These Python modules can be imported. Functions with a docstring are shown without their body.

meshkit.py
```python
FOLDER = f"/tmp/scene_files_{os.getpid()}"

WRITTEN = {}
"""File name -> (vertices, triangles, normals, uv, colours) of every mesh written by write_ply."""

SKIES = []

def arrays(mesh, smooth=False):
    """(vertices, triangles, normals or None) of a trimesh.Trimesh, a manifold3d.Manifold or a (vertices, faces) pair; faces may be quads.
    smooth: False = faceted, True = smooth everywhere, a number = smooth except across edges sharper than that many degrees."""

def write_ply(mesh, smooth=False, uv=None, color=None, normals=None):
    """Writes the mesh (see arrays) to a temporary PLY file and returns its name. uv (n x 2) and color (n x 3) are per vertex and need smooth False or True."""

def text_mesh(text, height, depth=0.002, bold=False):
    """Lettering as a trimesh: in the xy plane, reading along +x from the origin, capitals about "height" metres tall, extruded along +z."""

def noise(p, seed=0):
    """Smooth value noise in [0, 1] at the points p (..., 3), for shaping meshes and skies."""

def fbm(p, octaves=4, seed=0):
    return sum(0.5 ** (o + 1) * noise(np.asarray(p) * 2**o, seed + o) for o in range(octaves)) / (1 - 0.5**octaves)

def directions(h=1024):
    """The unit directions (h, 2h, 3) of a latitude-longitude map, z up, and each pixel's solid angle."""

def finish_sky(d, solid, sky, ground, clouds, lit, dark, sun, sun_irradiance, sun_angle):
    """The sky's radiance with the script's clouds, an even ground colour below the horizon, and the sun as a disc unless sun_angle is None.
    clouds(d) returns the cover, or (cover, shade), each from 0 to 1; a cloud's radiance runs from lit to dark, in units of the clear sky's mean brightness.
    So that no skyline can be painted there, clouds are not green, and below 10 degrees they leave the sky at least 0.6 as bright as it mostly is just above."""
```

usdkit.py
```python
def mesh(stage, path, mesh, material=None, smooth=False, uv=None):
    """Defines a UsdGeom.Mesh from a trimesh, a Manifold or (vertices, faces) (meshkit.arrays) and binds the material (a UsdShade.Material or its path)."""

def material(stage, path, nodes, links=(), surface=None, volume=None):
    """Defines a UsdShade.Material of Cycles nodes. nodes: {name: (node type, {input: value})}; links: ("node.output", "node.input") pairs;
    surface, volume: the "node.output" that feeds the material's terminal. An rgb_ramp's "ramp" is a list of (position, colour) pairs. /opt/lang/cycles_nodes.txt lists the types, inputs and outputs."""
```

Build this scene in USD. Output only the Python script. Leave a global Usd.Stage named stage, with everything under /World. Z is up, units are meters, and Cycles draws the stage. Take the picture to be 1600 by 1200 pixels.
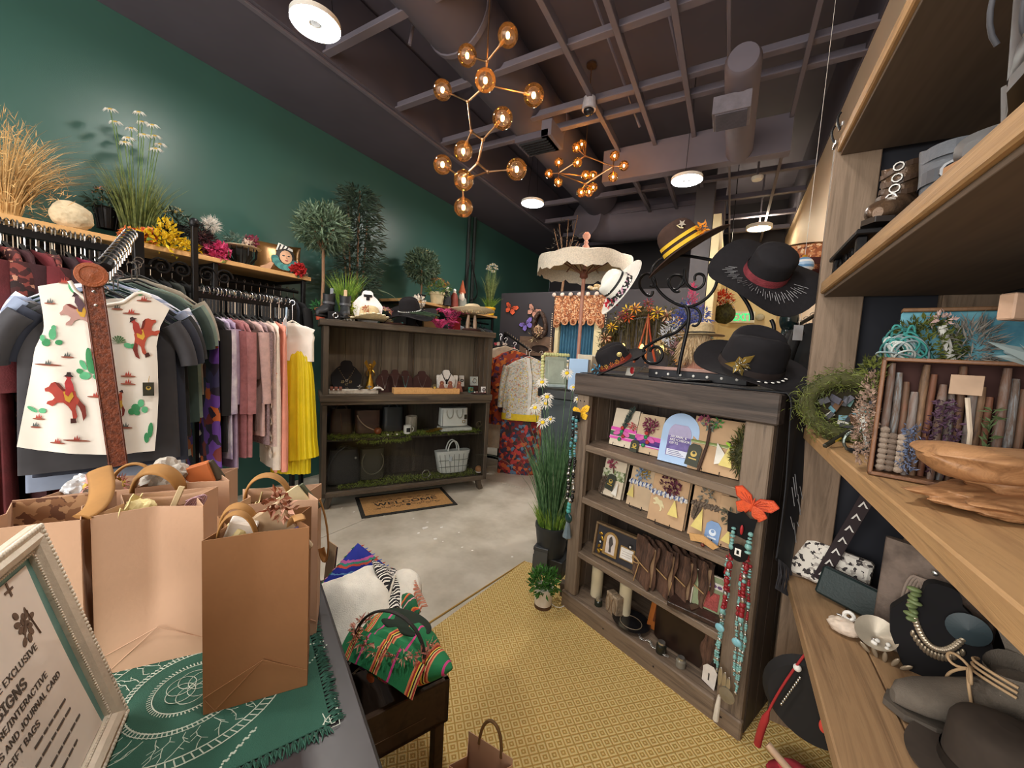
import math,random
import numpy as np,trimesh,meshkit,usdkit
from shapely.geometry import Polygon,Point,box as sbox
from pxr import Usd,UsdGeom,UsdLux,UsdShade,Gf,Sdf
stage=Usd.Stage.CreateInMemory()
UsdGeom.SetStageUpAxis(stage,'Z');UsdGeom.SetStageMetersPerUnit(stage,1.0)
UsdGeom.Xform.Define(stage,'/World');UsdGeom.Scope.Define(stage,'/World/Looks')
# ---------------------------------------------------------------- camera
FPX,CX,CY,EYE=600.0,800.0,600.0,1.5
_dn=np.array([-420,7400,FPX]);_dn=_dn/np.linalg.norm(_dn)
_dp=np.array([340,-29,FPX]);_dp=_dp-_dn*(_dp@_dn);_dp /= np.linalg.norm(_dp)
_rt=np.cross(_dn,_dp);_rt /= np.linalg.norm(_rt)
R3=np.stack([_rt,_dp,-_dn]);O3=np.array([0,0,EYE])
def ray(px,py):return R3@np.array([(px-CX)/FPX,(py-CY)/FPX,1.0])
def at(px,py,X=None,Y=None,Z=None,D=None,plane=None):
    v=ray(px,py)
    if X is not None:t=X/v[0]
    elif Y is not None:t=Y/v[1]
    elif Z is not None:t=(Z-EYE)/v[2]
    elif plane is not None:
        p,n=np.asarray(plane[0],float),np.asarray(plane[1],float);t=n@(p-O3)/(n@v)
    else:t=D
    return O3+v*t
cam=UsdGeom.Camera.Define(stage,'/World/camera')
_m=np.eye(4);_m[:3,0]=R3[:,0];_m[:3,1]=-R3[:,1];_m[:3,2]=-R3[:,2];_m[:3,3]=O3
cam.AddTransformOp().Set(Gf.Matrix4d(*_m.T.ravel().tolist()))
cam.CreateHorizontalApertureAttr(36.0);cam.CreateVerticalApertureAttr(27.0);cam.CreateFocalLengthAttr(36.0*FPX/1600)
cam.CreateClippingRangeAttr(Gf.Vec2f(0.02,100));cam.CreateExposureAttr(0.35)
# ---------------------------------------------------------------- light: shop-front daylight behind the camera, ring lamps and globes are built below
RING,GLOBE,GLOBE2=130.0,110.0,120.0
def rect_light(name,p,target,w,h,inten,col):
    L=UsdLux.RectLight.Define(stage,'/World/'+name);p=np.array(p,float);z=p-np.array(target,float);z /= np.linalg.norm(z)
    x=np.cross([0,0,1],z);x /= np.linalg.norm(x);y=np.cross(z,x)
    m=np.eye(4);m[:3,0]=x;m[:3,1]=y;m[:3,2]=z;m[:3,3]=p
    L.AddTransformOp().Set(Gf.Matrix4d(*m.T.ravel().tolist()));L.CreateWidthAttr(w);L.CreateHeightAttr(h);L.CreateIntensityAttr(inten);L.CreateColorAttr(Gf.Vec3f(*col))
rect_light('shop_window_light',(-1.6,-2.9,2.1),(-1.6,3.0,1.2),4.2,2.6,5.0,(1.0,0.95,0.88))
dome=UsdLux.DomeLight.Define(stage,'/World/sky');dome.CreateIntensityAttr(0.15);dome.CreateColorAttr(Gf.Vec3f(0.95,0.98,1.0))
# ---------------------------------------------------------------- materials
LK='/World/Looks/'
def lin(h):
    c=np.array([int(h[i:i+2],16) for i in (0,2,4)])/255.0
    return np.where(c<=.04045,c/12.92,((c+.055)/1.055)**2.4)
def mt(name,h,rough=.6,v=.25,vs=15,h2=None,bump=0,bs=150,sc=(1,1,1),**kw):
    c=lin(h);c2=lin(h2) if h2 else c*(1-v)
    N={'t':('texture_coordinate',{}),'m':('mapping',{'scale':sc}),'n':('noise_texture',{'scale':vs,'detail':4,'roughness':.6}),
         'r':('rgb_ramp',{'ramp':[(.32,c2),(.62,c)]}),'p':('principled_bsdf',{'roughness':rough,**kw})}
    L=[('t.object','m.vector'),('m.vector','n.vector'),('n.fac','r.fac'),('r.color','p.base_color')]
    if bump:
        N['n2']=('noise_texture',{'scale':bs,'detail':3});N['b']=('bump',{'strength':bump,'distance':.004})
        L+=[('m.vector','n2.vector'),('n2.fac','b.height'),('b.normal','p.normal')]
    return usdkit.material(stage,LK+name,N,L,surface='p.BSDF')
def wood(name,a,b,c=None,sc=(25,25,1.6),rough=.65,bump=.5,dist=.6):
    cs=[lin(x) for x in (a,b,c or a)]
    N={'t':('texture_coordinate',{}),'m':('mapping',{'scale':sc}),'n':('noise_texture',{'scale':1.3,'detail':6,'roughness':.65,'distortion':dist}),
         'r':('rgb_ramp',{'ramp':[(.3,cs[0]),(.5,cs[1]),(.7,cs[2])]}),'b':('bump',{'strength':bump,'distance':.003}),'p':('principled_bsdf',{'roughness':rough})}
    return usdkit.material(stage,LK+name,N,[('t.object','m.vector'),('m.vector','n.vector'),('n.fac','r.fac'),('r.color','p.base_color'),('n.fac','b.height'),('b.normal','p.normal')],surface='p.BSDF')
def bands(name,cols,axis=2,period=.1,rough=.8,wob=.0,ph=0.0,bump=.2):
    """woven stripes: cols = [(share, hex), ...] repeating along a local axis"""
    s=sum(x for x,_ in cols);ramp,acc=[],0.0
    for w_,h_ in cols:ramp.append((acc/s,lin(h_)));acc+=w_
    ax='xyz'[axis]
    N={'t':('texture_coordinate',{}),'x':('separate_xyz',{}),'d':('math',{'math_type': 'multiply_add','value2':1.0/period,'value3':ph}),'f':('math',{'math_type': 'fraction'}),
         'n':('noise_texture',{'scale':30,'detail':2}),'a':('math',{'math_type': 'multiply_add','value2':wob,'value3':0}),'r':('rgb_ramp',{'ramp':ramp,'interpolate':False}),
         'n2':('noise_texture',{'scale':400}),'b':('bump',{'strength':bump,'distance':.002}),'p':('principled_bsdf',{'roughness':rough})}
    L=[('t.object','x.vector'),('t.object','n.vector'),('n.fac','a.value1'),('x.'+ax,'d.value1'),('d.value','a.value3'),('a.value','f.value1'),('f.value','r.fac'),('r.color','p.base_color'),('t.object','n2.vector'),('n2.fac','b.height'),('b.normal','p.normal')]
    return usdkit.material(stage,LK+name,N,L,surface='p.BSDF')
def floral(name,cols,scale=40,rough=.75,warp=.02,feature='f1',sc=(1,1,1)):
    """printed cloth: random patches of the given (share, hex)"""
    s=sum(x for x,_ in cols);ramp,acc=[],0.0
    for w_,h_ in cols:ramp.append((acc/s,lin(h_)));acc+=w_
    N={'t':('texture_coordinate',{}),'m':('mapping',{'scale':sc}),'w':('noise_texture',{'scale':scale*.8,'detail':3}),'v2':('vector_math',{'math_type': 'scale','scale':warp}),'ad':('vector_math',{'math_type': 'add'}),
         'v':('voronoi_texture',{'scale':scale,'feature':feature}),'s':('separate_color',{}),'r':('rgb_ramp',{'ramp':ramp,'interpolate':False}),'p':('principled_bsdf',{'roughness':rough})}
    L=[('t.object','m.vector'),('m.vector','w.vector'),('w.color','v2.vector1'),('v2.vector','ad.vector1'),('m.vector','ad.vector2'),('ad.vector','v.vector'),('v.color','s.color'),('s.r','r.fac'),('r.color','p.base_color')]
    return usdkit.material(stage,LK+name,N,L,surface='p.BSDF')
def emit(name,h,s):
    return usdkit.material(stage,LK+name,{'e':('emission',{'color':lin(h),'strength':s})},surface='e.emission')
def glass(name,tint,gl=1.0,ior=1.5):
    N={'t':('transparent_bsdf',{'color':tint}),'g':('glossy_bsdf',{'color':(gl,gl,gl),'roughness':.02}),'f':('fresnel',{'IOR':ior}),'x':('mix_closure',{})}
    return usdkit.material(stage,LK+name,N,[('f.fac','x.fac'),('t.BSDF','x.closure1'),('g.BSDF','x.closure2')],surface='x.closure')
def leafmat(name,h,h2,tr=.3,vs=30):
    N={'t':('texture_coordinate',{}),'n':('noise_texture',{'scale':vs,'detail':2}),'r':('rgb_ramp',{'ramp':[(.35,lin(h2)),(.62,lin(h))]}),'p':('principled_bsdf',{'roughness':.5}),'l':('translucent_bsdf',{}),'x':('mix_closure',{'fac':tr})}
    return usdkit.material(stage,LK+name,N,[('t.object','n.vector'),('n.fac','r.fac'),('r.color','p.base_color'),('r.color','l.color'),('p.BSDF','x.closure1'),('l.BSDF','x.closure2')],surface='x.closure')
_cache={}
def plain(h,rough=.6,metal=0.0,v=.2,**kw):
    k=(h,rough,metal,v,tuple(sorted(kw.items())))
    if k not in _cache:_cache[k]=mt('tone_%03d' % len(_cache),h,rough,v,metallic=metal,**kw)
    return _cache[k]
# ---------------------------------------------------------------- mesh building
def rotz(a):c,s=math.cos(a),math.sin(a);return np.array([[c,-s,0],[s,c,0],[0,0,1.0]])
def rotx(a):c,s=math.cos(a),math.sin(a);return np.array([[1.0,0,0],[0,c,-s],[0,s,c]])
def roty(a):c,s=math.cos(a),math.sin(a);return np.array([[c,0,s],[0,1.0,0],[-s,0,c]])
_cb=None
def _chamfer():
    global _cb
    if _cb is None:
        v=np.array([[sx*(1-(i==0)),sy*(1-(i==1)),sz*(1-(i==2))] for sx in (-1,1) for sy in (-1,1) for sz in (-1,1) for i in range(3)],float)
        s=np.array([[sx,sy,sz] for sx in (-1,1) for sy in (-1,1) for sz in (-1,1) for i in range(3)],float)
        k=np.array([[0 if i==j else 1 for j in range(3)] for _ in range(8) for i in range(3)],float)
        pts=s*(1-.2*k);h=trimesh.convex.convex_hull(trimesh.Trimesh(pts,process=False))
        idx=[int(np.argmin(np.linalg.norm(pts-p,axis=1))) for p in h.vertices]
        _cb=(s[idx],k[idx],np.array(h.faces))
    return _cb
class B:
    def __init__(s):s.v,s.f,s.n=[],[],0
    def add(s,v,f):
        v=np.asarray(v,float).reshape(-1,3);f=np.asarray(f,int)
        if f.shape[1]==4:f=np.vstack([f[:,[0,1,2]],f[:,[0,2,3]]])
        s.v.append(v);s.f.append(f+s.n);s.n+=len(v);return s
    def box(s,c,d,M=None,ch=.003):
        h=np.array(d,float)/2;g,k,f=_chamfer();ch=min(ch,h.min()*.45)
        v=g*(h-ch*k)
        if M is not None:v=v@np.asarray(M).T
        return s.add(v+np.asarray(c,float),f)
    def bx(s,x0,x1,y0,y1,z0,z1,ch=.003):return s.box(((x0+x1)/2,(y0+y1)/2,(z0+z1)/2),(x1-x0,y1-y0,z1-z0),None,ch)
    def tube(s,pts,r,n=8,flat=1.0,closed=False):
        P=np.asarray(pts,float);m=len(P);r=np.broadcast_to(np.asarray(r,float),(m,))
        T=np.gradient(P,axis=0) if not closed else np.roll(P,-1,0)-np.roll(P,1,0)
        T /= np.maximum(np.linalg.norm(T,axis=1,keepdims=True),1e-9)
        a=np.array([0,0,1.0]) if abs(T[0,2])<.9 else np.array([1.0,0,0])
        U=np.zeros_like(P);u=np.cross(T[0],a);u /= np.linalg.norm(u)
        for i in range(m):
            u=u-T[i]*(u@T[i]);u /= max(np.linalg.norm(u),1e-9);U[i]=u
        V=np.cross(T,U);th=np.linspace(0,2*np.pi,n,endpoint=False)
        ring=P[:,None]+r[:,None,None]*(np.cos(th)[None,:,None]*U[:,None]+flat*np.sin(th)[None,:,None]*V[:,None])
        v=ring.reshape(-1,3);f=[]
        k=m if closed else m-1
        i=np.arange(k)[:,None]*n;j=np.arange(n)[None];i2=((np.arange(k)+1) % m)[:,None]*n;j2=(j+1) % n
        f=np.stack([i+j,i+j2,i2+j2,i2+j],-1).reshape(-1,4)
        s.add(v,f)
        if not closed:
            for e,o in ((0,1),(m-1,-1)):
                c=np.vstack([ring[e],P[e]]);q=np.stack([np.full(n,n),np.arange(n),(np.arange(n)+1) % n],1)
                s.add(c,q[:,::-1] if o>0 else q)
        return s
    def lathe(s,prof,n=24,c=(0,0,0),M=None,sx=1.0,sy=1.0,wob=None):
        p=np.asarray(prof,float);m=len(p);th=np.linspace(0,2*np.pi,n,endpoint=False)
        rr=p[:,0][:,None]*(np.ones(n) if wob is None else wob(th))[None]
        v=np.stack([rr*np.cos(th)*sx,rr*np.sin(th)*sy,np.broadcast_to(p[:,1][:,None],(m,n))],-1).reshape(-1,3)
        if M is not None:v=v@np.asarray(M).T
        i=np.arange(m-1)[:,None]*n;j=np.arange(n)[None];j2=(j+1) % n
        return s.add(v+np.asarray(c,float),np.stack([i+j,i+j2,i+n+j2,i+n+j],-1).reshape(-1,4))
    def prism(s,poly,z0,z1,M=None,c=(0,0,0)):
        if not hasattr(poly,'exterior') and not hasattr(poly,'geoms'):poly=Polygon(poly)
        if not poly.is_valid:poly=poly.buffer(0)
        for g in getattr(poly,'geoms',[poly]):
            if g.area<1e-9:continue
            t=trimesh.creation.extrude_polygon(g,z1-z0,engine='earcut');v=np.array(t.vertices);v[:,2]+=z0
            if M is not None:v=v@np.asarray(M).T
            s.add(v+np.asarray(c,float),t.faces)
        return s
    def ell(s,c,r,sub=2,M=None,nz=0,seed=0):
        t=_ico(sub);v=np.array(t.vertices)
        if nz:v=v*(1+nz*(meshkit.fbm(v*2.5+seed*7.3,3)-.5)[:,None])
        v=v*np.asarray(r,float)
        if M is not None:v=v@np.asarray(M).T
        return s.add(v+np.asarray(c,float),t.faces)
    def sheet(s,P,th=.002):
        """a surface P[nu, nv, 3] with thickness"""
        P=np.asarray(P,float);a,b=P.shape[:2]
        N=np.cross(np.gradient(P,axis=0),np.gradient(P,axis=1));N /= np.maximum(np.linalg.norm(N,axis=2,keepdims=True),1e-9)
        v=np.vstack([(P+N*th/2).reshape(-1,3),(P-N*th/2).reshape(-1,3)]);o=a*b
        i=np.arange(a-1)[:,None]*b;j=np.arange(b-1)[None]
        q=np.stack([i+j,i+b+j,i+b+j+1,i+j+1],-1).reshape(-1,4)
        F=[q,q[:,::-1]+o]
        e=np.concatenate([np.arange(b),np.arange(1,a)*b+b-1,(a-1)*b+np.arange(b-2,-1,-1),np.arange(a-2,0,-1)*b]);e2=np.roll(e,-1)
        F.append(np.stack([e,e2,e2+o,e+o],1));return s.add(v,np.vstack(F))
    def loops(s,Rg,cap=True):
        """closed cross sections Rg[m, n, 3] joined into a skin"""
        Rg=np.asarray(Rg,float);m,n=Rg.shape[:2];i=np.arange(m-1)[:,None]*n;j=np.arange(n)[None];j2=(j+1) % n
        s.add(Rg.reshape(-1,3),np.stack([i+j,i+j2,i+n+j2,i+n+j],-1).reshape(-1,4))
        if cap:
            for e in (0,m-1):
                q=np.stack([np.full(n,n),np.arange(n),(np.arange(n)+1) % n],1);s.add(np.vstack([Rg[e],Rg[e].mean(0)]),q if e else q[:,::-1])
        return s
    def mesh(s):return np.vstack(s.v),np.vstack(s.f)
    def xf(s,M,t=(0,0,0)):s.v=[v@np.asarray(M).T+np.asarray(t,float) for v in s.v];return s
    def tm(s,t,M=None,c=(0,0,0)):
        v=np.array(t.vertices);v=v if M is None else v@np.asarray(M).T
        return s.add(v+np.asarray(c,float),np.array(t.faces))
_icos={}
def _ico(k):
    if k not in _icos:_icos[k]=trimesh.creation.icosphere(k)
    return _icos[k]
_names={}
def numbered(parent,name):
    k=(parent,name);i=_names.get(k,0);_names[k]=i+1
    return parent+'/'+(name if i==0 else '%s_%03d' % (name,i))
def path_of(p):return str(p.GetPath()) if hasattr(p,'GetPath') else '/World'
def meta(p,label=None,cat=None,group=None,kind=None):
    for k,x in (('label',label),('category',cat),('group',group),('kind',kind)):
        if x:p.SetCustomDataByKey(k,x)
    return p
def obj(name,b,m,parent=None,smooth=False,label=None,cat=None,group=None,kind=None):
    pr=usdkit.mesh(stage,numbered(path_of(parent) if parent is not None else '/World',name),b.mesh() if isinstance(b,B) else b,m,smooth=smooth).GetPrim()
    return meta(pr,label,cat,group,kind)
def thing(name,label,cat,loc=(0,0,0),rz=0.0,group=None,M=None,kind=None):
    x=UsdGeom.Xform.Define(stage,numbered('/World',name));m=np.eye(4);m[:3,:3]=rotz(rz) if M is None else np.asarray(M);m[:3,3]=loc
    x.AddTransformOp().Set(Gf.Matrix4d(*m.T.ravel().tolist()));return meta(x.GetPrim(),label,cat,group,kind)
def struct(name,b,m,smooth=False,parent=None):return obj(name,b,m,parent,smooth,kind=None if parent is not None else 'structure')
def face(p):return math.atan2(-p[0],p[1])            # a turn that brings a thing's -y side towards the entrance
def arc(c,r,a0,a1,n=12,ax='xz'):
    t=np.linspace(a0,a1,n);p=np.zeros((n,3));i,j='xyz'.index(ax[0]),'xyz'.index(ax[1]);p[:,i]=r*np.cos(t);p[:,j]=r*np.sin(t);return p+np.asarray(c,float)
def bez(*P,n=12):
    t=np.linspace(0,1,n)[:,None];P=[np.asarray(p,float)[None] for p in P]
    while len(P)>1:P=[a*(1-t)+b*t for a,b in zip(P,P[1:])]
    return P[0]
# ---------------------------------------------------------------- plants
def blades(n,r0,h,spread,w=.006,seed=0,hv=.35,droop=.25,seg=4,base=(0,0,0)):
    rg=np.random.default_rng(seed);a=rg.uniform(0,6.283,n);q=np.sqrt(rg.uniform(0,1,n));H=h*(1-hv*rg.uniform(0,1,n))
    bx=np.stack([np.cos(a)*q*r0,np.sin(a)*q*r0,np.zeros(n)],1);dr=np.stack([np.cos(a),np.sin(a),np.zeros(n)],1);sd=np.stack([-np.sin(a),np.cos(a),np.zeros(n)],1)
    ang=rg.uniform(0,3.14,n);wd=sd*np.cos(ang)[:,None]+dr*np.sin(ang)[:,None]
    t=np.linspace(0,1,seg+1);V=[]
    sp=spread*(.3+q)*rg.uniform(.4,1.2,n)
    for k in t:
        p=bx+dr*(sp*k**1.8)[:,None]*H[:,None]/h;p[:,2]+=H*(k-droop*k**4*np.minimum(sp/spread,1))
        ww=w*(1-k**2)+.0006;V+=[p-wd*ww/2,p+wd*ww/2]
    V=np.stack(V,1);m=V.shape[1];f=[]
    for k in range(seg):f.append([2*k,2*k+1,2*k+3,2*k+2])
    F=(np.array(f)[None]+(np.arange(n)*m)[:,None,None]).reshape(-1,4)
    return B().add(V.reshape(-1,3)+np.asarray(base,float),F)
def leaves(P,Dr,L=.05,W=.014,seed=0,fold=.25):
    """one folded leaf at each point P along each direction Dr"""
    rg=np.random.default_rng(seed);P=np.asarray(P,float);Dr=np.asarray(Dr,float);Dr=Dr/np.linalg.norm(Dr,axis=1,keepdims=True);n=len(P)
    s=np.cross(Dr,rg.normal(size=(n,3)));s /= np.linalg.norm(s,axis=1,keepdims=True);u=np.cross(s,Dr);l=L*rg.uniform(.65,1.2,n)[:,None];w=W*rg.uniform(.7,1.2,n)[:,None]
    V=np.stack([P,P+Dr*l*.45+s*w/2+u*w*fold,P+Dr*l-u*l*.08,P+Dr*l*.45-s*w/2+u*w*fold,P+Dr*l*.45],1)
    F=(np.array([[0,4,1],[4,2,1],[0,3,4],[3,2,4]])[None]+(np.arange(n)*5)[:,None,None]).reshape(-1,3)
    return B().add(V.reshape(-1,3),F)
def crown_leaves(n,r,c,L,W,seed,up=.3,shell=.5):
    rg=np.random.default_rng(seed);d=rg.normal(size=(n,3));d /= np.linalg.norm(d,axis=1,keepdims=True);q=shell+(1-shell)*rg.uniform(0,1,n)**.6
    d2=d+rg.normal(size=(n,3))*.5;d2[:,2]+=up
    return leaves(d*q[:,None]*np.asarray(r,float)+np.asarray(c,float),d2,L,W,seed)
def daisy(c,nrm,r,seed=0,n=13,droop=.2):
    """petals and eye of a daisy as two builders"""
    rg=np.random.default_rng(seed);z=np.asarray(nrm,float);z=z/np.linalg.norm(z);x=np.cross(z,[.3,.9,.2]);x /= np.linalg.norm(x);y=np.cross(z,x)
    b=B();M=np.stack([x,y,z],1)
    for k in range(n):
        a=6.283*k/n+rg.uniform(-.1,.1);d=np.array([math.cos(a),math.sin(a),0]);s=np.array([-d[1],d[0],0]);l=r*rg.uniform(.85,1.08)
        v=[d*r*.2,d*l*.6+s*r*.12+[0,0,.05*r],d*l+[0,0,-droop*r],d*l*.6-s*r*.12+[0,0,.05*r]]
        b.add(np.array(v)@M.T+c,[[0,3,2],[0,2,1]])
    e=B().ell(c,(r*.27,r*.27,r*.14),2,M);return b,e
def puff(n,r,seed,L,W,c=(0,0,0),up=0.0):return crown_leaves(n,(r,r,r),c,L,W,seed,up,.35)
# ================================================================ the room
XL,XR,YB,ZC=-3.95,0.64,8.6,4.4
concrete=mt('concrete','c9c1b2',.38,h2='aba291',vs=3.2,bump=.08,bs=60)
green=mt('green_paint','3a625a',.36,v=.06,vs=2,bump=.10,bs=260)
black_paint=mt('charcoal_paint','39353a',.55,v=.08,vs=2,bump=.05)
gray_paint=mt('grey_paint','4a464a',.6,v=.06,vs=2)
deck_m=mt('ceiling_paint','57525e',.75,v=.12,vs=2)
beam_m=mt('beam_paint','6b6570',.7,v=.12,vs=3)
cream=mt('cream_paint','e6d6a8',.6,v=.03,vs=2)
peach=mt('beige_wall','e9cfb2',.6,v=.04,vs=2)
metal_bk=mt('black_metal','1d1c1e',.42,v=.2,vs=20,metallic=.6)
steel=mt('bright_steel','d8d8d8',.2,v=.05,metallic=1.0)
brass=mt('warm_brass','a58365',.3,v=.1,metallic=1.0)
white_m=mt('white_enamel','eeeae2',.4,v=.03)
dark_m=mt('joint_black','1a1918',.9,v=.1)
fl=thing('floor',None,None,kind='structure')
obj('joint_filler',B().bx(XL-.1,1.2,-3.0,YB+.1,-.09,-.006),dark_m,fl)
xs,ys=[XL-.1,-2.613,1.2],[-3.0,.42,3.745,6.9,YB+.1]
for i in range(2):
    for j in range(4):
        obj('slab',B().bx(xs[i]+.004,xs[i+1]-.004,ys[j]+.004,ys[j+1]-.004,-.06,0,.002),concrete,fl)
rg=np.random.default_rng(3);chip=plain('f2efe8',.6)
for (px,py,r) in ((664,825,.035),(654,833,.014),(668,816,.014),(690,824,.017),(680,842,.017),(646,810,.012),(717,832,.01),(610,798,.01),(553,800,.013),(692,846,.01),(722,855,.012),(738,860,.012),(800,870,.012),(534,794,.012),(600,806,.01)):
    a=np.linspace(0,6.283,11)[:-1];rr=r*rg.uniform(.55,1.1,10)
    obj('paint_spot',B().prism(np.stack([rr*np.cos(a)*.8,rr*np.sin(a)],1),.0002,.0009,None,(*at(px,py,Z=0)[:2],0)),chip,fl)
struct('wall_left',B().bx(XL-.1,XL,-3.0,YB,0,ZC,.001),green)
struct('wall_right',B().bx(XR,XR+.3,1.96,YB,0,3.74,.001),peach);struct('wall_right_recess',B().bx(.80,.9,-3.0,1.96,0,3.74,.001),peach)
obj('ceiling_soffit',B().bx(XR-.012,XR+.1,-3.0,YB,3.74,ZC,.001),deck_m,None,kind='structure')
struct('wall_back',B().bx(XL,-.25,YB,YB+.1,0,ZC,.001),black_paint)
struct('wall_hall',B().bx(-.25,XR,YB-.4,YB-.3,0,3.3,.001),cream)
struct('wall_header',B().bx(-.25,XR,YB-.4,YB-.3,3.3,ZC,.001),black_paint)
ce=thing('ceiling',None,None,kind='structure')
obj('deck',B().bx(XL,XR,-3.0,YB,ZC,ZC+.06,.001),deck_m,ce)
for x,w in ((-3.0,.05),(-1.235,.05),(-.865,.05),(-.5,.05),(-.2,.03),(.28,.04)):
    b=B().bx(x-w*.4,x+w*.4,-3.0,YB,3.70,3.72).bx(x-.004,x+.004,-3.0,YB,3.72,3.80);obj('joist',b,beam_m,ce)
for y in (1.05,2.0,2.74,3.40,3.66,5.4,6.1,6.9,7.6):
    b=B().bx(XL,XR,y-.032,y+.032,3.73,3.745).bx(XL,XR,y-.006,y+.006,3.745,3.80);obj('cross_beam',b,beam_m,ce)
obj('girder',B().bx(-1.4,.3,4.25,4.37,3.42,3.75),beam_m,ce)
for x0,y0,x1,y1 in ((-2.2,2.2,-2.0,3.0),(-1.2,3.0,-.95,3.9),(-.7,3.3,-.5,4.0),(.05,2.0,.2,2.8)):obj('brace',B().tube([(x0,y0,ZC-.05),(x1,y1,3.72)],.012,6),beam_m,ce)
struct('trim_1',B().bx(XL,-2.95,-3.0,YB,3.72,ZC-.04,.002),deck_m)     # soffit along the green wall
d=thing('air_duct','long fat round duct running along the ceiling beside the green wall','duct',(-1.98,0,3.97))
obj('pipe',B().tube([(0,y,0) for y in (-2.6,0,2,4,6.0)],.27,24),deck_m,d,smooth=40)
for y in (-.6,.9,2.4,3.9):obj('collar',B().tube([(0,y-.02,0),(0,y+.02,0)],.282,24),beam_m,d,smooth=40)
d=thing('air_duct','wide duct crossing the far end of the ceiling from left to right','duct',(-2.2,6.32,3.7))
obj('pipe',B().tube([(0,-.3,0),(.1,-.05,0),(.35,.05,0),(1.0,.08,0),(1.95,.08,0)],.3,24),beam_m,d,smooth=40)
d=thing('air_duct','short round duct with a louvred grille box near the right wall','duct',(-.1,3.0,3.5))
obj('pipe',B().tube([(0,0,0),(0,.04,0),(0,1.25,0),(0,1.3,0)],[.09,.11,.11,.08],22),beam_m,d,smooth=40)
g=obj('grille_box',B().bx(-.17,.07,.18,.42,-.22,-.10),mt('grille_grey','77727c',.6),d)
for k in range(14):obj('louvre',B().box((-.05,.195+k*.0165,-.222),(.2,.004,.012),rotx(.6)),plain('55505a'),g)
d=thing('ceiling_vent','dark square vent set in the ceiling duct left of the small chandelier','vent',(-1.75,3.35,3.44))
obj('frame',B().bx(-.17,.17,-.14,.14,0,.06),deck_m,d);obj('neck',B().bx(.1,.2,-.14,.14,.0,.14),beam_m,d)
for k in range(6):obj('slat',B().box((0,-.1+k*.04,-.005),(.28,.006,.02),rotx(.5)),metal_bk,d)
obj('conduit',B().tube([at(640,70,Z=3.72),at(640,70,Z=3.72)+[.02,.02,.2]],.012),beam_m,ce)
# partition with the curtained window, grey column and the cream hallway wall
YP,ZP=5.5,2.47
w0,w1=at(872,500,Y=YP),at(938,549,Y=YP)
wx0,wx1,wz0,wz1=w0[0],w1[0],1.40,2.33
pp=sbox(-3.38,0,-.33,ZP).difference(sbox(wx0,wz0,wx1,wz1))
struct('wall_partition',B().prism(pp,0,.07,rotx(math.pi/2),(0,YP+.07,0)),black_paint)
struct('trim_2',B().bx(-.56,-.345,YP-.03,YP+.1,0,ZC,.004),gray_paint)
struct('wall_divider',B().bx(-.34,-.25,YP-.02,YB-.4,0,3.36,.002),cream)
wn=thing('window_1',None,None,(wx0,YP,wz0),kind='structure')
W_,H_=wx1-wx0,wz1-wz0
for x0,x1,z0,z1 in ((-.03,.03,-.03,H_+.03),(W_-.11,W_,-.03,H_+.03),(.03,W_-.1,-.05,0.0),(.03,W_-.1,H_,H_+.03)):obj('window_frame',B().bx(x0,x1,-.03,.05,z0,z1),cream,wn)
obj('window_sill',B().bx(-.04,W_+.02,-.07,.03,-.08,-.05),white_m,wn)
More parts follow.
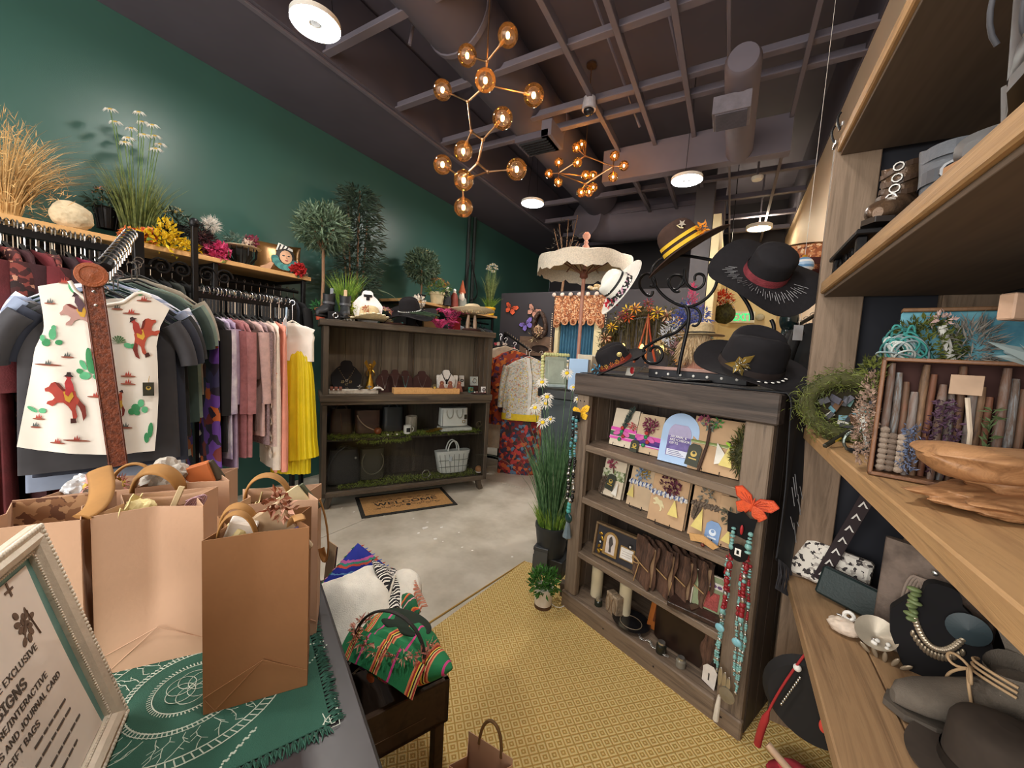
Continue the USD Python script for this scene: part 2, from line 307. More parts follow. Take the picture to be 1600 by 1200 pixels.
# ---------------------------------------------------------------- lamps
def globe_glass(name,tint,body,fb):
    N={'t':('transparent_bsdf',{'color':tint}),'g':('glossy_bsdf',{'color':(1,1,1),'roughness':.03}),'f':('fresnel',{'IOR':1.45}),'x':('mix_closure',{}),'d':('translucent_bsdf',{'color':lin(body)}),'y':('mix_closure',{'fac':fb})}
    return usdkit.material(stage,LK+name,N,[('f.fac','x.fac'),('t.BSDF','y.closure1'),('d.BSDF','y.closure2'),('y.closure','x.closure1'),('g.BSDF','x.closure2')],surface='x.closure')
led=emit('lamp_white','fffaf2',RING)
for k,(p,lab) in enumerate(((at(493,40,D=2.42),'bright white ring lamp hanging close to the green wall, the largest in view'),(at(832,319,D=5.0),'white ring lamp hanging below the ceiling left of the small amber chandelier, the farthest lamp'),
          (at(1073,283,D=3.85),'white ring lamp hanging above the row of hats, right of the small amber chandelier'),((-2.4,-.8,3.45),'added white ring lamp out of view above the shop counter'),((-.5,.4,3.45),'added white ring lamp out of view over the right hand shelves'))):  # the last two lamps are added out of view for more light
    t=thing('ring_lamp',lab,'lamp',p)
    a=[(.045,0),(.135,0),(.142,.006),(.142,.03),(.04,.03),(.04,.006),(.045,0)]
    obj('housing',B().lathe([(.143,0.004),(.147,.004),(.147,.034),(.036,.034),(.036,.004),(.04,.004),(.04,.03),(.143,.03),(.143,.004)],40),white_m,t)
    obj('diffuser',B().lathe([(.041,.02),(.041,0),(.05,-.004),(.132,-.004),(.142,0),(.142,.02),(.041,.02)],40),led,t)
    obj('driver',B().lathe([(0,.01),(.03,.01),(.03,.04),(0,.04)],16),metal_bk,t)
    for s in (-1,1):
        obj('strut',B().box((0,s*.09,.02),(.006,.11,.01)),metal_bk,t)
        obj('cable',B().tube([(0,s*.14,.03),(0,0,max(.2,ZC-p[2]))],.0022,5),metal_bk,t)
amber=globe_glass('amber_glass',(.97,.84,.60),'e8b070',.04);bulb=emit('filament','ffb050',GLOBE);smoke_gl=globe_glass('smoked_glass',(.95,.88,.78),'c8a888',.03)
def globe(t,p,r,gm,bm,d):
    g=obj('globe',B().ell(p,(r,r,r),3),gm,t,smooth=True)
    obj('bulb',B().ell(p,(r*.2,r*.2,r*.3),2),bm,g);d=np.asarray(d,float)-p;d /= np.linalg.norm(d)
    obj('socket',B().tube([p+d*r*.45,p+d*r*1.12],r*.16,10),brass,g)
def chandelier(label,org,loc0,Y,sc,gl,jn,ed,gj,r,gm,bm,rod,name='globe_chandelier',tr=.006,dy=None):
    def P(c):return at(org[0]+c[0]/sc,org[1]+c[1]/sc,Y=Y)
    base=P(loc0);t=thing(name,label,'chandelier',base)
    J={k:P(c)-base for k,c in jn.items()}
    if dy:
        for k,y in dy.items():J[k]=J[k]+[0,y,0]
    for a,b in ed:obj('arm',B().tube([J[a],J[b]],tr,8),brass,t)
    for k in J:obj('joint',B().ell(J[k],(tr*1.9,)*3,2),brass,t)
    for c,j,y in gl:
        p=P(c)-base+[0,y,0];p[0] *= (base[1]+p[1])/base[1] if False else 1
        d=p-J[j];d /= np.linalg.norm(d);obj('arm',B().tube([J[j],p-d*r],tr*.85,8),brass,t);globe(t,p,r,gm,bm,J[j])
    top=J[rod];obj('rod',B().tube([top,(top[0],top[1],ZC-base[2])],tr*.8,8),brass,t);obj('ceiling_cup',B().lathe([(0,0),(.05,.0),(.05,.02),(0,.03)],20,(top[0],top[1],ZC-base[2]-.03)),brass,t)
chandelier('tall branching brass chandelier with eleven amber glass globes',(660,0),(345,330),1.9,3.4286,
    [((458,190),'A',.0),((240,298),'A',.0),((108,482),'C',.0),((401,505),'B',-.12),((583,492),'B',.03),((444,650),'E',-.03),((208,802),'D',.02),((108,882),'H',0),((505,907),'G',0),((265,997),'G',-.08),((220,1112),'H',0)],
    dict(A=(345,330),B=(342,455),C=(243,545),D=(262,705),E=(325,748),F=(297,875),G=(350,920),H=(213,955)),
    [('A','B'),('B','C'),('C','D'),('D','E'),('E','F'),('F','G'),('F','H')],None,.056,smoke_gl,bulb,'A')
bulb2=emit('filament_bright','ffac48',GLOBE2)
chandelier('small square chandelier of brass rods with clusters of glowing amber globes',(830,140),(535,650),3.83,6.317,
    [((500,540),'T',0),((475,612),'T',-.08),((490,765),'T',-.1),((580,805),'M',.1),((538,845),'M',0),((597,945),'N',.05),((572,1010),'N',.0),((520,1045),'N',-.08),((272,718),'L',0),((175,830),'L',0),((268,915),'L',0),((823,655),'R',0),((915,752),'R',0),((808,862),'R',0)],
    dict(L=(270,825),T=(535,655),R=(808,758),N=(530,935),M=(545,760)),[('L','T'),('L','N'),('T','R'),('R','N'),('L','M'),('M','R')],None,.046,amber,bulb2,'T',tr=.007,dy=dict(M=.25))
t=thing('ceiling_camera','dark dome camera with bright rim on the ceiling above the small chandelier','camera',at(920,172,Z=3.62))
obj('mount',B().lathe([(0,.1),(.05,.1),(.06,.03),(.06,0),(0,0)],20),plain('bdbac2',.3),t);obj('dome',B().ell((0,0,-.005),(.045,.045,.04),3),plain('222024',.1),t,smooth=True)
t=thing('smoke_detector','small round white smoke detector on the ceiling near the right wall','detector',at(1183,282,Z=3.6))
obj('cover',B().lathe([(0,0),(.05,.003),(.06,.02),(.06,.04),(0,.04)],22),white_m,t);obj('stem',B().tube([(0,0,.04),(0,0,.45)],.012),beam_m,t)
t=thing('hall_lamp','round flush ceiling lamp lighting the cream hall behind the divider','lamp',(.2,6.9,3.55))
obj('rim',B().lathe([(.15,0),(.17,0),(.17,.05),(.15,.05)],30),white_m,t);obj('diffuser',B().lathe([(0,0),(.15,0),(.15,.03),(0,.03)],30),emit('hall_white','fff0d0',40.0),t);obj('stem',B().tube([(0,0,.03),(0,0,ZC-3.55)],.012),beam_m,t)
t=thing('wall_cables','two dark vertical conduits with a loose cable loop on the green wall','conduit',(XL+.03,5.25,0))
for y in (0,.16):obj('pipe',B().tube([(0,y,2.2),(0,y,3.72)],.03,8),plain('1f2a28',.5),t)
obj('loop',B().tube(bez((.03,.05,3.0),(.05,.3,2.5),(.03,.35,2.4),(.02,.1,2.35),n=14),.010,6),dark_m,t);obj('lower_cable',B().tube(bez((.03,0,2.9),(.06,-.12,2.5),(.03,-.1,2.1),n=10),.012,6),dark_m,t)
# ================================================================ clothes and racks along the green wall
oak=wood('shelf_oak','b98a55','d3a56c','c2935a',sc=(25,1.6,25),rough=.5,bump=.2)
mk=metal_bk
def hanger_parts(t,w,m,tilt=0.0,hz=.1):
    """hook over the rail at z = 0; the shoulders of the hanger lie hz below"""
    h=B();h.tube([(0,y,z) for y,z in ((.012,-hz*.75),)]+[(0,0,0)] if False else bez((-w*.46,0,-hz-w*.2),(-w*.2,0,-hz-.01),(0,0,-hz+.02),n=8),.008,6,.7)
    h.tube(bez((w*.46,0,-hz-w*.2),(w*.2,0,-hz-.01),(0,0,-hz+.02),n=8),.008,6,.7)
    p=obj('hanger',h,m,t,smooth=True)
    k=np.vstack([[(0,0,-hz+.015),(0,0,-.03)],arc((0,0,-.012+.006),.018,-math.pi/2+.0,math.pi*1.0,9,'xz')]);obj('hook',B().tube(k,.0028,5),steel,p)
def cloth_body(w,L,t,seed,flare=1.0,nz=16,nt=36,rip=.5,hz=.1,waist=1.0,hem=0.0,off=0.0):
    """a garment on a hanger: closed rings, shoulders along x, thin along y"""
    rg=np.random.default_rng(seed);th=np.linspace(0,6.283,nt,endpoint=False);ph=rg.uniform(0,6.28,4);R=[]
    zs=np.concatenate([[-hz+.005,-hz-.012,-hz-.035,-hz-w*.2,-hz-w*.3],np.linspace(-hz-w*.42,-hz-L,nz)])
    for i,z in enumerate(zs):
        q=(-z-hz)/L
        hw=(.055,.09,.16,w/2-.004,w/2+.006)[i] if i<5 else w/2*((1+(flare-1)*max(0,q-.15))*(1-(1-waist)*math.exp(-((q-.45)/.22)**2)))
        ht=(.02,.022,.024,t*.6,t*.75)[i] if i<5 else t*(.8+.5*q)
        hw=min(hw,max(w,w*flare)/2*1.05);a=rip*t*min(1,q*1.6)
        x=hw*np.sign(np.cos(th))*np.abs(np.cos(th))**.75;y=ht*np.sin(th)+a*(np.sin(5*th+ph[0]+q*1.2)*.55+np.sin(9*th+ph[1]-q)*.35)
        zz=np.full(nt,z)+(hem*np.sin(6*th+ph[2]) if i==len(zs)-1 else 0)-(.02*np.cos(th)**2 if i==0 else 0)
        R.append(np.stack([x+off*q,y,zz],1))
    return B().loops(np.array(R))
def sleeve(b,s,w,Ls,r,seed,hz=.1,out=.05,flat=.6):
    rg=np.random.default_rng(seed);a=np.array([s*(w/2-.015),0,-hz-w*.2]);p=bez(a,a+[s*(out*.8),0,-Ls*.35],a+[s*out,rg.uniform(-.02,.02),-Ls],n=9)
    return b.tube(p,np.linspace(r,r*.75,9),12,flat)
def garment(name,lab,cat,p,rz,mat_,w=.4,L=.8,t=.03,seed=0,flare=1.1,sl=0,sr=.05,rip=.5,hm=None,hz=.1,group=None,hem=.0,waist=1.0,extra=None,out=.05):
    T=thing(name,lab,cat,p,rz,group);b=cloth_body(w,L,t,seed,flare,rip=rip,hz=hz,hem=hem,waist=waist)
    obj('body',b,mat_,T,smooth=50)
    if sl:
        for s in (-1,1):obj('sleeve',sleeve(B(),s,w,sl,sr,seed+s,hz,out),mat_,T,smooth=50)
    hanger_parts(T,w,hm or plain('1c1d1c',.5),hz=hz)
    if extra:extra(T)
    return T
# ---- wall rack with the oak shelf
ZS=2.09
t=thing('clothes_rack','black wall rack with an oak shelf over the dark clothes on the green wall','rack',(-3.7,.2,0))
obj('shelf',B().bx(-.24,.26,-.6,2.02,ZS-.035,ZS),oak,t)
obj('apron',B().bx(-.20,-.18,-.6,2.0,ZS-.36,ZS-.036),mk,t)
for y in (-.5,.62,1.27,1.97):obj('post',B().bx(.2,.235,y-.016,y+.016,0,ZS-.036),mk,t)
obj('rail',B().tube([(.1,-.55,1.955),(.1,1.99,1.955)],.014,10),mk,t)
for y in (-.5,.62,1.27,1.97):obj('bracket',B().bx(-.2,.22,y-.012,y+.012,ZS-.06,ZS-.036),mk,t)
t=thing('clothes_rack','black wall rack with an oak shelf half hidden behind the dark wooden cabinet','rack',(-3.7,3.0,0))
obj('shelf',B().bx(-.24,.26,.45,2.5,ZS-.035,ZS),oak,t)
for y in (.5,1.4,2.42):obj('post',B().bx(.2,.235,y-.016,y+.016,0,ZS-.036),mk,t);obj('bracket',B().bx(-.24,.22,y-.012,y+.012,ZS-.06,ZS-.036),mk,t)
obj('rail',B().tube([(.1,.45,1.955),(.1,2.48,1.955)],.014,10),mk,t)
ORDS=('first','second','third','fourth','fifth','sixth','seventh','eighth','ninth','tenth','eleventh','twelfth','thirteenth','fourteenth','fifteenth')
tones=['1b1b1d','26282b','2d3430','191a1c','3b3f3a','151516','4a4038','202226','33302c','1a1b20','6a6a60','24282c','a08c74','1d1e20','3a2d2a','26262a','8a8f96','1a1a1a','2c2f38','141416']
for k,h in enumerate(tones):
    y=.95+k*.06;garment('black_dress' if k>13 else 'dark_top','dark garment on the rail under the oak shelf, %s from the left' % ORDS[k] if k<=13 else 'long black dress at the end of the rail under the oak shelf, %s of six' % ORDS[k-14],'clothes',(-3.6,.2+y-.2+.06,1.975),rg.uniform(-.12,.12),plain(h,.85),.40,.95 if k<=13 else 1.25,.024,k,1.15,.45 if k % 2 else 0,group='dark clothes under the oak shelf' if k<=13 else 'black dresses at the end of the wall rail')
pb=B()
for k in range(90):pb.ell((.1+.012*math.sin(k*2.3),-.034-.004*math.sin(k),-.35-k*.009),(.004,.004,.004),1)
obj('sequin_trim',pb,plain('d8d4cc',.2),stage.GetPrimAtPath('/World/black_dress_005'),kind='stuff')
for k in range(15):
    y=3.55+k*.13;garment('stored_top','dark garment on the wall rack behind the dark cabinet, %s from the left' % ORDS[k],'clothes',(-3.6,y,1.975),0,plain(tones[(k*7) % 20],.85),.4,.9,.03,70+k,group='clothes on the far wall rack')
# ---- freestanding front rack
XF,ZR=-2.75,1.75
t=thing('clothes_rack','black front rack with a flat bar and scrolled post carrying the pink and yellow clothes','rack',(XF,1.06,0))
obj('post',B().bx(-.014,.014,-.014,.014,0,2.13),mk,t);obj('finial',B().ell((0,0,2.14),(.025,.025,.03),2),mk,t)
obj('bar',B().bx(-.012,.012,-.0,.60,ZR-.03,ZR+.012),mk,t)
obj('far_post',B().bx(-.015,.015,.57,.60,0,ZR-.03),mk,t)
obj('foot',B().bx(-.25,.25,-.02,.62,0,.03),mk,t)
for s in (1,-1):
    for k in range(2):
        c=np.array([0,s*(.06+.09*k),1.86]);th=np.linspace(0,9.5,30);r=.05*(1-th/12);obj('scroll',B().tube(np.stack([0*th,c[1]+r*np.cos(th)*s,c[2]+r*np.sin(th)],1),.006,6),mk,t)
mauve,lilac=mt('mauve_knit','b57a7c',.9,.25,30,bump=.5,bs=350),mt('lilac_cloth','b5a0bd',.8,.2)
purple=floral('purple_print',[(3,'2a2036'),(2,'6a3fa0'),(1.2,'c8642e'),(1,'38335c'),(.6,'d8cfc8'),(1,'7a2d2c')],16,.6,.05)
lacepale=mt('pale_lace','d9bcb4',.8,.2,60,bump=.8,bs=200);creamr=mt('cream_ruffle','eedfcf',.8,.12,20,bump=.3);salmon=mt('salmon_cloth','ef9f8a',.75,.15,8);yellow=mt('yellow_pleats','e6cf10',.65,.15,6)
items=[('patterned_robe','long robe with purple and orange swirling print at the left end of the pink clothes',purple,.42,1.22,.05,0,1.2),('black_jacket','black jacket beside the purple patterned robe',plain('1b191c',.85),.4,.8,.026,.5,1.0),
 ('blouse','white and lavender tie dyed blouse with grey cuffs',mt('tie_dye','e8e2ec',.8,h2='9b87b0',vs=7),.38,.85,.026,.5,1.1),('blouse','lilac blouse hanging left of the dusty rose cardigan',lilac,.36,.92,.024,.45,1.1),
 ('cardigan','dusty rose knitted cardigan, the darker of the two',mt('rose_knit','a06468',.9,.25,30,bump=.5,bs=350),.4,.86,.03,.5,1.0),('cardigan','lighter mauve knitted cardigan with a ribbed hem',mauve,.42,.86,.036,.5,1.0),('blouse','brown blouse in the middle of the pink clothes',plain('5c4744',.8),.36,.7,.02,.3,1.1),
 ('cardigan','pale pink cardigan right of the mauve knits',mt('pink_knit','d7b3ae',.9,.2,30,bump=.4,bs=350),.4,.74,.03,.45,1.0),('lace_blouse','greyish mauve lace top between pale cardigan and cream ruffles',mt('mauve_lace','a48a8e',.8,.5,90,bump=.8),.38,.8,.022,.45,1.1),('lace_blouse','dusty beige lace top next to the cream ruffled dress',lacepale,.38,.82,.022,0,1.1)]
for k,(nm,lab,m,w,L,th,sl,fl) in enumerate(items):
    garment(nm,lab,'clothes',(XF,1.095+k*.035,ZR+.018),rg.uniform(-.08,.05),m,w,L,th*.62,20+k,fl,sl,.034,hz=.15,rip=.4,out=.02)
def ruffle(T):
    for q,x in enumerate((-.15,-.05,.06,.15)):
        for j in range(7):
            z=-.3-j*.11-q*.02;a=np.linspace(0,6.283,25);r=.035+.01*np.sin(a*5+j);obj('ruffle',B().sheet(np.stack([np.stack([x*(1+.03*j)+r*u*np.cos(a),-.03-.012*u+0*a,z+r*u*np.sin(a)*.8+.012*u*np.sin(5*a)],1) for u in (.15,.6,1.0)]),.0015),creamr,T,smooth=True)
garment('ruffled_dress','cream dress covered in ruffles beside the salmon dress','dress',(XF+.02,1.475,ZR+.018),-.25,creamr,.36,.98,.025,41,1.15,0,hz=.15,extra=ruffle)
def frill(T):
    for z in (-.42,-.72,-1.08):
        a=np.linspace(-1,1,40);obj('frill',B().sheet(np.stack([np.stack([a*(.17+.02*u),-.03-.022*u+.008*np.sin(a*26)*u,z-.07*u+0*a],1) for u in (0,.5,1)]),.002),salmon,T,smooth=True)
garment('ruffled_dress','salmon pink dress with frills left of the yellow dress','dress',(XF+.03,1.525,ZR+.018),-.3,salmon,.34,1.0,.025,42,1.25,0,hz=.15,extra=frill)
# the yellow pleated dress with its white collar
T=thing('pleated_dress','bright yellow pleated dress at the right end of the front rack','dress',(XF+.06,1.60,ZR+.018),.55)
th=np.linspace(0,6.283,120,endpoint=False);Rg=[]
for z,hw,ht in ((-.34,.11,.02),(-.38,.13,.03),(-.5,.15,.04),(-.7,.165,.05),(-.95,.18,.055),(-1.12,.195,.06)):
    y=ht*np.sin(th)+.007*np.sign(np.sin(th*22))*min(1,(-z-.3)*3);Rg.append(np.stack([hw*np.sign(np.cos(th))*np.abs(np.cos(th))**.8,y,np.full(120,z)+(.03*np.cos(th) if z<-1.1 else 0)],1))
obj('skirt',B().loops(np.array(Rg)),yellow,T,smooth=25)
obj('under_skirt',B().loops(np.array([np.stack([.14*np.cos(th),.04*np.sin(th)+.004*np.sign(np.sin(th*20)),np.full(120,z)],1) for z in (-1.08,-1.22)])),yellow,T,smooth=25)
obj('bodice',cloth_body(.3,.26,.02,51,1.0,nz=6,hz=.15),mt('white_cotton','f3ece2',.8,.06),T,smooth=50);hanger_parts(T,.3,plain('e6e0d4'),hz=.15)
t=thing('paper_notice','blank white paper sheet clipped to the end of the front rack','paper',at(446,512,X=XF+.1),-.7);Mp=roty(.45)
obj('sheet',B().box((0,0,0),(.105,.003,.14),Mp),plain('e4e8f2',.6,v=.02),t);obj('tag_string',B().tube([(-.02,0,.06),(-.035,0,.14)],.006,6),plain('a9c4dc',.4),t)
# ---- maroon clothes at the left edge
t=thing('clothes_rack','black rail at the left edge carrying the maroon clothes','rack',(-2.9,.2,0))
obj('bar',B().bx(-.02,.02,.0,.54,1.905,1.945),mk,t)
for y in (.02,.52):obj('post',B().bx(-.02,.02,y-.016,y+.016,0,1.905),mk,t)
obj('foot',B().bx(-.25,.25,0,.54,0,.03),mk,t)
mar=[('4e161d','maroon'),('7a2c2c','brick'),('5a1a20',''),('38121a',''),('6e241f','')]
pat=floral('rust_print',[(4,'3c1517'),(2,'7a3630'),(1,'b08068'),(1,'241214')],45,.85,.03)
labs=['dark maroon dress nearest the left edge of the picture','brick red knitted tunic among the maroon clothes','deep wine dress with long sleeves','rust patterned shawl top with a fringed shoulder','dark maroon velvet dress right of the patterned top','wine red dress partly behind the white cowboy top','brown patterned top behind the striped shirts','dark plum dress at the right of the maroon clothes','raspberry knitted top at the end of the maroon rail','charcoal coat at the end of the maroon rail']
for k in range(10):
    m=pat if k in (3,6) else mt('maroon_%d' % k,('4e161d','7e2b2a','5a1a20','','3a121a','6a1c24','','2c1018','8a1f3c','2b2426')[k],.85,.3,12,bump=.3)
    garment('maroon_dress' if k not in (3,6,8) else 'patterned_tunic',labs[k],'clothes',(-2.9,.26+k*.048,1.95),rg.uniform(-.1,.1),m,.44,1.25 if k not in (3,6,8) else .85,.03,90+k,1.15,.55 if k % 2==0 else .35,.05)
# empty hanger hooks crowding the bar are hooks of the clothes; extra bright hooks on the bars
for nm,y0,y1,X,Z,n,lab in (('wire_hook',.3,.72,-2.9,1.945,26,'bright wire hanger hook crowded on the maroon rail'),('wire_hook',1.1,1.62,XF,ZR+.012,24,'bright wire hanger hook on the flat front bar')):
    first=None
    for k in range(n):
        p=(X,y0+(y1-y0)*(k+rg.uniform(-.3,.3))/n,Z+.008)
        if first is None:
            first=thing(nm,lab,'hook',p,0,lab.split(' ',2)[2]);obj('wire',B().tube(np.vstack([[(0,0,-.12),(0,0,-.05)],arc((0,0,-.0),.024,-math.pi/2,math.pi*.9,10,'xz')]),.003,5),steel,first)
        else:
            r=thing(nm,lab,'hook',p,rg.uniform(-.3,.3),lab.split(' ',2)[2]);r.GetReferences().AddInternalReference(first.GetPath());r.SetInstanceable(True)
# ---- the display arm with the cowboy top
TP=at(160,450,D=1.66);rzT=face(TP);MT=rotz(rzT);dirT=MT@np.array([0,1.0,0])
def loc2(px,py,y=0.0):
    q=MT.T@(at(px,py,plane=(TP+dirT*y,dirT))-TP);return q
arm0,arm1=at(165,418,D=1.62),at(207,366,D=1.98)
t=thing('garment_rack','thick black arm slanting down from the rack with the cowboy top and tees','rack',arm0)
av=arm1-arm0;obj('arm',B().tube([(0,0,0),av*.5,av],[.02,.02,.02],10),mk,t);obj('post',B().bx(av[0]-.02,av[0]+.02,av[1]+.0,av[1]+.04,-arm0[2],av[2]+.02),mk,t)
first=None
for k in range(11):
    p=arm0+av*(.06+k*.085)+np.array([0,0,.012])
    if first is None:
        first=thing('arm_hook','chrome hanger hook on the slanting display arm','hook',p,rzT,'chrome hooks on the slanting display arm');obj('wire',B().tube(np.vstack([[(0,0,-.09),(0,0,-.05)],arc((0,0,-.0),.026,-math.pi/2,math.pi*.9,12,'xz')]),.0035,6),steel,first)
    else:
        r=thing('arm_hook','chrome hanger hook on the slanting display arm','hook',p,rzT,'chrome hooks on the slanting display arm');r.GetReferences().AddInternalReference(first.GetPath());r.SetInstanceable(True)
def lerp_curve(P,n):
    P=np.asarray(P,float);s=np.r_[0,np.cumsum(np.linalg.norm(np.diff(P,axis=0),axis=1))];t_=np.linspace(0,s[-1],n);return np.stack([np.interp(t_,s,P[:,i]) for i in range(P.shape[1])],1)
top=np.array([loc2(*p)[[0,2]] for p in ((60,448),(84,444),(110,440),(118,455),(138,470),(165,478),(192,473),(212,459),(222,458),(246,470),(265,482))])
bot=np.array([loc2(*p)[[0,2]] for p in ((27,697),(60,702),(110,706),(150,708),(190,708),(215,705),(241,703))])
lef=np.array([loc2(*p)[[0,2]] for p in ((60,448),(68,490),(70,515),(55,545),(48,590),(38,640),(27,697))]);rig=np.array([loc2(*p)[[0,2]] for p in ((265,482),(250,510),(244,540),(246,570),(247,620),(245,660),(241,703))])
NU,NV=44,30
tp,bt,lf,rt=lerp_curve(top,NU),lerp_curve(bot,NU),lerp_curve(lef,NV),lerp_curve(rig,NV)
U,V=np.meshgrid(np.linspace(0,1,NU),np.linspace(0,1,NV),indexing='ij')
XZ=(1-V)[...,None]*tp[:,None]+V[...,None]*bt[:,None]+(1-U)[...,None]*lf[None]+U[...,None]*rt[None]-((1-U)*(1-V))[...,None]*tp[0]-(U*(1-V))[...,None]*tp[-1]-((1-U)*V)[...,None]*bt[0]-(U*V)[...,None]*bt[-1]
def tee_y(x,z):return -.035+.45*(x+.02)**2+.004*np.sin(x*45+z*4)*np.clip(-z*2,0,1)
front=np.stack([XZ[...,0],tee_y(XZ[...,0],XZ[...,1]),XZ[...,1]],-1);back=front.copy();back[...,1]=.035-.3*(XZ[...,0]+.02)**2;back[...,2]+=.03*np.exp(-((U-.5)/.16)**2)*(1-V)**3
T=thing('cowboy_top','white sleeveless top printed with red cowboys on horses and green cacti','shirt',TP,rzT)
Rg=[np.vstack([front[:,j],back[::-1,j]]) for j in range(NV)]
obj('body',B().loops(np.array(Rg),False),mt('white_print_cotton','f1ebe2',.8,.05,5),T,smooth=60)
obj('collar',B().tube(front[8:37,0]+[0,-.003,0],.007,8),mt('collar_white','ece4da',.8,.05),T,smooth=True)
hanger_parts(T,.36,plain('1c1d1c',.5),hz=.02)
def decal(poly_px,m,name='print',k=1.0,oy=.0035):
    P=np.array([loc2(*p,y=-.03)[[0,2]] for p in poly_px]);b=B();g=Polygon(P).buffer(0)
    t_=trimesh.creation.extrude_polygon(g if g.geom_type=='Polygon' else max(g.geoms,key=lambda q:q.area),.0012,engine='earcut');v=np.array(t_.vertices);w=np.stack([v[:,0],tee_y(v[:,0],v[:,1])-oy-v[:,2],v[:,1]],1);b.add(w,t_.faces);obj(name,b,m,T)
red,gr1,gr2,tan,dk=plain('b4463a',.8),plain('3f9560',.8),plain('5fb886',.8),plain('9a5a48',.8),plain('6c4a4e',.8)
HR=[(0,8),(4,2),(10,0),(16,3),(22,10),(30,13),(38,12),(44,16),(46,24),(54,34),(57,48),(52,44),(46,36),(44,44),(47,56),(43,66),(36,68),(40,60),(38,48),(32,40),(24,34),(14,34),(6,40),(-4,36),(-2,32),(6,30),(10,26),(6,20),(0,16),(-6,16),(-7,11)]
RD=[(28,12),(26,2),(30,-6),(27,-9),(32,-13),(38,-9),(36,-4),(40,4),(42,14),(36,18),(32,24),(27,20)]
def horse(x,y,s,m,rid,fx=1,rot=0.0):
    f=lambda Q:[(x+s*(fx*(u-25)*math.cos(rot)-(v-30)*math.sin(rot)),y+s*(fx*(u-25)*math.sin(rot)+(v-30)*math.cos(rot))) for u,v in Q]
    decal(f(HR),m,'horse_print');decal(f(RD),rid,'rider_print',oy=.005);decal(f([(10,0),(17,2),(24,10),(27,15),(22,14),(15,7)]),plain('6e2a22',.8),'mane_print',oy=.0045);decal(f([(50,30),(60,40),(62,56),(57,64),(54,50),(48,36)]),plain('7e3026',.8),'tail_print',oy=.0045);decal(f([(24,16),(38,14),(41,24),(34,34),(27,30)]),plain('d8a83c',.8),'saddle_print',oy=.0045);decal(f([(24,-9),(41,-8),(37,-12),(36,-16),(30,-16),(29,-12)]),plain('3a2a2c',.8),'hat_print',oy=.0055);decal(f([(36,60),(44,60),(46,67),(36,68)]),plain('4a2420',.8),'hoof_print',oy=.0045)
horse(100,625,.95,red,plain('c23b3f',.8));horse(124,495,.85,plain('c49a92',.8),plain('5d4650',.8),1,-.35);horse(228,525,.8,plain('b8503c',.8),plain('a83c34',.8),-1,-.5);horse(180,630,.5,plain('d8b048',.8),plain('c25a40',.8),1,.3)
def blob(x,y,a,b,r=0.0,n=14):th_=np.linspace(0,6.283,n,endpoint=False);return [(x+a*math.cos(q)*math.cos(r)-b*math.sin(q)*math.sin(r),y+a*math.cos(q)*math.sin(r)+b*math.sin(q)*math.cos(r)) for q in th_]
for (x,y,a,b,r) in ((139,560,5,17,-.1),(130,570,4,9,-.6),(147,566,4,11,.5),(125,580,6,4,.3),(133,587,9,6,0),(146,577,9,7,.2),(152,588,7,5,0),(82,522,6,9,0),(72,535,7,6,0),(92,535,6,4,0),(84,512,4,4,0),(66,528,4,5,0),(200,540,7,4,.3),(208,541,5,4,0),(66,642,6,4,0),(50,640,9,3,.5),(212,637,7,6,.2),(206,643,6,5,0),(220,630,5,6,0),(214,645,5,4,0),(226,640,5,5,.1),(235,672,4,12,.1),(229,684,4,8,0),(112,450,4,9,-.5),(219,458,5,4,0)):decal(blob(x,y,a,b,r),gr1 if (x+y) % 2 else gr2,'cactus_print')
for k in range(9):a=-2.9+k*.33;decal([(184,537),(184+13*math.cos(a)-1,537+13*math.sin(a)),(184+13*math.cos(a)+2,538+13*math.sin(a))],plain('4c7d4a',.8),'grass_print')
for (x,y,w_) in ((75,570,22),(105,558,10),(150,620,14),(55,668,8),(120,688,22),(200,588,12),(205,490,14),(90,692,12),(225,470,12),(183,483,9),(78,474,9),(60,655,10),(200,600,12),(196,668,11),(100,442,9)):decal(blob(x,y,w_,1.5,.05),tan,'ground_print');decal([(x-5,y-1),(x-3,y-7),(x-1,y-2),(x+1,y-9),(x+2,y-2),(x+5,y-6),(x+4,y)],red if (x+y) % 3 else plain('56605e',.8),'plant_print')
# tees behind it on the same arm
def front_tee(lab,m,k,dx,dz,w=.46,L=.66,sl=.2,nm='tee'):
    p=TP+dirT*(.05+k*.033)+MT@np.array([dx,0,0])+np.array([0,0,dz+.06]);garment(nm,lab,'shirt',p,rzT,m,w,L,.014,200+int(k*10),1.08,sl,.075,.3,plain('123028',.4) if k<5 else None,.1,out=.07)
front_tee('charcoal short sleeved tee directly behind the white cowboy top',mt('charcoal_cotton','3b3a3f',.85,.15),0.6,.0,.0,.48,.76,.2)
front_tee('navy tee second behind the white cowboy top',plain('252a3a',.85),1.6,.035,.015,.48,.80)
front_tee('black tee third behind the white cowboy top',plain('191a1b',.85),2.6,.05,.03,.48,.70)
front_tee('slate blue tee with pale shoulder stripes behind the cowboy top',mt('slate_cotton','8490a8',.85,.1),3.6,.02,.055,.5,.92)
front_tee('pale blue striped shirt behind the cowboy top',bands('shirt_stripe',[(2,'d9dce8'),(1,'9aa6c2')],2,.05),4.6,.03,.08,.52,.62)
front_tee('dark green tee on the display arm',plain('31433f',.85),5.4,.10,.085,.48,.7)
front_tee('sage green tee on the display arm',plain('74877c',.85),6.6,.12,.10,.48,.7)
front_tee('greyish beige tee at the far end of the display arm',plain('a39b8c',.85),7.8,.13,.125,.48,.6)
front_tee('dusty pink tee at the far end of the display arm',plain('b4979a',.85),8.8,.05,.13,.48,.6)
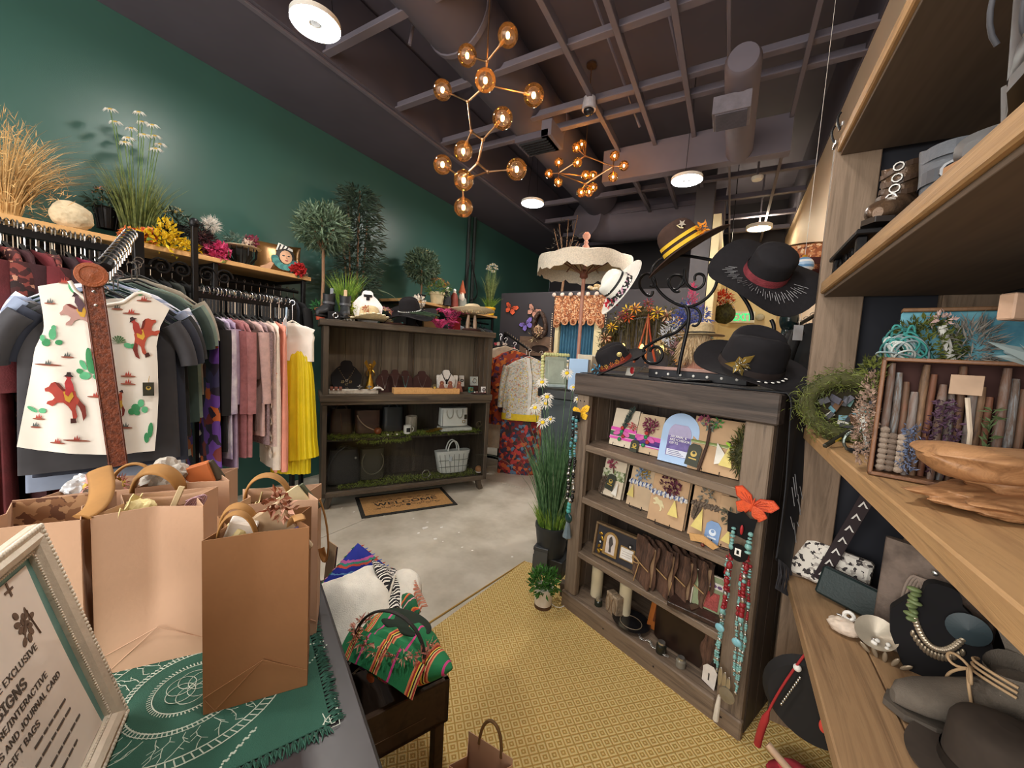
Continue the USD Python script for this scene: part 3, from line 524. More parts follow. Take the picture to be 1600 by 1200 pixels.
# belt
T=thing('leather_belt','tooled brown leather belt with round end hanging over the cowboy top','belt',TP,rzT)
bp=np.array([loc2(*p,y=-.075) for p in ((143,432),(152,490),(163,570),(174,650),(185,728))]);bp[:,1]=-.075;bp=lerp_curve(bp,30)
tool=mt('tooled_leather','7c3f28',.45,h2='4d2418',vs=60,bump=.9,bs=120)
sd=np.array([1,0,.12])*.0305;obj('strap',B().sheet(np.stack([bp-sd,bp-sd*.5,bp+sd*.5,bp+sd],0),.005),tool,T,smooth=40)
for s in (-1,1):obj('edge_stitching',B().tube(bp+sd*.86*s-[0,.004,0],.002,5),plain('5a2c1c',.5),T)
Mb=rotx(math.pi/2) ;c=bp[0]+[0,-.006,.005]
obj('round_end',B().lathe([(0,0),(.047,0),(.05,.004),(.047,.011),(.035,.012),(.033,.008),(.02,.008),(0,.012)],32,c,Mb),mt('saddle_leather','96502f',.4,.3,40,bump=.6),T,smooth=40)
for k in (1,3):obj('snap',B().ell(bp[k+1]+[0,-.004,-.004],(.006,.003,.006),2),steel,T,smooth=True)
t=thing('price_tag','dark olive hang tag at the side of the white cowboy top','tag',TP+MT@(loc2(232,608,-.05)),rzT);obj('card',B().box((0,0,0),(.038,.002,.062)),plain('2c2a1c',.6),t);obj('emblem',B().prism(Point(0,0).buffer(.009).difference(Point(0,.003).buffer(.005)),0,.001,rotx(math.pi/2),(0,-.001,.005)),plain('b79a4a',.4),t);obj('string',B().tube([(0,0,.03),(.004,0,.06)],.001,4),plain('c9a25a'),t)
# ================================================================ on the oak shelf and beside the rack
straw=mt('dry_straw','dcb77c',.8,.35,8);straw2=mt('dry_seed','d4ac70',.8,.3,30)
gleaf=leafmat('grass_green','7c9a4f','4c6b33');gleaf2=leafmat('bright_grass','9dbb52','5f8a35');gleaf3=leafmat('deep_grass','6f9468','3f6640')
dleaf=leafmat('dark_leaf','4d6150','2c3c30',.2);oleaf=leafmat('olive_leaf','6b8166','3a4d3a',.2);bark=wood('bark','6e4f3a','8b6a4e',sc=(30,30,6));petal=leafmat('white_petal','f6f4ee','e6e2d8',.3);eye=plain('e8c21a',.7);eye2=plain('c9a94a',.7)
terra=mt('terracotta','c5573a',.7,.15,12)
p0=at(8,345,X=-3.66);p0[2]=ZS
t=thing('dry_grass','big golden bundle of dry feathery grass at the left end of the oak shelf','dried grass',p0)
b=blades(420,.05,.62,.42,.005,5,.35,.3,5);obj('stalks',b,straw,t,kind='stuff')
rg=np.random.default_rng(8);P,Dv=[],[]
for k in range(1300):
    a,q=rg.uniform(0,6.28),rg.uniform(.35,1);e=rg.uniform(.1,1.45);r=.62*q;c=np.array([math.cos(a)*math.cos(e)*r*.75,math.sin(a)*math.cos(e)*r*.45,.02+math.sin(e)*r*.9]);P.append(c);Dv.append(c+rg.normal(size=3)*.25)
obj('plumes',leaves(P,Dv,.055,.0045,9),straw2,t,kind='stuff');obj('binding',B().lathe([(.06,0),(.055,.05),(.065,.09),(.05,.09),(.045,0)],16),straw2,t)
def pxz(px,py,X,z=None):
    p=at(px,py,X=X)
    if z is not None:p[2]=z
    return p
t=thing('rock','pale rounded rock on the oak shelf beside the dry grass','rock',pxz(113,355,-3.52,ZS));obj('stone',B().ell((0,0,.078),(.085,.09,.085),4,None,.22,3),mt('pale_rock','d8c6a4',.9,.25,14,bump=.8,bs=60),t,smooth=True)
def flowers(T,n,r,c,cols,s,seed,name='blossom',up=.6):
    g=np.random.default_rng(seed)
    for k in range(n):
        d=g.normal(size=3);d[2]=abs(d[2])+up;d /= np.linalg.norm(d);p=np.asarray(c)+d*r*g.uniform(.7,1.05)
        pb,eb=daisy(p,d,s*g.uniform(.8,1.2),seed+k,6,-.35);f=obj(name,pb,cols[k % len(cols)],T);obj('eye',eb,eye2,f)
def pot(T,r,h,m,n=20,soil=True,name='pot'):
    obj(name,B().lathe([(0,0),(r*.72,0),(r*.78,.004),(r*.96,h*.8),(r*1.06,h*.8),(r*1.06,h),(r*.92,h),(r*.9,h*.86),(0,h*.86)],n),m,T,smooth=35)
for px,lab,cols,sd_ in ((168,'black iron basket of rusty pink flowers beside the tall daisy grass, left of it',[plain('b4554a',.8),plain('c9877a',.8)],1),(273,'black iron basket of white and yellow flowers right of the tall daisy grass',[plain('e8dfc0',.8),plain('d8b84a',.8),plain('f4efe6',.8)],2)):
    p=pxz(px,345,-3.80,ZS+.10);t=thing('flower_basket',lab,'flower basket',p);obj('wall_bracket',B().bx(-.15,-.06,-.01,.01,.06,.08).bx(-.15,-.14,-.02,.02,.02,.14),mk,t)
    obj('bucket',B().lathe([(.035,.0),(.045,.0),(.062,.13),(.068,.14),(.05,.14),(.04,.01),(0,.01)],18),mk,t)
    for k in range(10):a=k*.628;obj('wire',B().tube([(.047*math.cos(a),.047*math.sin(a),0),(.072*math.cos(a),.072*math.sin(a),.15)],.0035,5),mk,t)
    obj('foliage',crown_leaves(160,(.09,.09,.07),(0,0,.18),.05,.014,sd_),dleaf,t,kind='stuff');flowers(t,14,.1,(0,0,.17),cols,.02,sd_)
p=pxz(213,360,-3.72,ZS);t=thing('daisy_grass','tall artificial grass with pale daisies on the oak shelf against the green wall','plant',p)
obj('blades',blades(330,.07,.60,.16,.009,12,.45,.12),leafmat('olive_grass','8f9a58','55633a'),t,kind='stuff');obj('base',B().lathe([(0,0),(.07,0),(.075,.06),(0,.06)],18),mk,t)
for k,(px,py) in enumerate(((172,170),(217,175),(180,190),(222,190),(238,195),(205,200),(242,212),(225,210),(200,215),(250,225),(243,232),(195,222))):
    q=at(px,py,X=-3.72+.04*math.sin(k*2))-p;obj('stem',B().tube(bez((q[0]*.2,q[1]*.2,.05),(q[0]*.5,q[1]*.6,q[2]*.6),q,n=7),.0025,5),gleaf,t);pb,eb=daisy(q,(.5,-.4,.9),.042,k,12,.4);f=obj('daisy',pb,petal,t);obj('eye',eb,eye2,f)
t=thing('silk_flowers','cluster of ruffled orange silk flowers on the oak shelf','flowers',pxz(222,378,-3.52,ZS))
for k,c in enumerate(((-.05,-.02,.05),(.03,0,.045),(0,.05,.06),(-.02,-.06,.04))):obj('blossom',puff(110,.042,30+k,.03,.028,c),plain(('e8763a','d8642e','ef8f52','e2804a')[k],.8),t)
obj('foliage',crown_leaves(60,(.1,.1,.03),(0,0,.02),.05,.02,4),gleaf,t,kind='stuff')
t=thing('silk_flowers','trailing bright yellow silk leaves on the oak shelf','flowers',pxz(258,385,-3.5,ZS));obj('sprays',crown_leaves(420,(.09,.20,.05),(0,.0,.035),.04,.022,40,.4),leafmat('yellow_leaf','f2d426','d0a510',.3),t,kind='stuff');obj('upper_spray',crown_leaves(120,(.05,.05,.08),(-.02,.02,.12),.04,.022,41,.4),leafmat('yellow_leaf2','ecd030','d0a510',.3),t,kind='stuff');obj('stems',blades(20,.1,.07,.1,.004,3),gleaf,t,kind='stuff')
p=pxz(319,388,-3.55,ZS);t=thing('fur_headdress','small figure with wine red and black fur topped by white fur on the oak shelf','figure',p)
obj('body',puff(700,.07,50,.05,.006,(0,0,.11),-.3),plain('4a1a22',.9),t);obj('dark_fur',puff(600,.06,51,.05,.006,(0,-.03,.17),-.1),plain('1c1718',.9),t);obj('white_fur',puff(420,.035,52,.05,.004,(.02,.04,.25),.2),plain('e4ddd4',.9),t);obj('stand',B().lathe([(0,0),(.06,0),(.05,.02),(.015,.03),(.012,.2),(0,.2)],16),plain('b98a72',.7),t)
t=thing('silk_flowers','bright pink peony bloom lying on the oak shelf','flowers',pxz(340,398,-3.5,ZS));obj('bloom',puff(330,.07,60,.035,.03,(0,0,.05),.2),leafmat('peony_pink','e65a8e','c23468',.3),t);obj('leaf',crown_leaves(12,(.09,.09,.02),(0,0,.015),.06,.03,6),gleaf,t)
p=pxz(378,400,-3.55,ZS);t=thing('wire_planter','black wire planter with a pale disc rim and wine coloured flowers','planter',p)
obj('disc',B().lathe([(.0,.135),(.13,.14),(.135,.146),(.0,.15)],28),plain('e6d6b4',.6),t,smooth=30)
for k in range(16):a=k*.3927;obj('wire',B().tube([(.05*math.cos(a),.05*math.sin(a),0),(.10*math.cos(a),.10*math.sin(a),.07),(.105*math.cos(a),.105*math.sin(a),.135)],.004,5),mk,t)
obj('inner_pot',B().lathe([(0,0),(.05,0),(.07,.12),(0,.12)],18),plain('1d2220',.6),t);obj('succulent',crown_leaves(110,(.06,.06,.05),(-.04,-.02,.19),.05,.016,7),leafmat('grey_leaf','7d9488','46584e'),t,kind='stuff');obj('flower',puff(110,.04,62,.03,.02,(.02,.06,.21)),plain('8f3a52',.8),t);obj('pale_flower',puff(90,.03,63,.03,.02,(.03,.03,.175)),plain('e4cfc0',.8),t)
# painted pillow with a lady's face
p=pxz(436,424,-3.6,ZS);Mp=rotz(1.15)@rotx(-.25);t=thing('painted_cushion','shiny gold cushion painted with a dark haired lady in a teal ruff and striped cap','cushion',p+[0,0,.015],M=Mp)
u=np.linspace(-1,1,17);Uq,Vq=np.meshgrid(u,u,indexing='ij');ed=1-.10*(Uq**2)*(1-Vq**2)*0;pf=(1-Uq**4)*(1-Vq**4)
def pil(s):return np.stack([Uq*.19*(1-.07*(1-Vq**2)),s*.05*np.sqrt(pf)+.06,Vq*.15*(1-.07*(1-Uq**2))+.15],-1)
bb=B();bb.sheet(pil(-1),.002);bb.sheet(pil(1),.002);obj('cover',bb,mt('gold_satin','8a6233',.3,.3,6,metallic=.5),t,smooth=60)
from shapely import affinity
def pat(pl,y,m,nm):pl=affinity.scale(pl,1.5,1.5,origin=(.075,.115));obj(nm,B().prism(pl,0,.004,rotx(math.pi/2),(0,y,0)),m,t)
pat(Point(.06,.15).buffer(.05),.006,plain('2c2420',.6),'painted_hair');pat(Polygon(blob(.063,.14,.033,.043)),.002,plain('e6b48e',.6),'painted_face');pat(Polygon([(.01,.175),(.025,.225),(.055,.215),(.10,.195),(.10,.18),(.06,.195)]),.000,plain('f0ece4',.6),'painted_cap')
for k in range(3):pat(Polygon([(.02+k*.02,.182+k*.003),(.028+k*.02,.18+k*.003),(.04+k*.02,.215-k*.004),(.032+k*.02,.218-k*.004)]),-.002,plain('232020',.6),'cap_stripe')
for k in range(9):a=3.3+k*.31;pat(Point(.06+.055*math.cos(a),.135+.062*math.sin(a)).buffer(.02),.001-.0003*k,plain('4f9a94' if k % 2 else '3f7f80',.7),'painted_ruff')
for x in (.05,.078):pat(Polygon(blob(x,.147,.007,.003)),-.002,plain('2a1c18',.5),'painted_eye')
pat(Polygon(blob(.066,.118,.009,.0035)),-.002,plain('b0343c',.5),'painted_mouth');pat(Polygon([(.066,.148),(.071,.128),(.063,.128)]),-.0015,plain('cf9270',.6),'painted_nose');pat(Polygon([(-.06,.03),(-.02,.05),(.0,.09),(-.015,.1),(-.04,.075),(-.07,.06)]),.002,plain('d8a47c',.6),'painted_hand')
t=thing('silk_flowers','deep red rose on the right end of the oak shelf','flowers',pxz(466,426,-3.46,ZS));obj('bloom',puff(170,.045,66,.034,.03,(0,0,.045),.2),plain('c02224',.7),t);obj('bud',puff(40,.018,67,.02,.015,(.0,.06,.02)),plain('e4d4c8',.8),t);obj('leaf',crown_leaves(14,(.06,.06,.02),(0,0,.012),.05,.025,8),dleaf,t)
# ================================================================ the dark cabinet
CL0=np.array([-3.041,2.078,0]);cA=math.atan2(.849,.528);MC=rotz(cA);CW,CD,CZ=1.61,.42,1.70
def cl(px,py,y=0.0):n=MC@np.array([0,1.0,0]);return MC.T@(at(px,py,plane=(CL0+n*y,n))-CL0)
def cw(px,py,y,z=None):
    q=cl(px,py,y)
    if z is not None:q[2]=z
    return CL0+MC@q
cwood=wood('weathered_dark','2f2720','4a3f33','5a4c3c',sc=(20,20,1.5));cwood2=wood('weathered_dark_long','2f2720','4d4236','63543f',sc=(1.5,20,20));cback=wood('grey_back','4a4238','6b6152','7d7260',sc=(16,16,.9),bump=.3);cint=wood('dark_inside','2a231e','3b322b','453a32',sc=(16,16,1))
t=thing('display_cabinet','weathered dark wooden cabinet with an open jewellery shelf above sliding glass doors','cabinet',CL0,cA)
for x in (0,CW-.04):obj('side',B().bx(x,x+.04,.0 if x==0 else 0,CD,.12,1.0),cwood,t)
obj('hutch_side',B().bx(0,.04,0,CD,1.045,CZ-.05),cwood,t)
for y in (0,.12,.22,.32,CD-.04):obj('side_stile',B().bx(CW-.04,CW,y,y+(.045 if y in (0,CD-.04) else .018),1.045,CZ-.05),cwood,t)
obj('hutch_post',B().bx(0,.045,-.008,.03,1.04,CZ-.05),cwood,t)
obj('top',B().bx(-.03,CW+.02,-.025,CD+.01,CZ-.055,CZ),cwood2,t);obj('middle_board',B().bx(-.02,CW+.01,-.03,CD,.985,1.045),cwood2,t);obj('middle_lip',B().bx(-.01,CW,-.015,0,.955,.985),cwood2,t)
obj('bottom',B().bx(0,CW,0,CD,.115,.155),cwood2,t)
for k in range(9):x0=.04+k*.17;obj('back_board',B().bx(x0+.001,x0+.169,CD-.02,CD,1.045,CZ-.05),cback,t)
obj('back_post',B().bx(.82,.87,CD-.04,CD-.02,1.045,CZ-.05),cwood,t);obj('lower_back',B().bx(.04,CW-.04,CD-.02,CD,.155,.985),cint,t)
obj('inner_shelf',B().bx(.04,CW-.04,.07,CD-.02,.605,.625),cint,t)
for x,s in ((.08,-1),(CW-.08,1)):
    for y in (.06,CD-.06):obj('foot',B().box((x+s*.02,y,.06),(.05,.06,.125),roty(-s*.3)),cwood,t)
pane=glass('cabinet_glass',(.985,.995,.99),.5,1.3)
for x0,x1,y in ((.04,.83,.022),(.80,CW-.04,.012)):obj('glass_door',B().bx(x0,x1,y,y+.005,.16,.955,.001),pane,t)
for z in (.158,.957):obj('door_track',B().bx(.04,CW-.04,.004,.035,z-.006,z+.006),cwood2,t)
mossm=leafmat('moss','97a545','5a6b2a',.15,60)
def moss(lab,x0,x1,y0,y1,z,n,seed,h=.03):
    g=np.random.default_rng(seed);P=np.stack([g.uniform(x0,x1,n),g.uniform(y0,y1,n),np.zeros(n)],1);P[:,2]=z+h*meshkit.noise(P*9)*g.uniform(0,1,n);obj('moss',leaves(P,g.normal(size=(n,3))+[0,0,.5],.03,.007,seed),mossm,T_,kind='stuff')
T_=thing('moss_bed','green moss spread along the middle glass shelf of the cabinet','moss',CL0,cA);moss('',.06,1.54,.045,.2,.63,2600,1);moss('',.3,.8,.04,.07,.58,400,4,.05)
T_=thing('moss_bed','green moss spread over the bottom of the cabinet','moss',CL0,cA);moss('',.15,1.54,.05,.24,.16,2600,2)
# --- things in the cabinet
def cthing(name,lab,cat,px,py,y,z,dr=0.0,group=None):return thing(name,lab,cat,cw(px,py,y,z),cA+dr,group)
velv,choc,ivory=plain('141215',.95),mt('chocolate_velvet','3c211d',.9,.15),plain('e9e6e0',.6)
BS=[(-.05,0),(.05,0),(.085,.07),(.09,.12),(.055,.165),(.028,.185),(.024,.215),(-.024,.215),(-.028,.185),(-.055,.165),(-.09,.12),(-.085,.07)]
def bust(T,s,m,tilt=.18,th=.03,sx=1.0):
    p=Polygon([(x*s*sx,z*s) for x,z in BS]).buffer(-.014*s).buffer(.032*s).buffer(-.008*s);obj('form',B().prism(p,-th/2,th/2,rotx(math.pi/2-tilt),(0,0,0)),m,T);obj('easel',B().box((0,.04*s,.06*s),(.02,.01,.13*s),rotx(.35)),m,T)
    return lambda x,z,o=.002:(x*s,-th/2-o+z*s*math.sin(tilt)*1.0,z*s*math.cos(tilt))
def necklace(T,f,m,w=.045,top=.17,bot=.07,n=17,r=.0035,name='necklace'):
    nb=B()
    for k in range(n):a=-1+2*k/(n-1);nb.ell(f(w*a,bot+(top-bot)*abs(a)**1.5),(r,r,r),1)
    nk=obj(name,nb,m,T);return nk
silver,gold,turq,coral=plain('c9c6c0',.25,.9),plain('c79a3c',.3,.9),plain('4fa8a4',.4),plain('b2262c',.35)
T=cthing('necklace_bust','large black velvet necklace bust with a cream flower pendant necklace','bust',541,605,.18,1.045);f=bust(T,1.32,velv,.1,.07);nk=necklace(T,f,plain('6c5a3c',.4),.05,.17,.09,15,.005)
for x,z,h in ((-.025,.078,'e6d490'),(.0,.088,'d8cfc0'),(.025,.078,'c9a860'),(.0,.062,'b8a878'),(.002,.03,'a89a78'),(.003,.008,'8f8468')):pb,eb=daisy(f(x,z,.006),(0,-1,.1),.018,3,6,0);obj('flower_charm',pb,plain(h,.4),T)
T=cthing('fairy_figurine','gold winged fairy figurine in the cabinet','figurine',578,600,.2,1.075);
obj('skirt',B().lathe([(0,.1),(.045,.0),(.05,.0),(.028,.08),(.016,.115),(.013,.15),(0,.15)],14),gold,T,smooth=40);obj('torso',B().lathe([(.012,.13),(.016,.16),(.02,.19),(.008,.205),(.008,.215),(0,.22)],12),gold,T,smooth=40);obj('head',B().ell((0,-.004,.232),(.014,.014,.018),2),gold,T,smooth=True)
for s in (-1,1):obj('wing',B().prism(Polygon([(0,.16),(s*.05,.25),(s*.035,.275),(s*.02,.23),(0,.19)]).buffer(.004),0,.004,rotx(math.pi/2),(0,.015,0)),gold,T);obj('arm',B().tube([(s*.018,0,.19),(s*.035,-.02,.16),(s*.03,-.05,.13)],.005,6),gold,T)
obj('base',B().lathe([(0,-.03),(.05,-.03),(.04,0),(0,0)],16),plain('2a2218',.5),T)
T=cthing('wooden_tray','whitewashed worn wooden plank in the cabinet under the fairy','tray',553,614,.08,1.047);obj('plank',B().bx(-.21,.21,-.03,.06,0,.035),mt('whitewash','cfc8bc',.8,.4,20,bump=.6),T)
T=cthing('wooden_tray','long oak tray in the cabinet holding brown leather pieces','tray',667,614,.07,1.047);o=B().bx(-.33,.33,-.05,-.038,0,.055).bx(-.33,.33,.04,.052,0,.055).bx(-.33,-.318,-.04,.04,0,.055).bx(.318,.33,-.04,.04,0,.055).bx(-.32,.32,-.04,.04,0,.01);obj('box',o,oak,T)
for k,(px,lab) in enumerate(((518,'first from the left'),(525,'second'),(532,'third'))):T=cthing('ring_cube','small reddish ring cube in front of the black bust, %s' % lab,'ring holder',px,606,.05,1.082);obj('block',B().bx(-.012,.012,-.012,.012,0,.03),plain('a8604e',.6),T);obj('ring',B().tube(arc((0,-.014,.016),.007,0,6.28,12),.002,5),silver,T)
for k,(px,lab) in enumerate(((562,'left of the fairy'),(577,'under the fairy'),(590,'right of the fairy'))):T=cthing('trinket_dish','tiny tarnished silver dish on a foot, %s' % lab,'dish',px,606,.06,1.082);obj('bowl',B().lathe([(0,0),(.016,0),(.006,.008),(.006,.02),(.026,.034),(.024,.036),(0,.024)],14),silver,T,smooth=40);obj('lid_knob',B().ell((0,0,.042),(.006,.006,.008),1),silver,T)
T=cthing('hand_ornament','small white ceramic hand lying on the whitewashed plank','ornament',591,606,.04,1.083);obj('palm',B().tube(bez((-.045,0,.01),(-.01,0,.03),(.03,0,.03),(.04,0,.0)),[.008,.010,.012,.012,.012,.011,.01,.009,.008,.008,.007,.006],10),ivory,T,smooth=True);obj('wrist',B().ell((.04,0,.004),(.011,.011,.008),2),ivory,T)
for k,(px,h,m) in enumerate(((601,.95,silver),(617,.98,silver),(633,.95,turq),(659,.95,silver))):
    T=cthing('necklace_bust','dark chocolate necklace bust in the cabinet, %s' % ('leftmost of the four','second of the four from the left','third of the four with a beaded necklace','rightmost of the four with a silver chain')[k],'bust',px,608,.2,1.05);f=bust(T,h,choc,.12,.03,.85 if k<3 else 1.1);nk=necklace(T,f,m,.03 if k<3 else .045,.16,.05);obj('pendant',B().ell(f(0,.04,.004),(.006,.004,.012),2),m,T)
T=cthing('necklace_bust','white necklace bust with a black bead necklace in the cabinet','bust',697,606,.22,1.06);f=bust(T,.98,ivory,.1,.03);necklace(T,f,velv,.05,.19,.1,19,.006);obj('pendant',B().box(f(0,.1,.006),(.018,.006,.05)),velv,T)
for k,px in enumerate((685,711)):T=cthing('earring_stand','white T shaped jewellery stand %s of the white bust' % ('left','right')[k],'stand',px,606,.24,1.06);obj('stem',B().prism([(-.012,0),(.012,0),(.026,.15),(.02,.165),(-.02,.165),(-.026,.15)],-.006,.006,rotx(math.pi/2)),ivory,T);obj('foot',B().bx(-.03,.03,-.02,.02,-.006,.004),ivory,T)
lea=mt('brown_suede','8a5240',.8,.25,30)
for k,px in enumerate((690,703,717)):
    T=cthing('leather_earrings','brown fringed leather ornament standing in the oak tray, %s' % ('left of three','middle of three','right of three')[k],'ornament',px,610,.06,1.065);obj('head',B().prism(Point(0,.09).buffer(.022),-.003,.003,rotx(math.pi/2)),lea,T)
    for j in range(5):obj('fringe',B().prism([(-.008+(j-2)*.006,.075),(.006+(j-2)*.006,.075),(.010+(j-2)*.016,0),(-.006+(j-2)*.016,.0)],-.002,.002,rotx(math.pi/2),(0,-.001*j,0)),lea,T)
    obj('disc',B().ell((0,-.006,.085),(.008,.003,.008),2),plain('d8a070',.3,.6),T)
for k,(px,py,y,w,h,hh,lab) in enumerate(((722,580,.3,.06,.12,'e8e6e2','white jewellery card standing behind the leather ornaments'),(742,570,.3,.10,.10,'c6cfcc','pale grey jewellery card with a bracelet at the right of the cabinet'),(756,600,.1,.06,.07,'f2f0ee','white jewellery card with a dark pendant at the front right of the cabinet'),(736,598,.14,.06,.06,'3b7d70','teal jewellery card at the right of the cabinet'))):
    q=cl(px,py,y);T=thing('jewellery_card',lab,'card',CL0+MC@np.array([q[0],y,1.048 if y<.2 else 1.1 if k==0 else 1.11]),cA+.1);obj('card',B().box((0,0,h/2),(w,.004,h),rotx(-.1)),plain(hh,.5),T);obj('jewel',B().tube(arc((0,-.008,h*.55),w*.25,0,6.28,16),.004,6),(velv,silver,choc,gold)[k],T)
    if k in (0,1):obj('riser',B().bx(-w/2,w/2,-.02,.03,-.055,0),choc,T)
T=cthing('leather_pouch','flat brown leather piece with beads at the front right of the jewellery shelf','pouch',748,616,.05,1.047);obj('flap',B().ell((0,0,.008),(.10,.05,.012),3),choc,T,smooth=True)
for k in range(5):obj('bead',B().ell((-.06+.03*k,-.03+.01*(k % 2),.02),(.008,.008,.008),2),(ivory,plain('d8a8a0',.5),silver)[k % 3],T)
T=cthing('charm_pile','sparkling silver charms heaped in front of the rightmost dark bust','charms',660,610,.05,1.06)
for k in range(14):obj('charm',B().ell((rg.uniform(-.05,.05),rg.uniform(-.02,.02),.012+rg.uniform(0,.02)),(.009,.007,.007),1,rotz(k)),silver if k % 2 else ivory,T)
T=cthing('small_card','small olive brand card with a yellow emblem in the oak tray','card',679,606,.05,1.07);obj('card',B().prism(sbox(-.022,0,.022,.055).union(Point(0,.055).buffer(.022)),-.002,.002,rotx(math.pi/2)),plain('5a5038',.6),T);obj('emblem',B().prism(Point(0,.04).buffer(.011),0,.001,rotx(math.pi/2),(0,-.002,0)),plain('d8b850',.5),T)
def handbag(T,w,h,d,m,flare=1.0,handle=.1,hm=None,n=24,rnd=.5,hw=.5):
    th=np.linspace(0,6.283,n,endpoint=False);Rg=[]
    for q in (0,.03,.2,.5,.8,.97,1.0):
        s=1+(flare-1)*q;e=.93 if q in (0,) else 1;Rg.append(np.stack([w/2*s*e*np.sign(np.cos(th))*np.abs(np.cos(th))**rnd,d/2*(1.1-.35*q)*e*np.sign(np.sin(th))*np.abs(np.sin(th))**rnd,np.full(n,h*q)],1))
    obj('body',B().loops(np.array(Rg)),m,T,smooth=40)
    for s in (-1,1) if handle else ():obj('handle',B().tube(np.vstack([arc((0,s*d*.2,h*.92),1,0,math.pi,14)*[w*hw/2,1,1]+[0,0,0]])*[1,1,1] if False else np.stack([w*hw/2*np.cos(np.linspace(0,math.pi,14)),np.full(14,s*d*.22),h*.9+handle*np.sin(np.linspace(0,math.pi,14))],1),.008,8),hm or m,T,smooth=True)
bl,tl_=plain('33231c',.5),plain('5b4034',.6)
def lbag(px,py,y,z,nm,lab,w,h,d,m,**k):T=cthing(nm,lab,'bag',px,py,y,z);handbag(T,w,h,d,m,**k);return T
T=lbag(532,690,.2,.655,'handbag','dark brown leather handbag standing left on the mossy shelf',.2,.24,.12,mt('dark_brown_leather','3d2a20',.5,.3,15),flare=.85,handle=.07);obj('lacing',B().tube([(.0,-.06,.03),(.005,-.06,.1),(-.01,-.055,.2)],.006,6),tl_,T)
T=lbag(573,690,.2,.655,'handbag','brown handbag with a diagonal stitched flap second on the mossy shelf',.22,.22,.12,mt('mid_brown_leather','4a3026',.5,.3,15),flare=1.05,handle=0);obj('flap_edge',B().tube(bez((-.1,-.065,.18),(-.06,-.075,.06),(.1,-.07,.02)),.006,6),plain('a58c78',.6),T)
T=lbag(612,690,.24,.655,'handbag','charcoal handbag behind the birch log on the mossy shelf',.2,.24,.12,plain('23262a',.5),flare=.95,handle=.06)
T=cthing('birch_log','grey birch log cup standing on the mossy shelf','log',642,688,.16,.65);obj('bark',B().lathe([(0,0),(.055,0),(.058,.15),(.05,.16),(.045,.15),(.0,.14)],22,wob=lambda a:1+.04*np.sin(5*a)),wood('birch','6d655a','9a9184','857b6c',sc=(30,30,4)),T,smooth=40)
T=cthing('mug','white mug with a dark picture on the mossy shelf','mug',636,692,.08,.65);obj('cup',B().lathe([(0,0),(.034,0),(.038,.01),(.038,.08),(.034,.08),(.034,.01),(0,.01)],22),ivory,T,smooth=40);obj('picture',B().prism(sbox(-.018,.02,.018,.06),0,.002,rotx(math.pi/2),(0,-.036,0)),plain('1d1d1f',.6),T);obj('ear',B().tube(arc((.04,0,.04),.022,-1.4,1.4,10),.005,6),ivory,T)
T=cthing('wooden_ball','orange brown wooden ball on the mossy shelf','ball',590,690,.1,.65);obj('ball',B().ell((0,0,.035),(.035,.035,.033),3),mt('orange_wood','8a4420',.4,.4,20),T,smooth=True);obj('knob',B().ell((0,0,.07),(.007,.007,.007),1),choc,T)
for k in range(4):T=cthing('key_chain','silver and black key chain on the mossy shelf, %s from the left' % ('first','second','third','fourth')[k],'key chain',605+k*7,690,.05,.65);obj('ring',B().tube(arc((0,0,.012),.011,0,6.28,12),.002,5),silver,T);obj('fob',B().bx(-.006,.012,-.02,-.008,0,.012),velv if k % 2 else ivory,T)
wl=mt('white_leather','e3e6e4',.45,.06,8)
T=lbag(707,674,.2,.69,'handbag','white structured handbag with looped handles on the upper glass shelf',.30,.19,.14,wl,handle=0,rnd=.35)
for s in (-.06,.05):obj('loop_handle',B().tube(bez((s-.03,-.05,.17),(s-.05,-.09,.07),(s+.04,-.09,.05),(s+.035,-.05,.18)),.006,7),plain('b9b8ae',.5),T,smooth=True)
obj('hang_tag',B().box((.11,-.085,.10),(.03,.006,.05)),plain('3a3428',.5),T);obj('hang_ring',B().tube(arc((.09,-.085,.05),.016,0,6.28,14),.003,5),gold,T);obj('seam',B().tube([(-.14,-.075,.0),(-.14,-.066,.18)],.002,4),plain('4a4a48',.6),T)
T=cthing('wooden_tray','short white painted board with a scalloped edge under the white handbag','tray',712,678,.12,.645);b=B().bx(-.17,.17,-.03,.12,0,.035)
for k in range(8):b.ell((-.15+k*.043,-.03,.012),(.022,.004,.012),1)
obj('board',b,plain('dfe3e0',.7),T)
T=cthing('jewellery_pile','heap of gold bangles left of the white handbag','jewellery',676,680,.06,.645)
for k in range(7):obj('bangle',B().tube(arc((k*.018-.04,rg.uniform(-.02,.02),.018),.03,0,6.28,18,'xy')+[0,0,k*.004],.004,6),gold,T)
T=cthing('jewellery_pile','dark beaded bracelets right of the white handbag','jewellery',750,672,.1,.675)
for k in range(5):obj('bracelet',B().tube(arc((k*.012-.02,0,.03),.03,0,6.28,16)+[0,k*.01,0],.005,6),plain('5a4e3a',.5),T)
T=lbag(536,768,.2,.185,'handbag','large black backpack standing left in the bottom of the cabinet',.30,.32,.14,plain('242427',.6),flare=.8,handle=.06);obj('strap',B().tube(bez((-.13,-.08,.05),(-.16,-.1,.25),(.0,-.09,.36)),.007,6),plain('3a3a3e',.5),T);obj('stud',B().ell((.1,-.06,.24),(.012,.006,.012),2),silver,T)
T=lbag(580,760,.24,.185,'handbag','olive brown shoulder bag beside the black backpack',.24,.30,.12,plain('3a3626',.6),flare=.9,handle=0);obj('strap',B().tube(arc((0,-.07,.18),.1,2.4,7.0,18)*[1,1,1.2]-[0,0,.04],.006,6),plain('6a6450',.5),T)
T=lbag(705,748,.2,.185,'tote_bag','white woven leather tote with two handles in the bottom of the cabinet',.30,.23,.15,wl,flare=1.32,handle=.13,hw=.42)
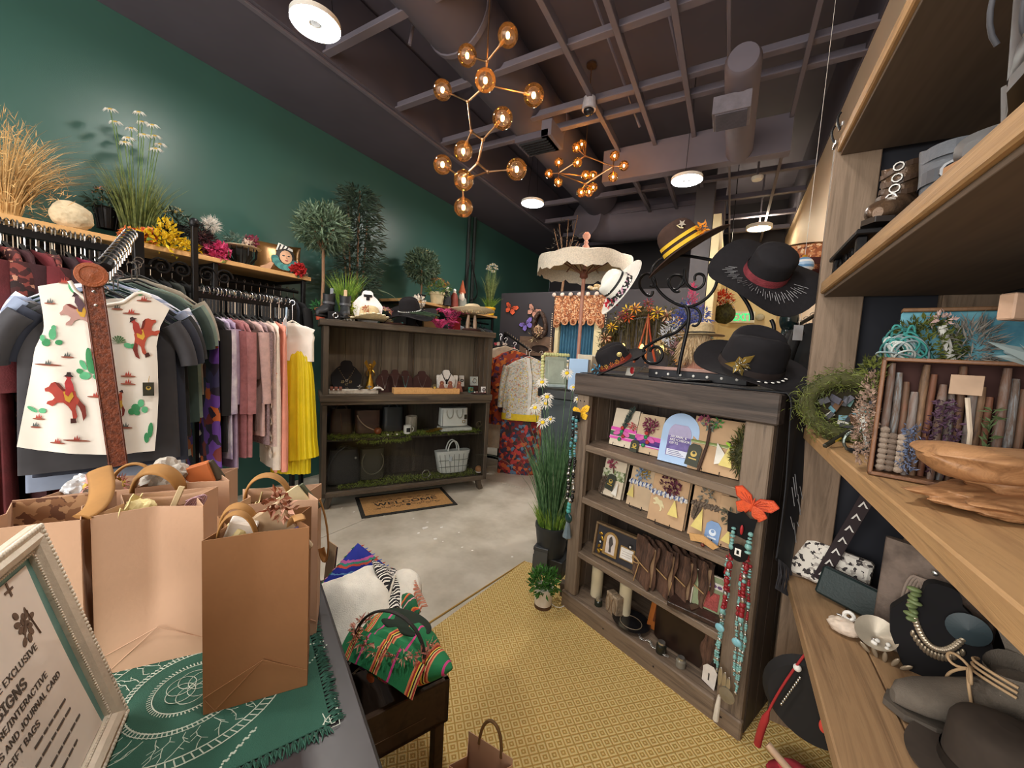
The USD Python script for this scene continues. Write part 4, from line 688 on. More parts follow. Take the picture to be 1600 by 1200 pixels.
for k in range(-3,4):obj('weave_seam',B().tube([(k*.045,-.082,.01),(k*.045*1.2,-.068,.2)],.0025,4),plain('77807c',.6),T)
for z in (.07,.14):obj('weave_seam',B().tube([(-.17,-.07,z),(-.08,-.081,z),(.08,-.081,z),(.17,-.07,z)],.0025,4),plain('77807c',.6),T)
obj('paper_tag',B().box((-.05,-.095,.16),(.03,.003,.05),roty(.15)),plain('dfe8f2',.6),T)
T=cthing('wooden_ball','orange and white ball ornament at the bottom right of the cabinet','ball',747,746,.08,.18);obj('ball',B().ell((0,0,.035),(.036,.036,.036),3),plain('c98c5a',.6),T,smooth=True);obj('band',B().lathe([(.030,.012),(.034,.0),(.03,.0)],16),ivory,T)
T=cthing('bangle','thin silver bangle standing in the moss under the white tote','bangle',665,757,.06,.185);obj('hoop',B().tube(arc((0,0,.04),.04,0,6.28,24),.004,6),silver,T,smooth=True);obj('charm',B().ell((.05,0,.03),(.008,.006,.008),1),silver,T)
# ---- doormat
mp=[at(*q,Z=0) for q in ((565,811),(715,789))];ma=math.atan2(*(mp[1]-mp[0])[[1,0]]);mw=float(np.linalg.norm((mp[1]-mp[0])[:2]))
T=thing('door_mat','coir doormat with black border reading WELCOME half under the cabinet','mat',(*mp[0][:2],0),ma);mh=.50
obj('border',B().bx(0,mw,0,mh,0,.009),plain('26241f',.8),T);obj('coir',B().bx(.035,mw-.035,.035,mh-.035,.004,.0115),mt('coir','c0925a',.95,.25,60,bump=.9,bs=300),T)
ink=plain('33291c',.95);tx=meshkit.text_mesh('WELCOME',.062,.001,True);bw=tx.bounds[1,0];obj('lettering',B().tm(tx,np.diag([.60/bw*1.0,1,1]),((mw-.60)/2,.205,.0115)),ink,T)
sw=B()
for s in (-1,1):
    for j,(yy,sc_) in enumerate(((.155,1),(.31,1))):
        for k in range(6):th_=np.linspace(0,7,22);r=.022*(1-th_/9);c=(mw/2+s*(.05+k*.045),yy+.012*(-1)**k);sw.tube(np.stack([c[0]+r*np.cos(th_)*s,c[1]+r*np.sin(th_)*(-1)**k,0*th_+.0118],1),.003,4,.3)
        sw.tube([(mw/2+s*.04,yy,.0118),(mw/2+s*.32,yy-.01,.0118)],.0025,4,.3)
sw.ell((mw/2,.155,.0118),(.022,.028,.001),2);obj('scroll_print',sw,ink,T,kind='stuff')
# ================================================================ on top of the dark cabinet and behind it
def hat(name,lab,p,M,ra,rb,ca,cb,ch,felt,band=None,bandh=.03,curl=.03,pinch=.25,dip=.0,wavy=0.0,taper=.86,th=.004,dome=.0,group=None,nn=48,front=0.0):
    """a hat at p, opening down local -z, front along local x"""
    T=thing(name,lab,'hat',p,M=M,group=group);a=np.linspace(0,2*np.pi,nn+1);ks=np.linspace(0,1,9)
    P=[]
    for q in ks:
        x=(ca+(ra-ca)*q)*np.cos(a);y=(cb+(rb-cb)*q)*np.sin(a);z=curl*q**1.6*np.sin(a)**2-dip*q**1.4*np.cos(a)**2-front*q**1.5*np.maximum(np.cos(a),0)**2+wavy*q*np.sin(3*a+.8);P.append(np.stack([x,y,z],1))
    br=obj('brim',B().sheet(np.array(P),th),felt,T,smooth=60)
    R=[]
    for q in np.r_[np.linspace(0,.8,8),.9,.96]:
        s=1-(1-taper)*q;s=s if q<.81 else s*(.94 if q<.95 else .82);R.append(np.stack([ca*s*np.cos(a[:-1]),cb*s*np.sin(a[:-1]),ch*q+0*a[:-1]],1))
    for s in (.66,.42,.2):R.append(np.stack([ca*taper*s*np.cos(a[:-1]),cb*taper*s*np.sin(a[:-1]),np.full(nn,ch*(.985+dome*(1-s)))],1))
    R=np.array(R);f=np.clip((R[...,2]/ch-.45)/.5,0,1)
    R[...,2]-=pinch*ch*f*np.exp(-(R[...,1]/(cb*.38))**2)*np.clip(.75+.35*R[...,0]/ca,.3,1.1)*(R[...,2]/ch>.6)
    R[...,1] *= 1-.28*(pinch>0)*f*np.clip(R[...,0]/ca,0,1)
    obj('crown',B().loops(R),felt,T,smooth=60)
    if band is not None:
        zz=np.array([.002,bandh]);obj('band',B().loops(np.array([np.stack([(ca*(1-(1-taper)*z/ch)+.003)*np.cos(a[:-1]),(cb*(1-(1-taper)*z/ch)+.003)*np.sin(a[:-1]),np.full(nn,z)],1) for z in (0.001,bandh*.5,bandh)]),False),band,T,smooth=60)
    return T
def on_crown(ca,cb,ch,taper,ang,z,o=.006):
    s=1-(1-taper)*z/ch;return np.array([(ca*s+o)*math.cos(ang),(cb*s+o)*math.sin(ang),z])
blackfelt=mt('black_felt','211f22',.9,.15,40,bump=.2,bs=400,specular_ior_level=.25);browncfelt=mt('brown_felt','43312b',.9,.15,40,bump=.2,bs=400,specular_ior_level=.25)
t=thing('topiary_tree','topiary olive tree on a bare trunk in a terracotta pot on the dark cabinet','plant',(*at(503,490,X=-3.3)[:2],1.70));pot(t,.06,.11,terra)
obj('trunk',B().tube([(0,0,.1),(.006,.004,.35),(.0,0,.72)],[.016,.014,.012],9),bark,t,smooth=True);obj('crown',crown_leaves(1900,(.21,.21,.19),(0,0,.82),.075,.017,101,.2,.25),oleaf,t,kind='stuff')
for k in range(9):a=k*.7;obj('branch',B().tube(bez((0,0,.62),(.05*math.cos(a),.05*math.sin(a),.72),(.15*math.cos(a),.15*math.sin(a),.80+.05*(k % 3)),n=6),[.009,.008,.007,.006,.005,.004],6),bark,t)
obj('ground_cover',crown_leaves(160,(.08,.08,.05),(0,0,.12),.045,.009,102,.4),leafmat('fern','3f8a4c','245c30'),t,kind='stuff')
p=at(556,430,X=-3.68);t=thing('tall_shrub','tall dark bamboo like shrub growing behind the cabinet against the green wall','plant',(p[0],p[1],0));pot(t,.16,.28,mk)
P,Dv=[],[]
for k in range(7):
    a=k*.9;top_=np.array([.05*math.cos(a)-.02,.16*math.sin(a),2.95+.2*math.cos(a*2)]);obj('stem',B().tube(bez((.02*math.cos(a),.02*math.sin(a),.25),(.02*math.cos(a),.05*math.sin(a),1.6),top_,n=9),.01,6),bark,t)
rg=np.random.default_rng(55)
for k in range(2300):
    z=1.95+1.22*rg.uniform(0,1)**.8;w_=.30*(1-((z-2.55)/.8)**2)**.5 if abs(z-2.55)<.78 else .08;a=rg.uniform(0,6.28);r=w_*rg.uniform(.1,1);P.append((r*math.cos(a)*.5+.04,r*math.sin(a),z));Dv.append((math.cos(a),math.sin(a),rg.uniform(-.7,.5)))
obj('foliage',leaves(P,Dv,.095,.018,56),dleaf,t,kind='stuff')
t=thing('grass_plant','bright green tufted grass plant on the cabinet beside the topiary trunk','plant',(*at(540,470,X=-3.22)[:2],1.70));pot(t,.06,.08,mk);obj('blades',blades(260,.05,.46,.17,.008,103,.4,.12,base=(0,0,.06)),gleaf2,t,kind='stuff')
p=at(658,450,X=-3.6);t=thing('topiary_tree','small round ball topiary on a thin trunk on the far oak shelf','plant',(*p[:2],ZS));pot(t,.06,.1,mk);obj('trunk',B().tube([(0,0,.08),(.0,.01,.22),(0,0,.42)],.012,8),bark,t);obj('crown',crown_leaves(1300,(.2,.2,.2),(0,0,.47),.07,.022,104,.2,.4),oleaf,t,kind='stuff')
p=at(765,486,X=-3.5);t=thing('daisy_grass','slim tall grass with tiny white daisies in a yellow pot at the far end of the oak shelf','plant',(*p[:2],ZS));pot(t,.09,.13,plain('f0b81c',.6));obj('blades',blades(170,.04,.62,.12,.008,105,.4,.1,base=(0,0,.12)),leafmat('sage_grass','9aa56a','66753f'),t,kind='stuff');obj('low_tuft',blades(130,.07,.2,.14,.01,106,.4,.1,base=(0,0,.12)),gleaf2,t,kind='stuff')
for k in range(12):a=k*2.4;c=np.array([.1*math.cos(a)*(.4+.05*k),.1*math.sin(a)*(.4+.05*k),.62+.02*(k % 6)+.1]);obj('stem',B().tube([(0,0,.12),c],.003,4),gleaf,t);pb,eb=daisy(c,(.5,-.5,.8),.04,k,9,.3);f=obj('daisy',pb,petal,t);obj('eye',eb,eye2,f)
def ct(name,lab,cat,px,y,dr=0.0,z=CZ,py=490):q=cl(px,py,y);return thing(name,lab,cat,CL0+MC@np.array([q[0],y,z]),cA+dr)
charc=mt('charcoal_leather','2b2d31',.5,.3,20)
def boot(T,s,m,sole,shaft=.17,lean=.0,st=None,wid=1.0,toe=1.0):
    """boot with toe along local -y"""
    th=np.linspace(0,6.283,26,endpoint=False);Rg=[]
    for y,hw,h in ((-.21*toe,.012,.03),(-.195*toe,.03,.05),(-.16*toe,.044,.066),(-.11,.047,.085),(-.06,.044,.11),(-.02,.043,.13),(.04,.04,.13),(.062,.03,.12)):
        Rg.append(np.stack([hw*wid*np.cos(th),np.full(26,y),.015+h/2+h/2*np.sign(np.sin(th))*np.abs(np.sin(th))**.8],1))
    obj('foot',B().loops(np.array(Rg)*s),m,T,smooth=60)
    Rg=[np.stack([(.043+.012*q)*wid*np.cos(th),.012+lean*q+(.055+.012*q)*np.sin(th),np.full(26,.09+shaft*q)+(.02*np.abs(np.cos(th))**3-.012)*(q==1)],1) for q in (0,.3,.6,1.0)]
    Rg+=[np.stack([(.047)*wid*np.cos(th),.012+lean+.06*np.sin(th),np.full(26,.09+shaft-.03)],1)]
    obj('shaft',B().loops(np.array(Rg)*s),m,T,smooth=50)
    so=Polygon([(x*wid,y) for x,y in ((-.03,.066),(.03,.066),(.037,.0),(.04,-.1),(.046,-.15),(.034,-.2*toe),(.0,-.222*toe),(-.034,-.2*toe),(-.046,-.15),(-.04,-.1),(-.037,0))]).buffer(.004);obj('sole',B().prism(Polygon(np.array(so.exterior.coords)*s),0,.016*s),sole,T);obj('heel',B().prism(Polygon(np.array([(-.034,.07),(.034,.07),(.036,.005),(-.036,.005)])*s),-.018*s,.002),sole,T)
for k,(px,lab) in enumerate(((513,'charcoal patterned ankle boot at the left end of the cabinet top'),(539,'charcoal ankle boot with pale pull tab left of the moss ball'))):
    T=ct('ankle_boot',lab,'boot',px,.16,-.5+.4*k,CZ+.02);boot(T,.92,charc,plain('151517',.6),.14);obj('strap',B().loops(np.array([np.stack([.05*np.cos(th_ := np.linspace(0,6.283,22,endpoint=False)),.011+.062*np.sin(th_),np.full(22,z)],1) for z in (.12,.14)]),False),plain('55585e',.4),T)
    obj('pull_tab',B().box((0,.06,.24),(.03,.006,.06)),plain('d8b890' if k else '7f858c',.6),T)
T=ct('trinket_box','small black box with a silver ring front on the cabinet top','box',524,.04,0);obj('box',B().bx(-.06,.05,-.03,.04,0,.07),velv,T);obj('ring',B().tube(arc((0,-.034,.035),.02,0,6.28,18),.005,6),silver,T)
T=ct('bracelet','silver bracelet lying near the left end of the cabinet top','jewellery',543,.03,0);
for k in range(9):obj('bead',B().ell((-.05+.013*k,.015*math.sin(k*.9),.01),(.009,.009,.009),1),silver if k % 2 else ivory,T)
T=ct('moss_ball','yellow green moss ball in a brown bowl on the cabinet top','ornament',550,.24,0);obj('bowl',B().lathe([(0,0),(.04,0),(.065,.06),(.055,.06),(0,.03)],18),plain('4a3020',.6),T);obj('ball',puff(900,.075,111,.018,.008,(0,0,.12)),leafmat('lime_moss','b9c24a','7d8a2c',.2),T,kind='stuff');obj('ball_core',B().ell((0,0,.12),(.06,.06,.06),2),plain('7d8a2c',.9),T)
T=ct('necklace_bust','tall white necklace bust with a black choker on the cabinet top','bust',574,.2,0);f=bust(T,1.35,plain('f4f3f6',.6),.1,.06);obj('choker',B().box(f(0,.19,.004),(.075,.012,.022)),velv,T);obj('pendant',B().box(f(0,.17,.006),(.03,.01,.03)),velv,T)
crm=mt('cream_straw','e9d6a8',.8,.2,60,bump=.8,bs=220);scal=plain('f2e6c4',.7)
q=CL0+MC@np.array([cl(578,488,.08)[0],.10,CZ+.03]);T=hat('straw_hat','cream straw hat with a rust leather band and shell trimmed brim on the cabinet top',q,MC@rotz(.2),.21,.17,.095,.08,.13,crm,plain('a3552f',.6),.02,.05,.22,.02)
obj('flower',puff(50,.022,113,.018,.012,on_crown(.095,.08,.13,.86,-2.2,.09)),plain('b4552f',.7),T)
for k in range(26):a=k*.2417;obj('scallop',B().ell((.2*math.cos(a),.165*math.sin(a),.045*math.sin(a)**2+.006-.018*math.cos(a)**2),(.02,.02,.008),1),scal,T)
for k in range(9):a=-3.0+k*.33;obj('tassel',B().ell(on_crown(.095,.08,.13,.86,a,.012,.008),(.009,.005,.014),1),plain('c26a3c',.6),T)
T=ct('silk_flowers','dusty pink flowers behind the straw hat on the cabinet top','flowers',601,.3,0);flowers(T,16,.09,(0,0,.08),[plain('d89aa0',.8),plain('f0d0cc',.8),plain('b85a5e',.8)],.035,115);pot(T,.05,.07,plain('4a3020'))
T=ct('bead_tray','brown tray with beads in front of the big black hat on the cabinet top','tray',618,.05,0);obj('dish',B().lathe([(0,0),(.09,.0),(.1,.015),(.09,.012),(0,.006)],24),choc,T)
for k in range(12):obj('bead',B().ell((.06*math.cos(k*2.1),.03*math.sin(k*1.7),.018),(.011,.011,.01),1),(plain('b24a3c'),ivory,gold,turq)[k % 4],T)
q=CL0+MC@np.array([cl(643,492,.1)[0],.16,CZ+.13]);T=hat('wide_brim_hat','huge floppy black hat with green feather and beaded band on the cabinet top',q,MC@rotz(-.35)@rotx(.30)@roty(-.12),.26,.33,.105,.095,.16,blackfelt,plain('1a191b',.6),.03,.02,.3,.03,.03)
for k in range(18):obj('bead',B().ell(on_crown(.105,.095,.16,.86,-2.9+k*.17,.03),(.006,.006,.006),1),plain('cfd3d0',.3),T)
for k in range(5):obj('feather',B().sheet(np.stack([bez((.02+.03*k,-.11-s*.012,.03),(.1+.03*k,-.2-s*.02,.03),(.22+.02*k,-.22-s*.012,.01),n=9)+[0,0,s*.01] for s in (-1,0,1)],0),.001),plain('3c5a44' if k % 2 else '6a7f62',.7),T)
for k in range(3):obj('quill',B().tube(bez((-.08,.02,.1),(-.16,.05,.2),(-.25-.02*k,.06*k,.22),n=8),.003,4),plain('4a5a42',.7),T)
obj('stand',B().lathe([(0,-.13),(.07,-.13),(.05,-.1),(.03,.1),(0,.1)],16),velv,T)
T=ct('silk_flowers','white rose bloom behind the crown of the big black hat','flowers',653,.33,0);obj('bloom',puff(140,.06,117,.03,.025,(0,0,.27)),plain('ece6da',.7),T);obj('vase',B().lathe([(0,0),(.04,0),(.05,.1),(.03,.2),(.0,.2)],16),velv,T)
T=ct('kraft_box','plain kraft cardboard box standing behind the big black hat','box',672,.3,0);obj('box',B().bx(-.07,.07,-.03,.05,0,.19),mt('kraft_box','c9a470',.8,.1,5),T);obj('lid',B().bx(-.074,.074,-.034,.054,.16,.195),mt('kraft_lid','c19b66',.8,.1,5),T)
p=at(682,490,X=-3.5);T=thing('flower_planter','cream planter full of orange and red meadow flowers on the far oak shelf','planter',(*p[:2],ZS));pot(T,.1,.16,plain('d8c8a0',.7));obj('foliage',crown_leaves(260,(.16,.16,.1),(0,0,.2),.07,.014,118),gleaf,T,kind='stuff');flowers(T,34,.18,(0,0,.18),[plain('c9783c',.8),plain('b8482f',.8),plain('e0b060',.8)],.03,119)
for k,(px,hcol,lab) in enumerate(((698,'1c1b22','black robed figurine with a white head on the far shelf'),(709,'8a3a2c','patterned red robed figurine with a white head on the far shelf'))):
    p=at(px,487,X=-3.42);T=thing('figurine',lab,'figurine',(*p[:2],ZS));obj('robe',B().lathe([(0,0),(.06,0),(.055,.08),(.045,.16),(.02,.2),(0,.2)],16),plain(hcol,.6),T,smooth=40);obj('head',B().ell((0,0,.225),(.022,.022,.028),2),ivory,T,smooth=True);obj('collar',B().lathe([(.018,.19),(.03,.19),(.022,.205)],14),plain('c9b8a0',.6),T)
p=at(721,484,X=-3.42);T=thing('gnome_figurine','gnome figurine with a tall rust coloured hat and white beard on the far shelf','figurine',(*p[:2],ZS));obj('body',B().lathe([(0,0),(.07,0),(.078,.06),(.06,.14),(.03,.17),(0,.17)],18),plain('8d9084',.7),T,smooth=40);obj('beard',B().ell((.02,-.035,.15),(.045,.03,.07),2,None,.3,4),plain('ece4d6',.8),T,smooth=True);obj('face',B().ell((.012,-.02,.205),(.036,.034,.034),2),plain('e0a888',.6),T);obj('nose',B().ell((.03,-.05,.205),(.012,.012,.012),1),plain('d88c6c',.6),T);obj('hat',B().lathe([(.05,.22),(.052,.228),(.035,.29),(.016,.36),(0,.41)],18),mt('rust_felt','a8502c',.8,.2),T,smooth=40)
fern=leafmat('pink_fern','ec6aa2','cf3f80',.3)
for k,(px,y,hh,lab) in enumerate(((706,.2,.26,'tall magenta fern sprays on the right of the cabinet top'),(688,.05,.1,'low magenta fern sprays spilling over the cabinet front edge'))):
    T=ct('fern_spray',lab,'flowers',px,y,0);P,Dv=[],[]
    for j in range(9):
        a=j*.7+k;e=np.array([.17*math.cos(a),.10*math.sin(a),hh]);c=bez((0,0,0),e*[.5,.5,1.0],e*[1,1,.75],n=14);obj('stem',B().tube(c,.002,4),plain('9a3a62',.7),T)
        d=np.gradient(c,axis=0);d /= np.linalg.norm(d,axis=1,keepdims=True);s=np.cross(d,[0,0,1.0]);s /= np.linalg.norm(s,axis=1,keepdims=True)+1e-9
        for q_ in (-1,1):P+=list(c);Dv+=list(s*q_+d*.6)
    obj('fronds',leaves(P,Dv,.055,.014,120+k),fern,T,kind='stuff')
T=ct('red_box','small red box behind the magenta fern','box',712,.3,0);obj('box',B().bx(-.05,.05,-.03,.03,0,.14),plain('a8222c',.6),T);obj('lid',B().bx(-.053,.053,-.033,.033,.12,.145),plain('8f1c26',.6),T)
T=ct('hand_stand','carved wooden hat stand on the right end of the cabinet top','stand',738,.12,0)
for x in (-.045,.035):obj('leg',B().tube([(x*1.1,0,0),(x,0,.08),(x*.9,0,.17)],[.016,.022,.012],10),wood('driftgrey','8d7766','b39c86',sc=(30,30,4)),T,smooth=True)
obj('base',B().ell((0,0,.015),(.11,.05,.02),2,None,.3,2),choc,T)
q=CL0+MC@np.array([cl(738,488,.12)[0],.12,CZ+.19]);T=hat('cream_hat','cream western hat covered with pale straw flowers on the carved stand',q,MC@rotz(.0),.25,.17,.095,.08,.1,mt('cream_felt','e2d3b0',.85,.1,30),None,.02,.06,.15,-.03)
for k in range(40):a=3.2+k*.078;obj('straw_flower',puff(8,.016,130+k,.014,.01,(.15*math.cos(a)*(1+.2*math.sin(k)),.12*math.sin(a),.02)),plain('efe0b8' if k % 3 else 'c8a878',.7),T)
# ================================================================ the far end of the shop
def wing_set(T,y,s,colr,body,spots=None,rot=0.0):
    for sx in (-1,1):
        up=Polygon([(0,.0),(sx*.25,.42),(sx*.75,.62),(sx*1.0,.45),(sx*.8,.1),(sx*.3,-.02)]).buffer(.05);lo=Polygon([(0,-.02),(sx*.45,-.05),(sx*.7,-.3),(sx*.5,-.62),(sx*.2,-.5),(sx*.05,-.15)]).buffer(.05)
        for nm,g in (('upper_wing',up),('lower_wing',lo)):
            g=Polygon(np.array(g.exterior.coords)*s);w_=obj(nm,B().prism(g,0,.004,rotx(math.pi/2)).xf(roty(rot)@rotz(sx*.12),(0,y-(.003 if nm[0]=='l' else 0),0)),colr,T);vb=B();[vb.tube(np.array([(sx*.04*s,-.005,.0),(sx*s*vx*.9,-.006,s*vz*.9)])@(roty(rot)@rotz(sx*.12)).T+[0,y,0],s*.018,4) for vx,vz in (((.3,.42),(.6,.5),(.8,.4),(.75,.15)) if nm[0]=='u' else ((.5,-.1),(.6,-.3),(.4,-.5),(.2,-.4)))];obj('vein',vb,spots or body,w_)
            if spots is not None:obj('wing_edge',B().tube(np.c_[np.array(g.exterior.coords)[:,0],np.full(len(g.exterior.coords),-.003),np.array(g.exterior.coords)[:,1]]@(roty(rot)@rotz(sx*.12)).T+[0,y,0],s*.035,5),spots,w_)
    obj('body',B().ell((0,y-.004,0),(s*.06,s*.06,s*.42),2,roty(rot)),body,T)
for px,py,h,lab,rt in ((798,482,'e8613a','orange monarch butterfly on the black partition, upper left',.35),(833,486,'dba08a','dusty pink moth on the black partition, right of the orange butterfly',.5),(822,507,'8f7ad6','violet butterfly on the black partition, the lowest of the three',-.5)):
    T=thing('butterfly',lab,'butterfly',at(px,py,Y=YP-.03));wing_set(T,.01,.125,plain(h,.7),plain('231a18',.7),plain('2a1a16',.7),rt)
T=thing('twig_wreath','dark pointed wreath of curled twigs with a pale bloom on the black partition','wreath',at(843,508,Y=YP-.06))
for k in range(6):a=np.linspace(0,6.283,30);r=1+.08*np.sin(a*3+k);obj('vine',B().tube(np.stack([.10*r*np.sin(a)*(1-.35*np.cos(a)),.03*np.sin(a*4+k*2),.19*r*np.cos(a)],1),.02,6,closed=True),wood('vine_%d' % k,'2e201a','4a352a',sc=(30,30,30)),T,smooth=True)
obj('bloom',puff(60,.05,140,.05,.04,(0,-.04,-.09)),plain('d8b493',.8),T);obj('dry_leaf',crown_leaves(20,(.1,.03,.12),(-.03,-.03,-.15),.08,.03,141),plain('c9b48c',.8),T)
T=thing('wooden_sign','rough brown wooden plaque with an oval hollow low on the black partition','sign',at(838,540,Y=YP-.05));obj('plank',B().prism(sbox(-.30,-.16,.26,.14).difference(Polygon(blob(.06,-.05,.15,.06))),0,.04,rotx(math.pi/2),(0,.04,0)),wood('plaque','5c473a','7b6250',sc=(2,20,20)),T);obj('hollow',B().bx(-.15,.25,.02,.03,-.13,.03),plain('3a2a22'),T);obj('shell',puff(40,.06,142,.05,.04,(.24,-.03,-.14)),plain('d8b08c',.8),T)
# curtain, rod and lace valance of the partition window
tealc=mt('teal_curtain','3f7390',.7,.15,12);T=thing('curtain','pleated teal curtain hanging in the partition window','curtain',(wx0,YP+.02,wz0+.02))
a=np.linspace(0,1,90);obj('cloth',B().sheet(np.stack([np.stack([.02+a*(W_-.14),.02+.022*np.sin(a*75+1.2*q)*(.6+.4*q),H_*(1-q)-.02+0*a],1) for q in np.linspace(0,1,6)]),.003),tealc,T,smooth=True)
obj('curtain_rod',B().tube([(-.02,0,H_-.02),(W_,0,H_-.02)],.012,8),brass,T)
obj('lower_bar',B().tube([(.03,-.06,.02),(W_-.1,-.06,-.02)],.014,8),white_m,T)
lace=floral('rust_lace',[(3,'9c5a38'),(2,'c98a5c'),(1.4,'e6c7a0'),(1,'6e3a26')],60,.8,.03);T=thing('lace_valance','rust brown lace valance with scalloped drops over the partition window','valance',(wx0-.06,YP-.04,wz1))
VW=W_+.10;Pz=[]
a=np.linspace(0,1,61)
for q in np.linspace(0,1,7):Pz.append(np.stack([a*VW,-.012*np.sin(a*40),.07-q*(.36+.06*np.abs(np.sin(a*math.pi*6))+.10*(np.abs(a-.5)*2)**3)],1))
obj('lace',B().sheet(np.array(Pz),.004),lace,T,smooth=True)
for k in range(7):obj('pompom',B().ell((VW*k/6,-.03,.08),(.033,.025,.033),2),plain('f0d8c8',.8),T,smooth=True);
for k in range(6):obj('lace_drop',B().tube(arc((VW*(k+.5)/6,-.025,-.32),.045,0,6.28,18),.012,5),plain('d49a70',.8),T)
for x,n in ((-.02,26),(VW+.02,22)):
    b=B()
    for k in range(n):b.ell((x,-.01,-.2-k*.035),(.009,.009,.012),1)
    obj('bead_string',b,plain('d8c8b0',.4),T,kind='stuff')
# parasol
PY=4.05;pt,pl_,pr_=at(915,392,Y=PY),at(847,412,Y=PY),at(985,412,Y=PY);PR=(pr_[0]-pl_[0])/2;hz_=pt[2]
T=thing('lace_parasol','large cream lace parasol with scalloped edge on a rosy wooden pole','parasol',(pt[0],PY,0));lacew=mt('cream_lace','efe6d4',.8,.25,70,bump=.8,bs=150);inner=mt('lace_lining','cdb48c',.8,.3,60)
a=np.linspace(0,2*np.pi,65);C_=[];zR=pl_[2]-hz_
for q in np.linspace(0.02,1,9):C_.append(np.stack([PR*q*np.cos(a),PR*q*np.sin(a),hz_+zR*q**1.7+.012*q*np.cos(a*8)],1))
obj('canopy',B().sheet(np.array(C_),.004),lacew,T,smooth=True)
E_=[np.stack([PR*(1+.01*q)*np.cos(a),PR*(1+.01*q)*np.sin(a),hz_+zR+.012*np.cos(a*8)-q*(.13+.035*np.abs(np.sin(a*12)))],1) for q in (0,.5,1)]
obj('valance',B().sheet(np.array(E_),.004),lacew,T,smooth=True)
obj('lining',B().sheet(np.array([c*[.97,.97,1]-[0,0,.02] for c in C_[1:]]),.002),inner,T,smooth=True)
for k in range(8):c=k*math.pi/4;obj('rib',B().tube([(.02*math.cos(c),.02*math.sin(c),hz_-.25),(PR*.6*math.cos(c),PR*.6*math.sin(c),hz_+zR*.35-.04),(PR*.96*math.cos(c),PR*.96*math.sin(c),hz_+zR-.03)],.008,5),plain('8a6048',.5),T)
rosy=wood('rosy_wood','a8705c','c99684',sc=(30,30,3));obj('pole',B().tube([(0,0,.06),(0,0,hz_)],.02,12),rosy,T,smooth=True);obj('hub',B().lathe([(.02,hz_-.3),(.045,hz_-.28),(.04,hz_-.22),(.02,hz_-.2)],14),plain('7a4a3a',.5),T)
obj('finial',B().lathe([(0,hz_-.01),(.055,hz_),(.035,hz_+.05),(.018,hz_+.07),(.025,hz_+.09),(.016,hz_+.11),(.04,hz_+.14),(.042,hz_+.165),(.02,hz_+.195),(0,hz_+.2)],18),rosy,T,smooth=40);obj('base',B().lathe([(0,0),(.2,0),(.18,.05),(.03,.07),(0,.07)],24),metal_bk,T)
p=at(878,452,Y=YP+.03);T=thing('twig_tree','thin leafless looking olive twig tree standing on the partition behind the parasol','plant',(p[0],YP+.035,ZP));obj('trunk',B().tube([(0,0,0),(.02,0,.25),(0,0,.5)],.02,7),bark,T)
for k in range(9):a_=k*.7;obj('twig',B().tube(bez((0,0,.3+.02*k),(.1*math.cos(a_),.05,.55),(.22*math.cos(a_)+.02,.08*math.sin(a_),.7+.05*k),n=6),.007,5),bark,T)
obj('foliage',crown_leaves(90,(.26,.1,.3),(.0,0,.75),.08,.018,143),plain('5c5548',.8),T,kind='stuff')
p=at(942,456,Y=YP+.03);T=thing('shell_heap','small heap of pale shells on top of the partition beside the parasol pole','ornament',(p[0],YP+.035,ZP))
for k in range(16):obj('shell',B().ell((rg.uniform(-.2,.2),rg.uniform(-.02,.02),.025+rg.uniform(0,.05)),(.05,.03,.03),1,rotz(k)),plain('e8d8b8' if k % 3 else 'cfae7c',.7),T)
# kimono rack
p=at(828,548,Y=4.15);rk=p;rzk=face(p);Mk=rotz(rzk);dk_=Mk@np.array([0,1.0,0])
far_=at(789,520,Y=4.55);T=thing('clothes_rack','black slanted display arm behind the cabinet carrying the embroidered kimono','rack',p);v_=far_-p;obj('arm',B().tube([(0,0,0),v_],.016,8),mk,T);obj('post',B().bx(v_[0]-.02,v_[0]+.02,v_[1],v_[1]+.04,-p[2],v_[2]),mk,T);obj('foot',B().bx(v_[0]-.3,v_[0]+.3,v_[1]-.02,v_[1]+.06,-p[2],-p[2]+.03),mk,T)
for k in range(11):q=v_*(.05+.085*k);obj('stop_ball',B().tube([q,q+[0,0,.035]],.006,5),steel,T)
emb=floral('kimono_print',[(6,'d6d2c8'),(2,'b9bdb4'),(1,'c9b072'),(.8,'c28a78'),(1,'9fb0b0'),(.5,'e0c84a')],75,.7,.03);T=garment('kimono','white embroidered kimono top with flowers and a yellow hem','clothes',p+[0,0,.01],rzk,emb,.56,.74,.05,301,1.05,.5,.075,.35,plain('e4ddd0'),.1,out=.06)
obj('neckband',B().sheet(np.array([[(x,-.055,-.1-.0*x),(x+.05,-.058,-.35),(x+.05,-.066,-.83)] for x in (-.04,.0)]),.004),plain('e6e4de',.7),T);obj('hem_band',B().loops(np.array([np.stack([.30*np.cos(th_ := np.linspace(0,6.283,30,endpoint=False)),.075*np.sin(th_),np.full(30,z)],1) for z in (-.78,-.86)]),False),plain('e6c626',.7),T)
garment('patterned_dress','long dark red dress with multicoloured print under the embroidered kimono','dress',p+v_*.12,rzk,floral('folk_print',[(3,'7a1e22'),(1.4,'2c2c4c'),(1,'c25a30'),(1,'3a2a2a'),(.6,'5a7a9a'),(.7,'b83a3a')],26,.7,.03),.5,1.5,.05,302,1.15)
garment('patterned_dress','orange and violet patterned dress left of the embroidered kimono','dress',p+v_*.38+Mk@np.array([-.06,0,0]),rzk,floral('orange_print',[(3,'a8401e'),(1.5,'5a3260'),(1,'d8782c'),(1,'4a1c1c')],24,.7,.03),.52,.95,.04,303,1.1,.4)
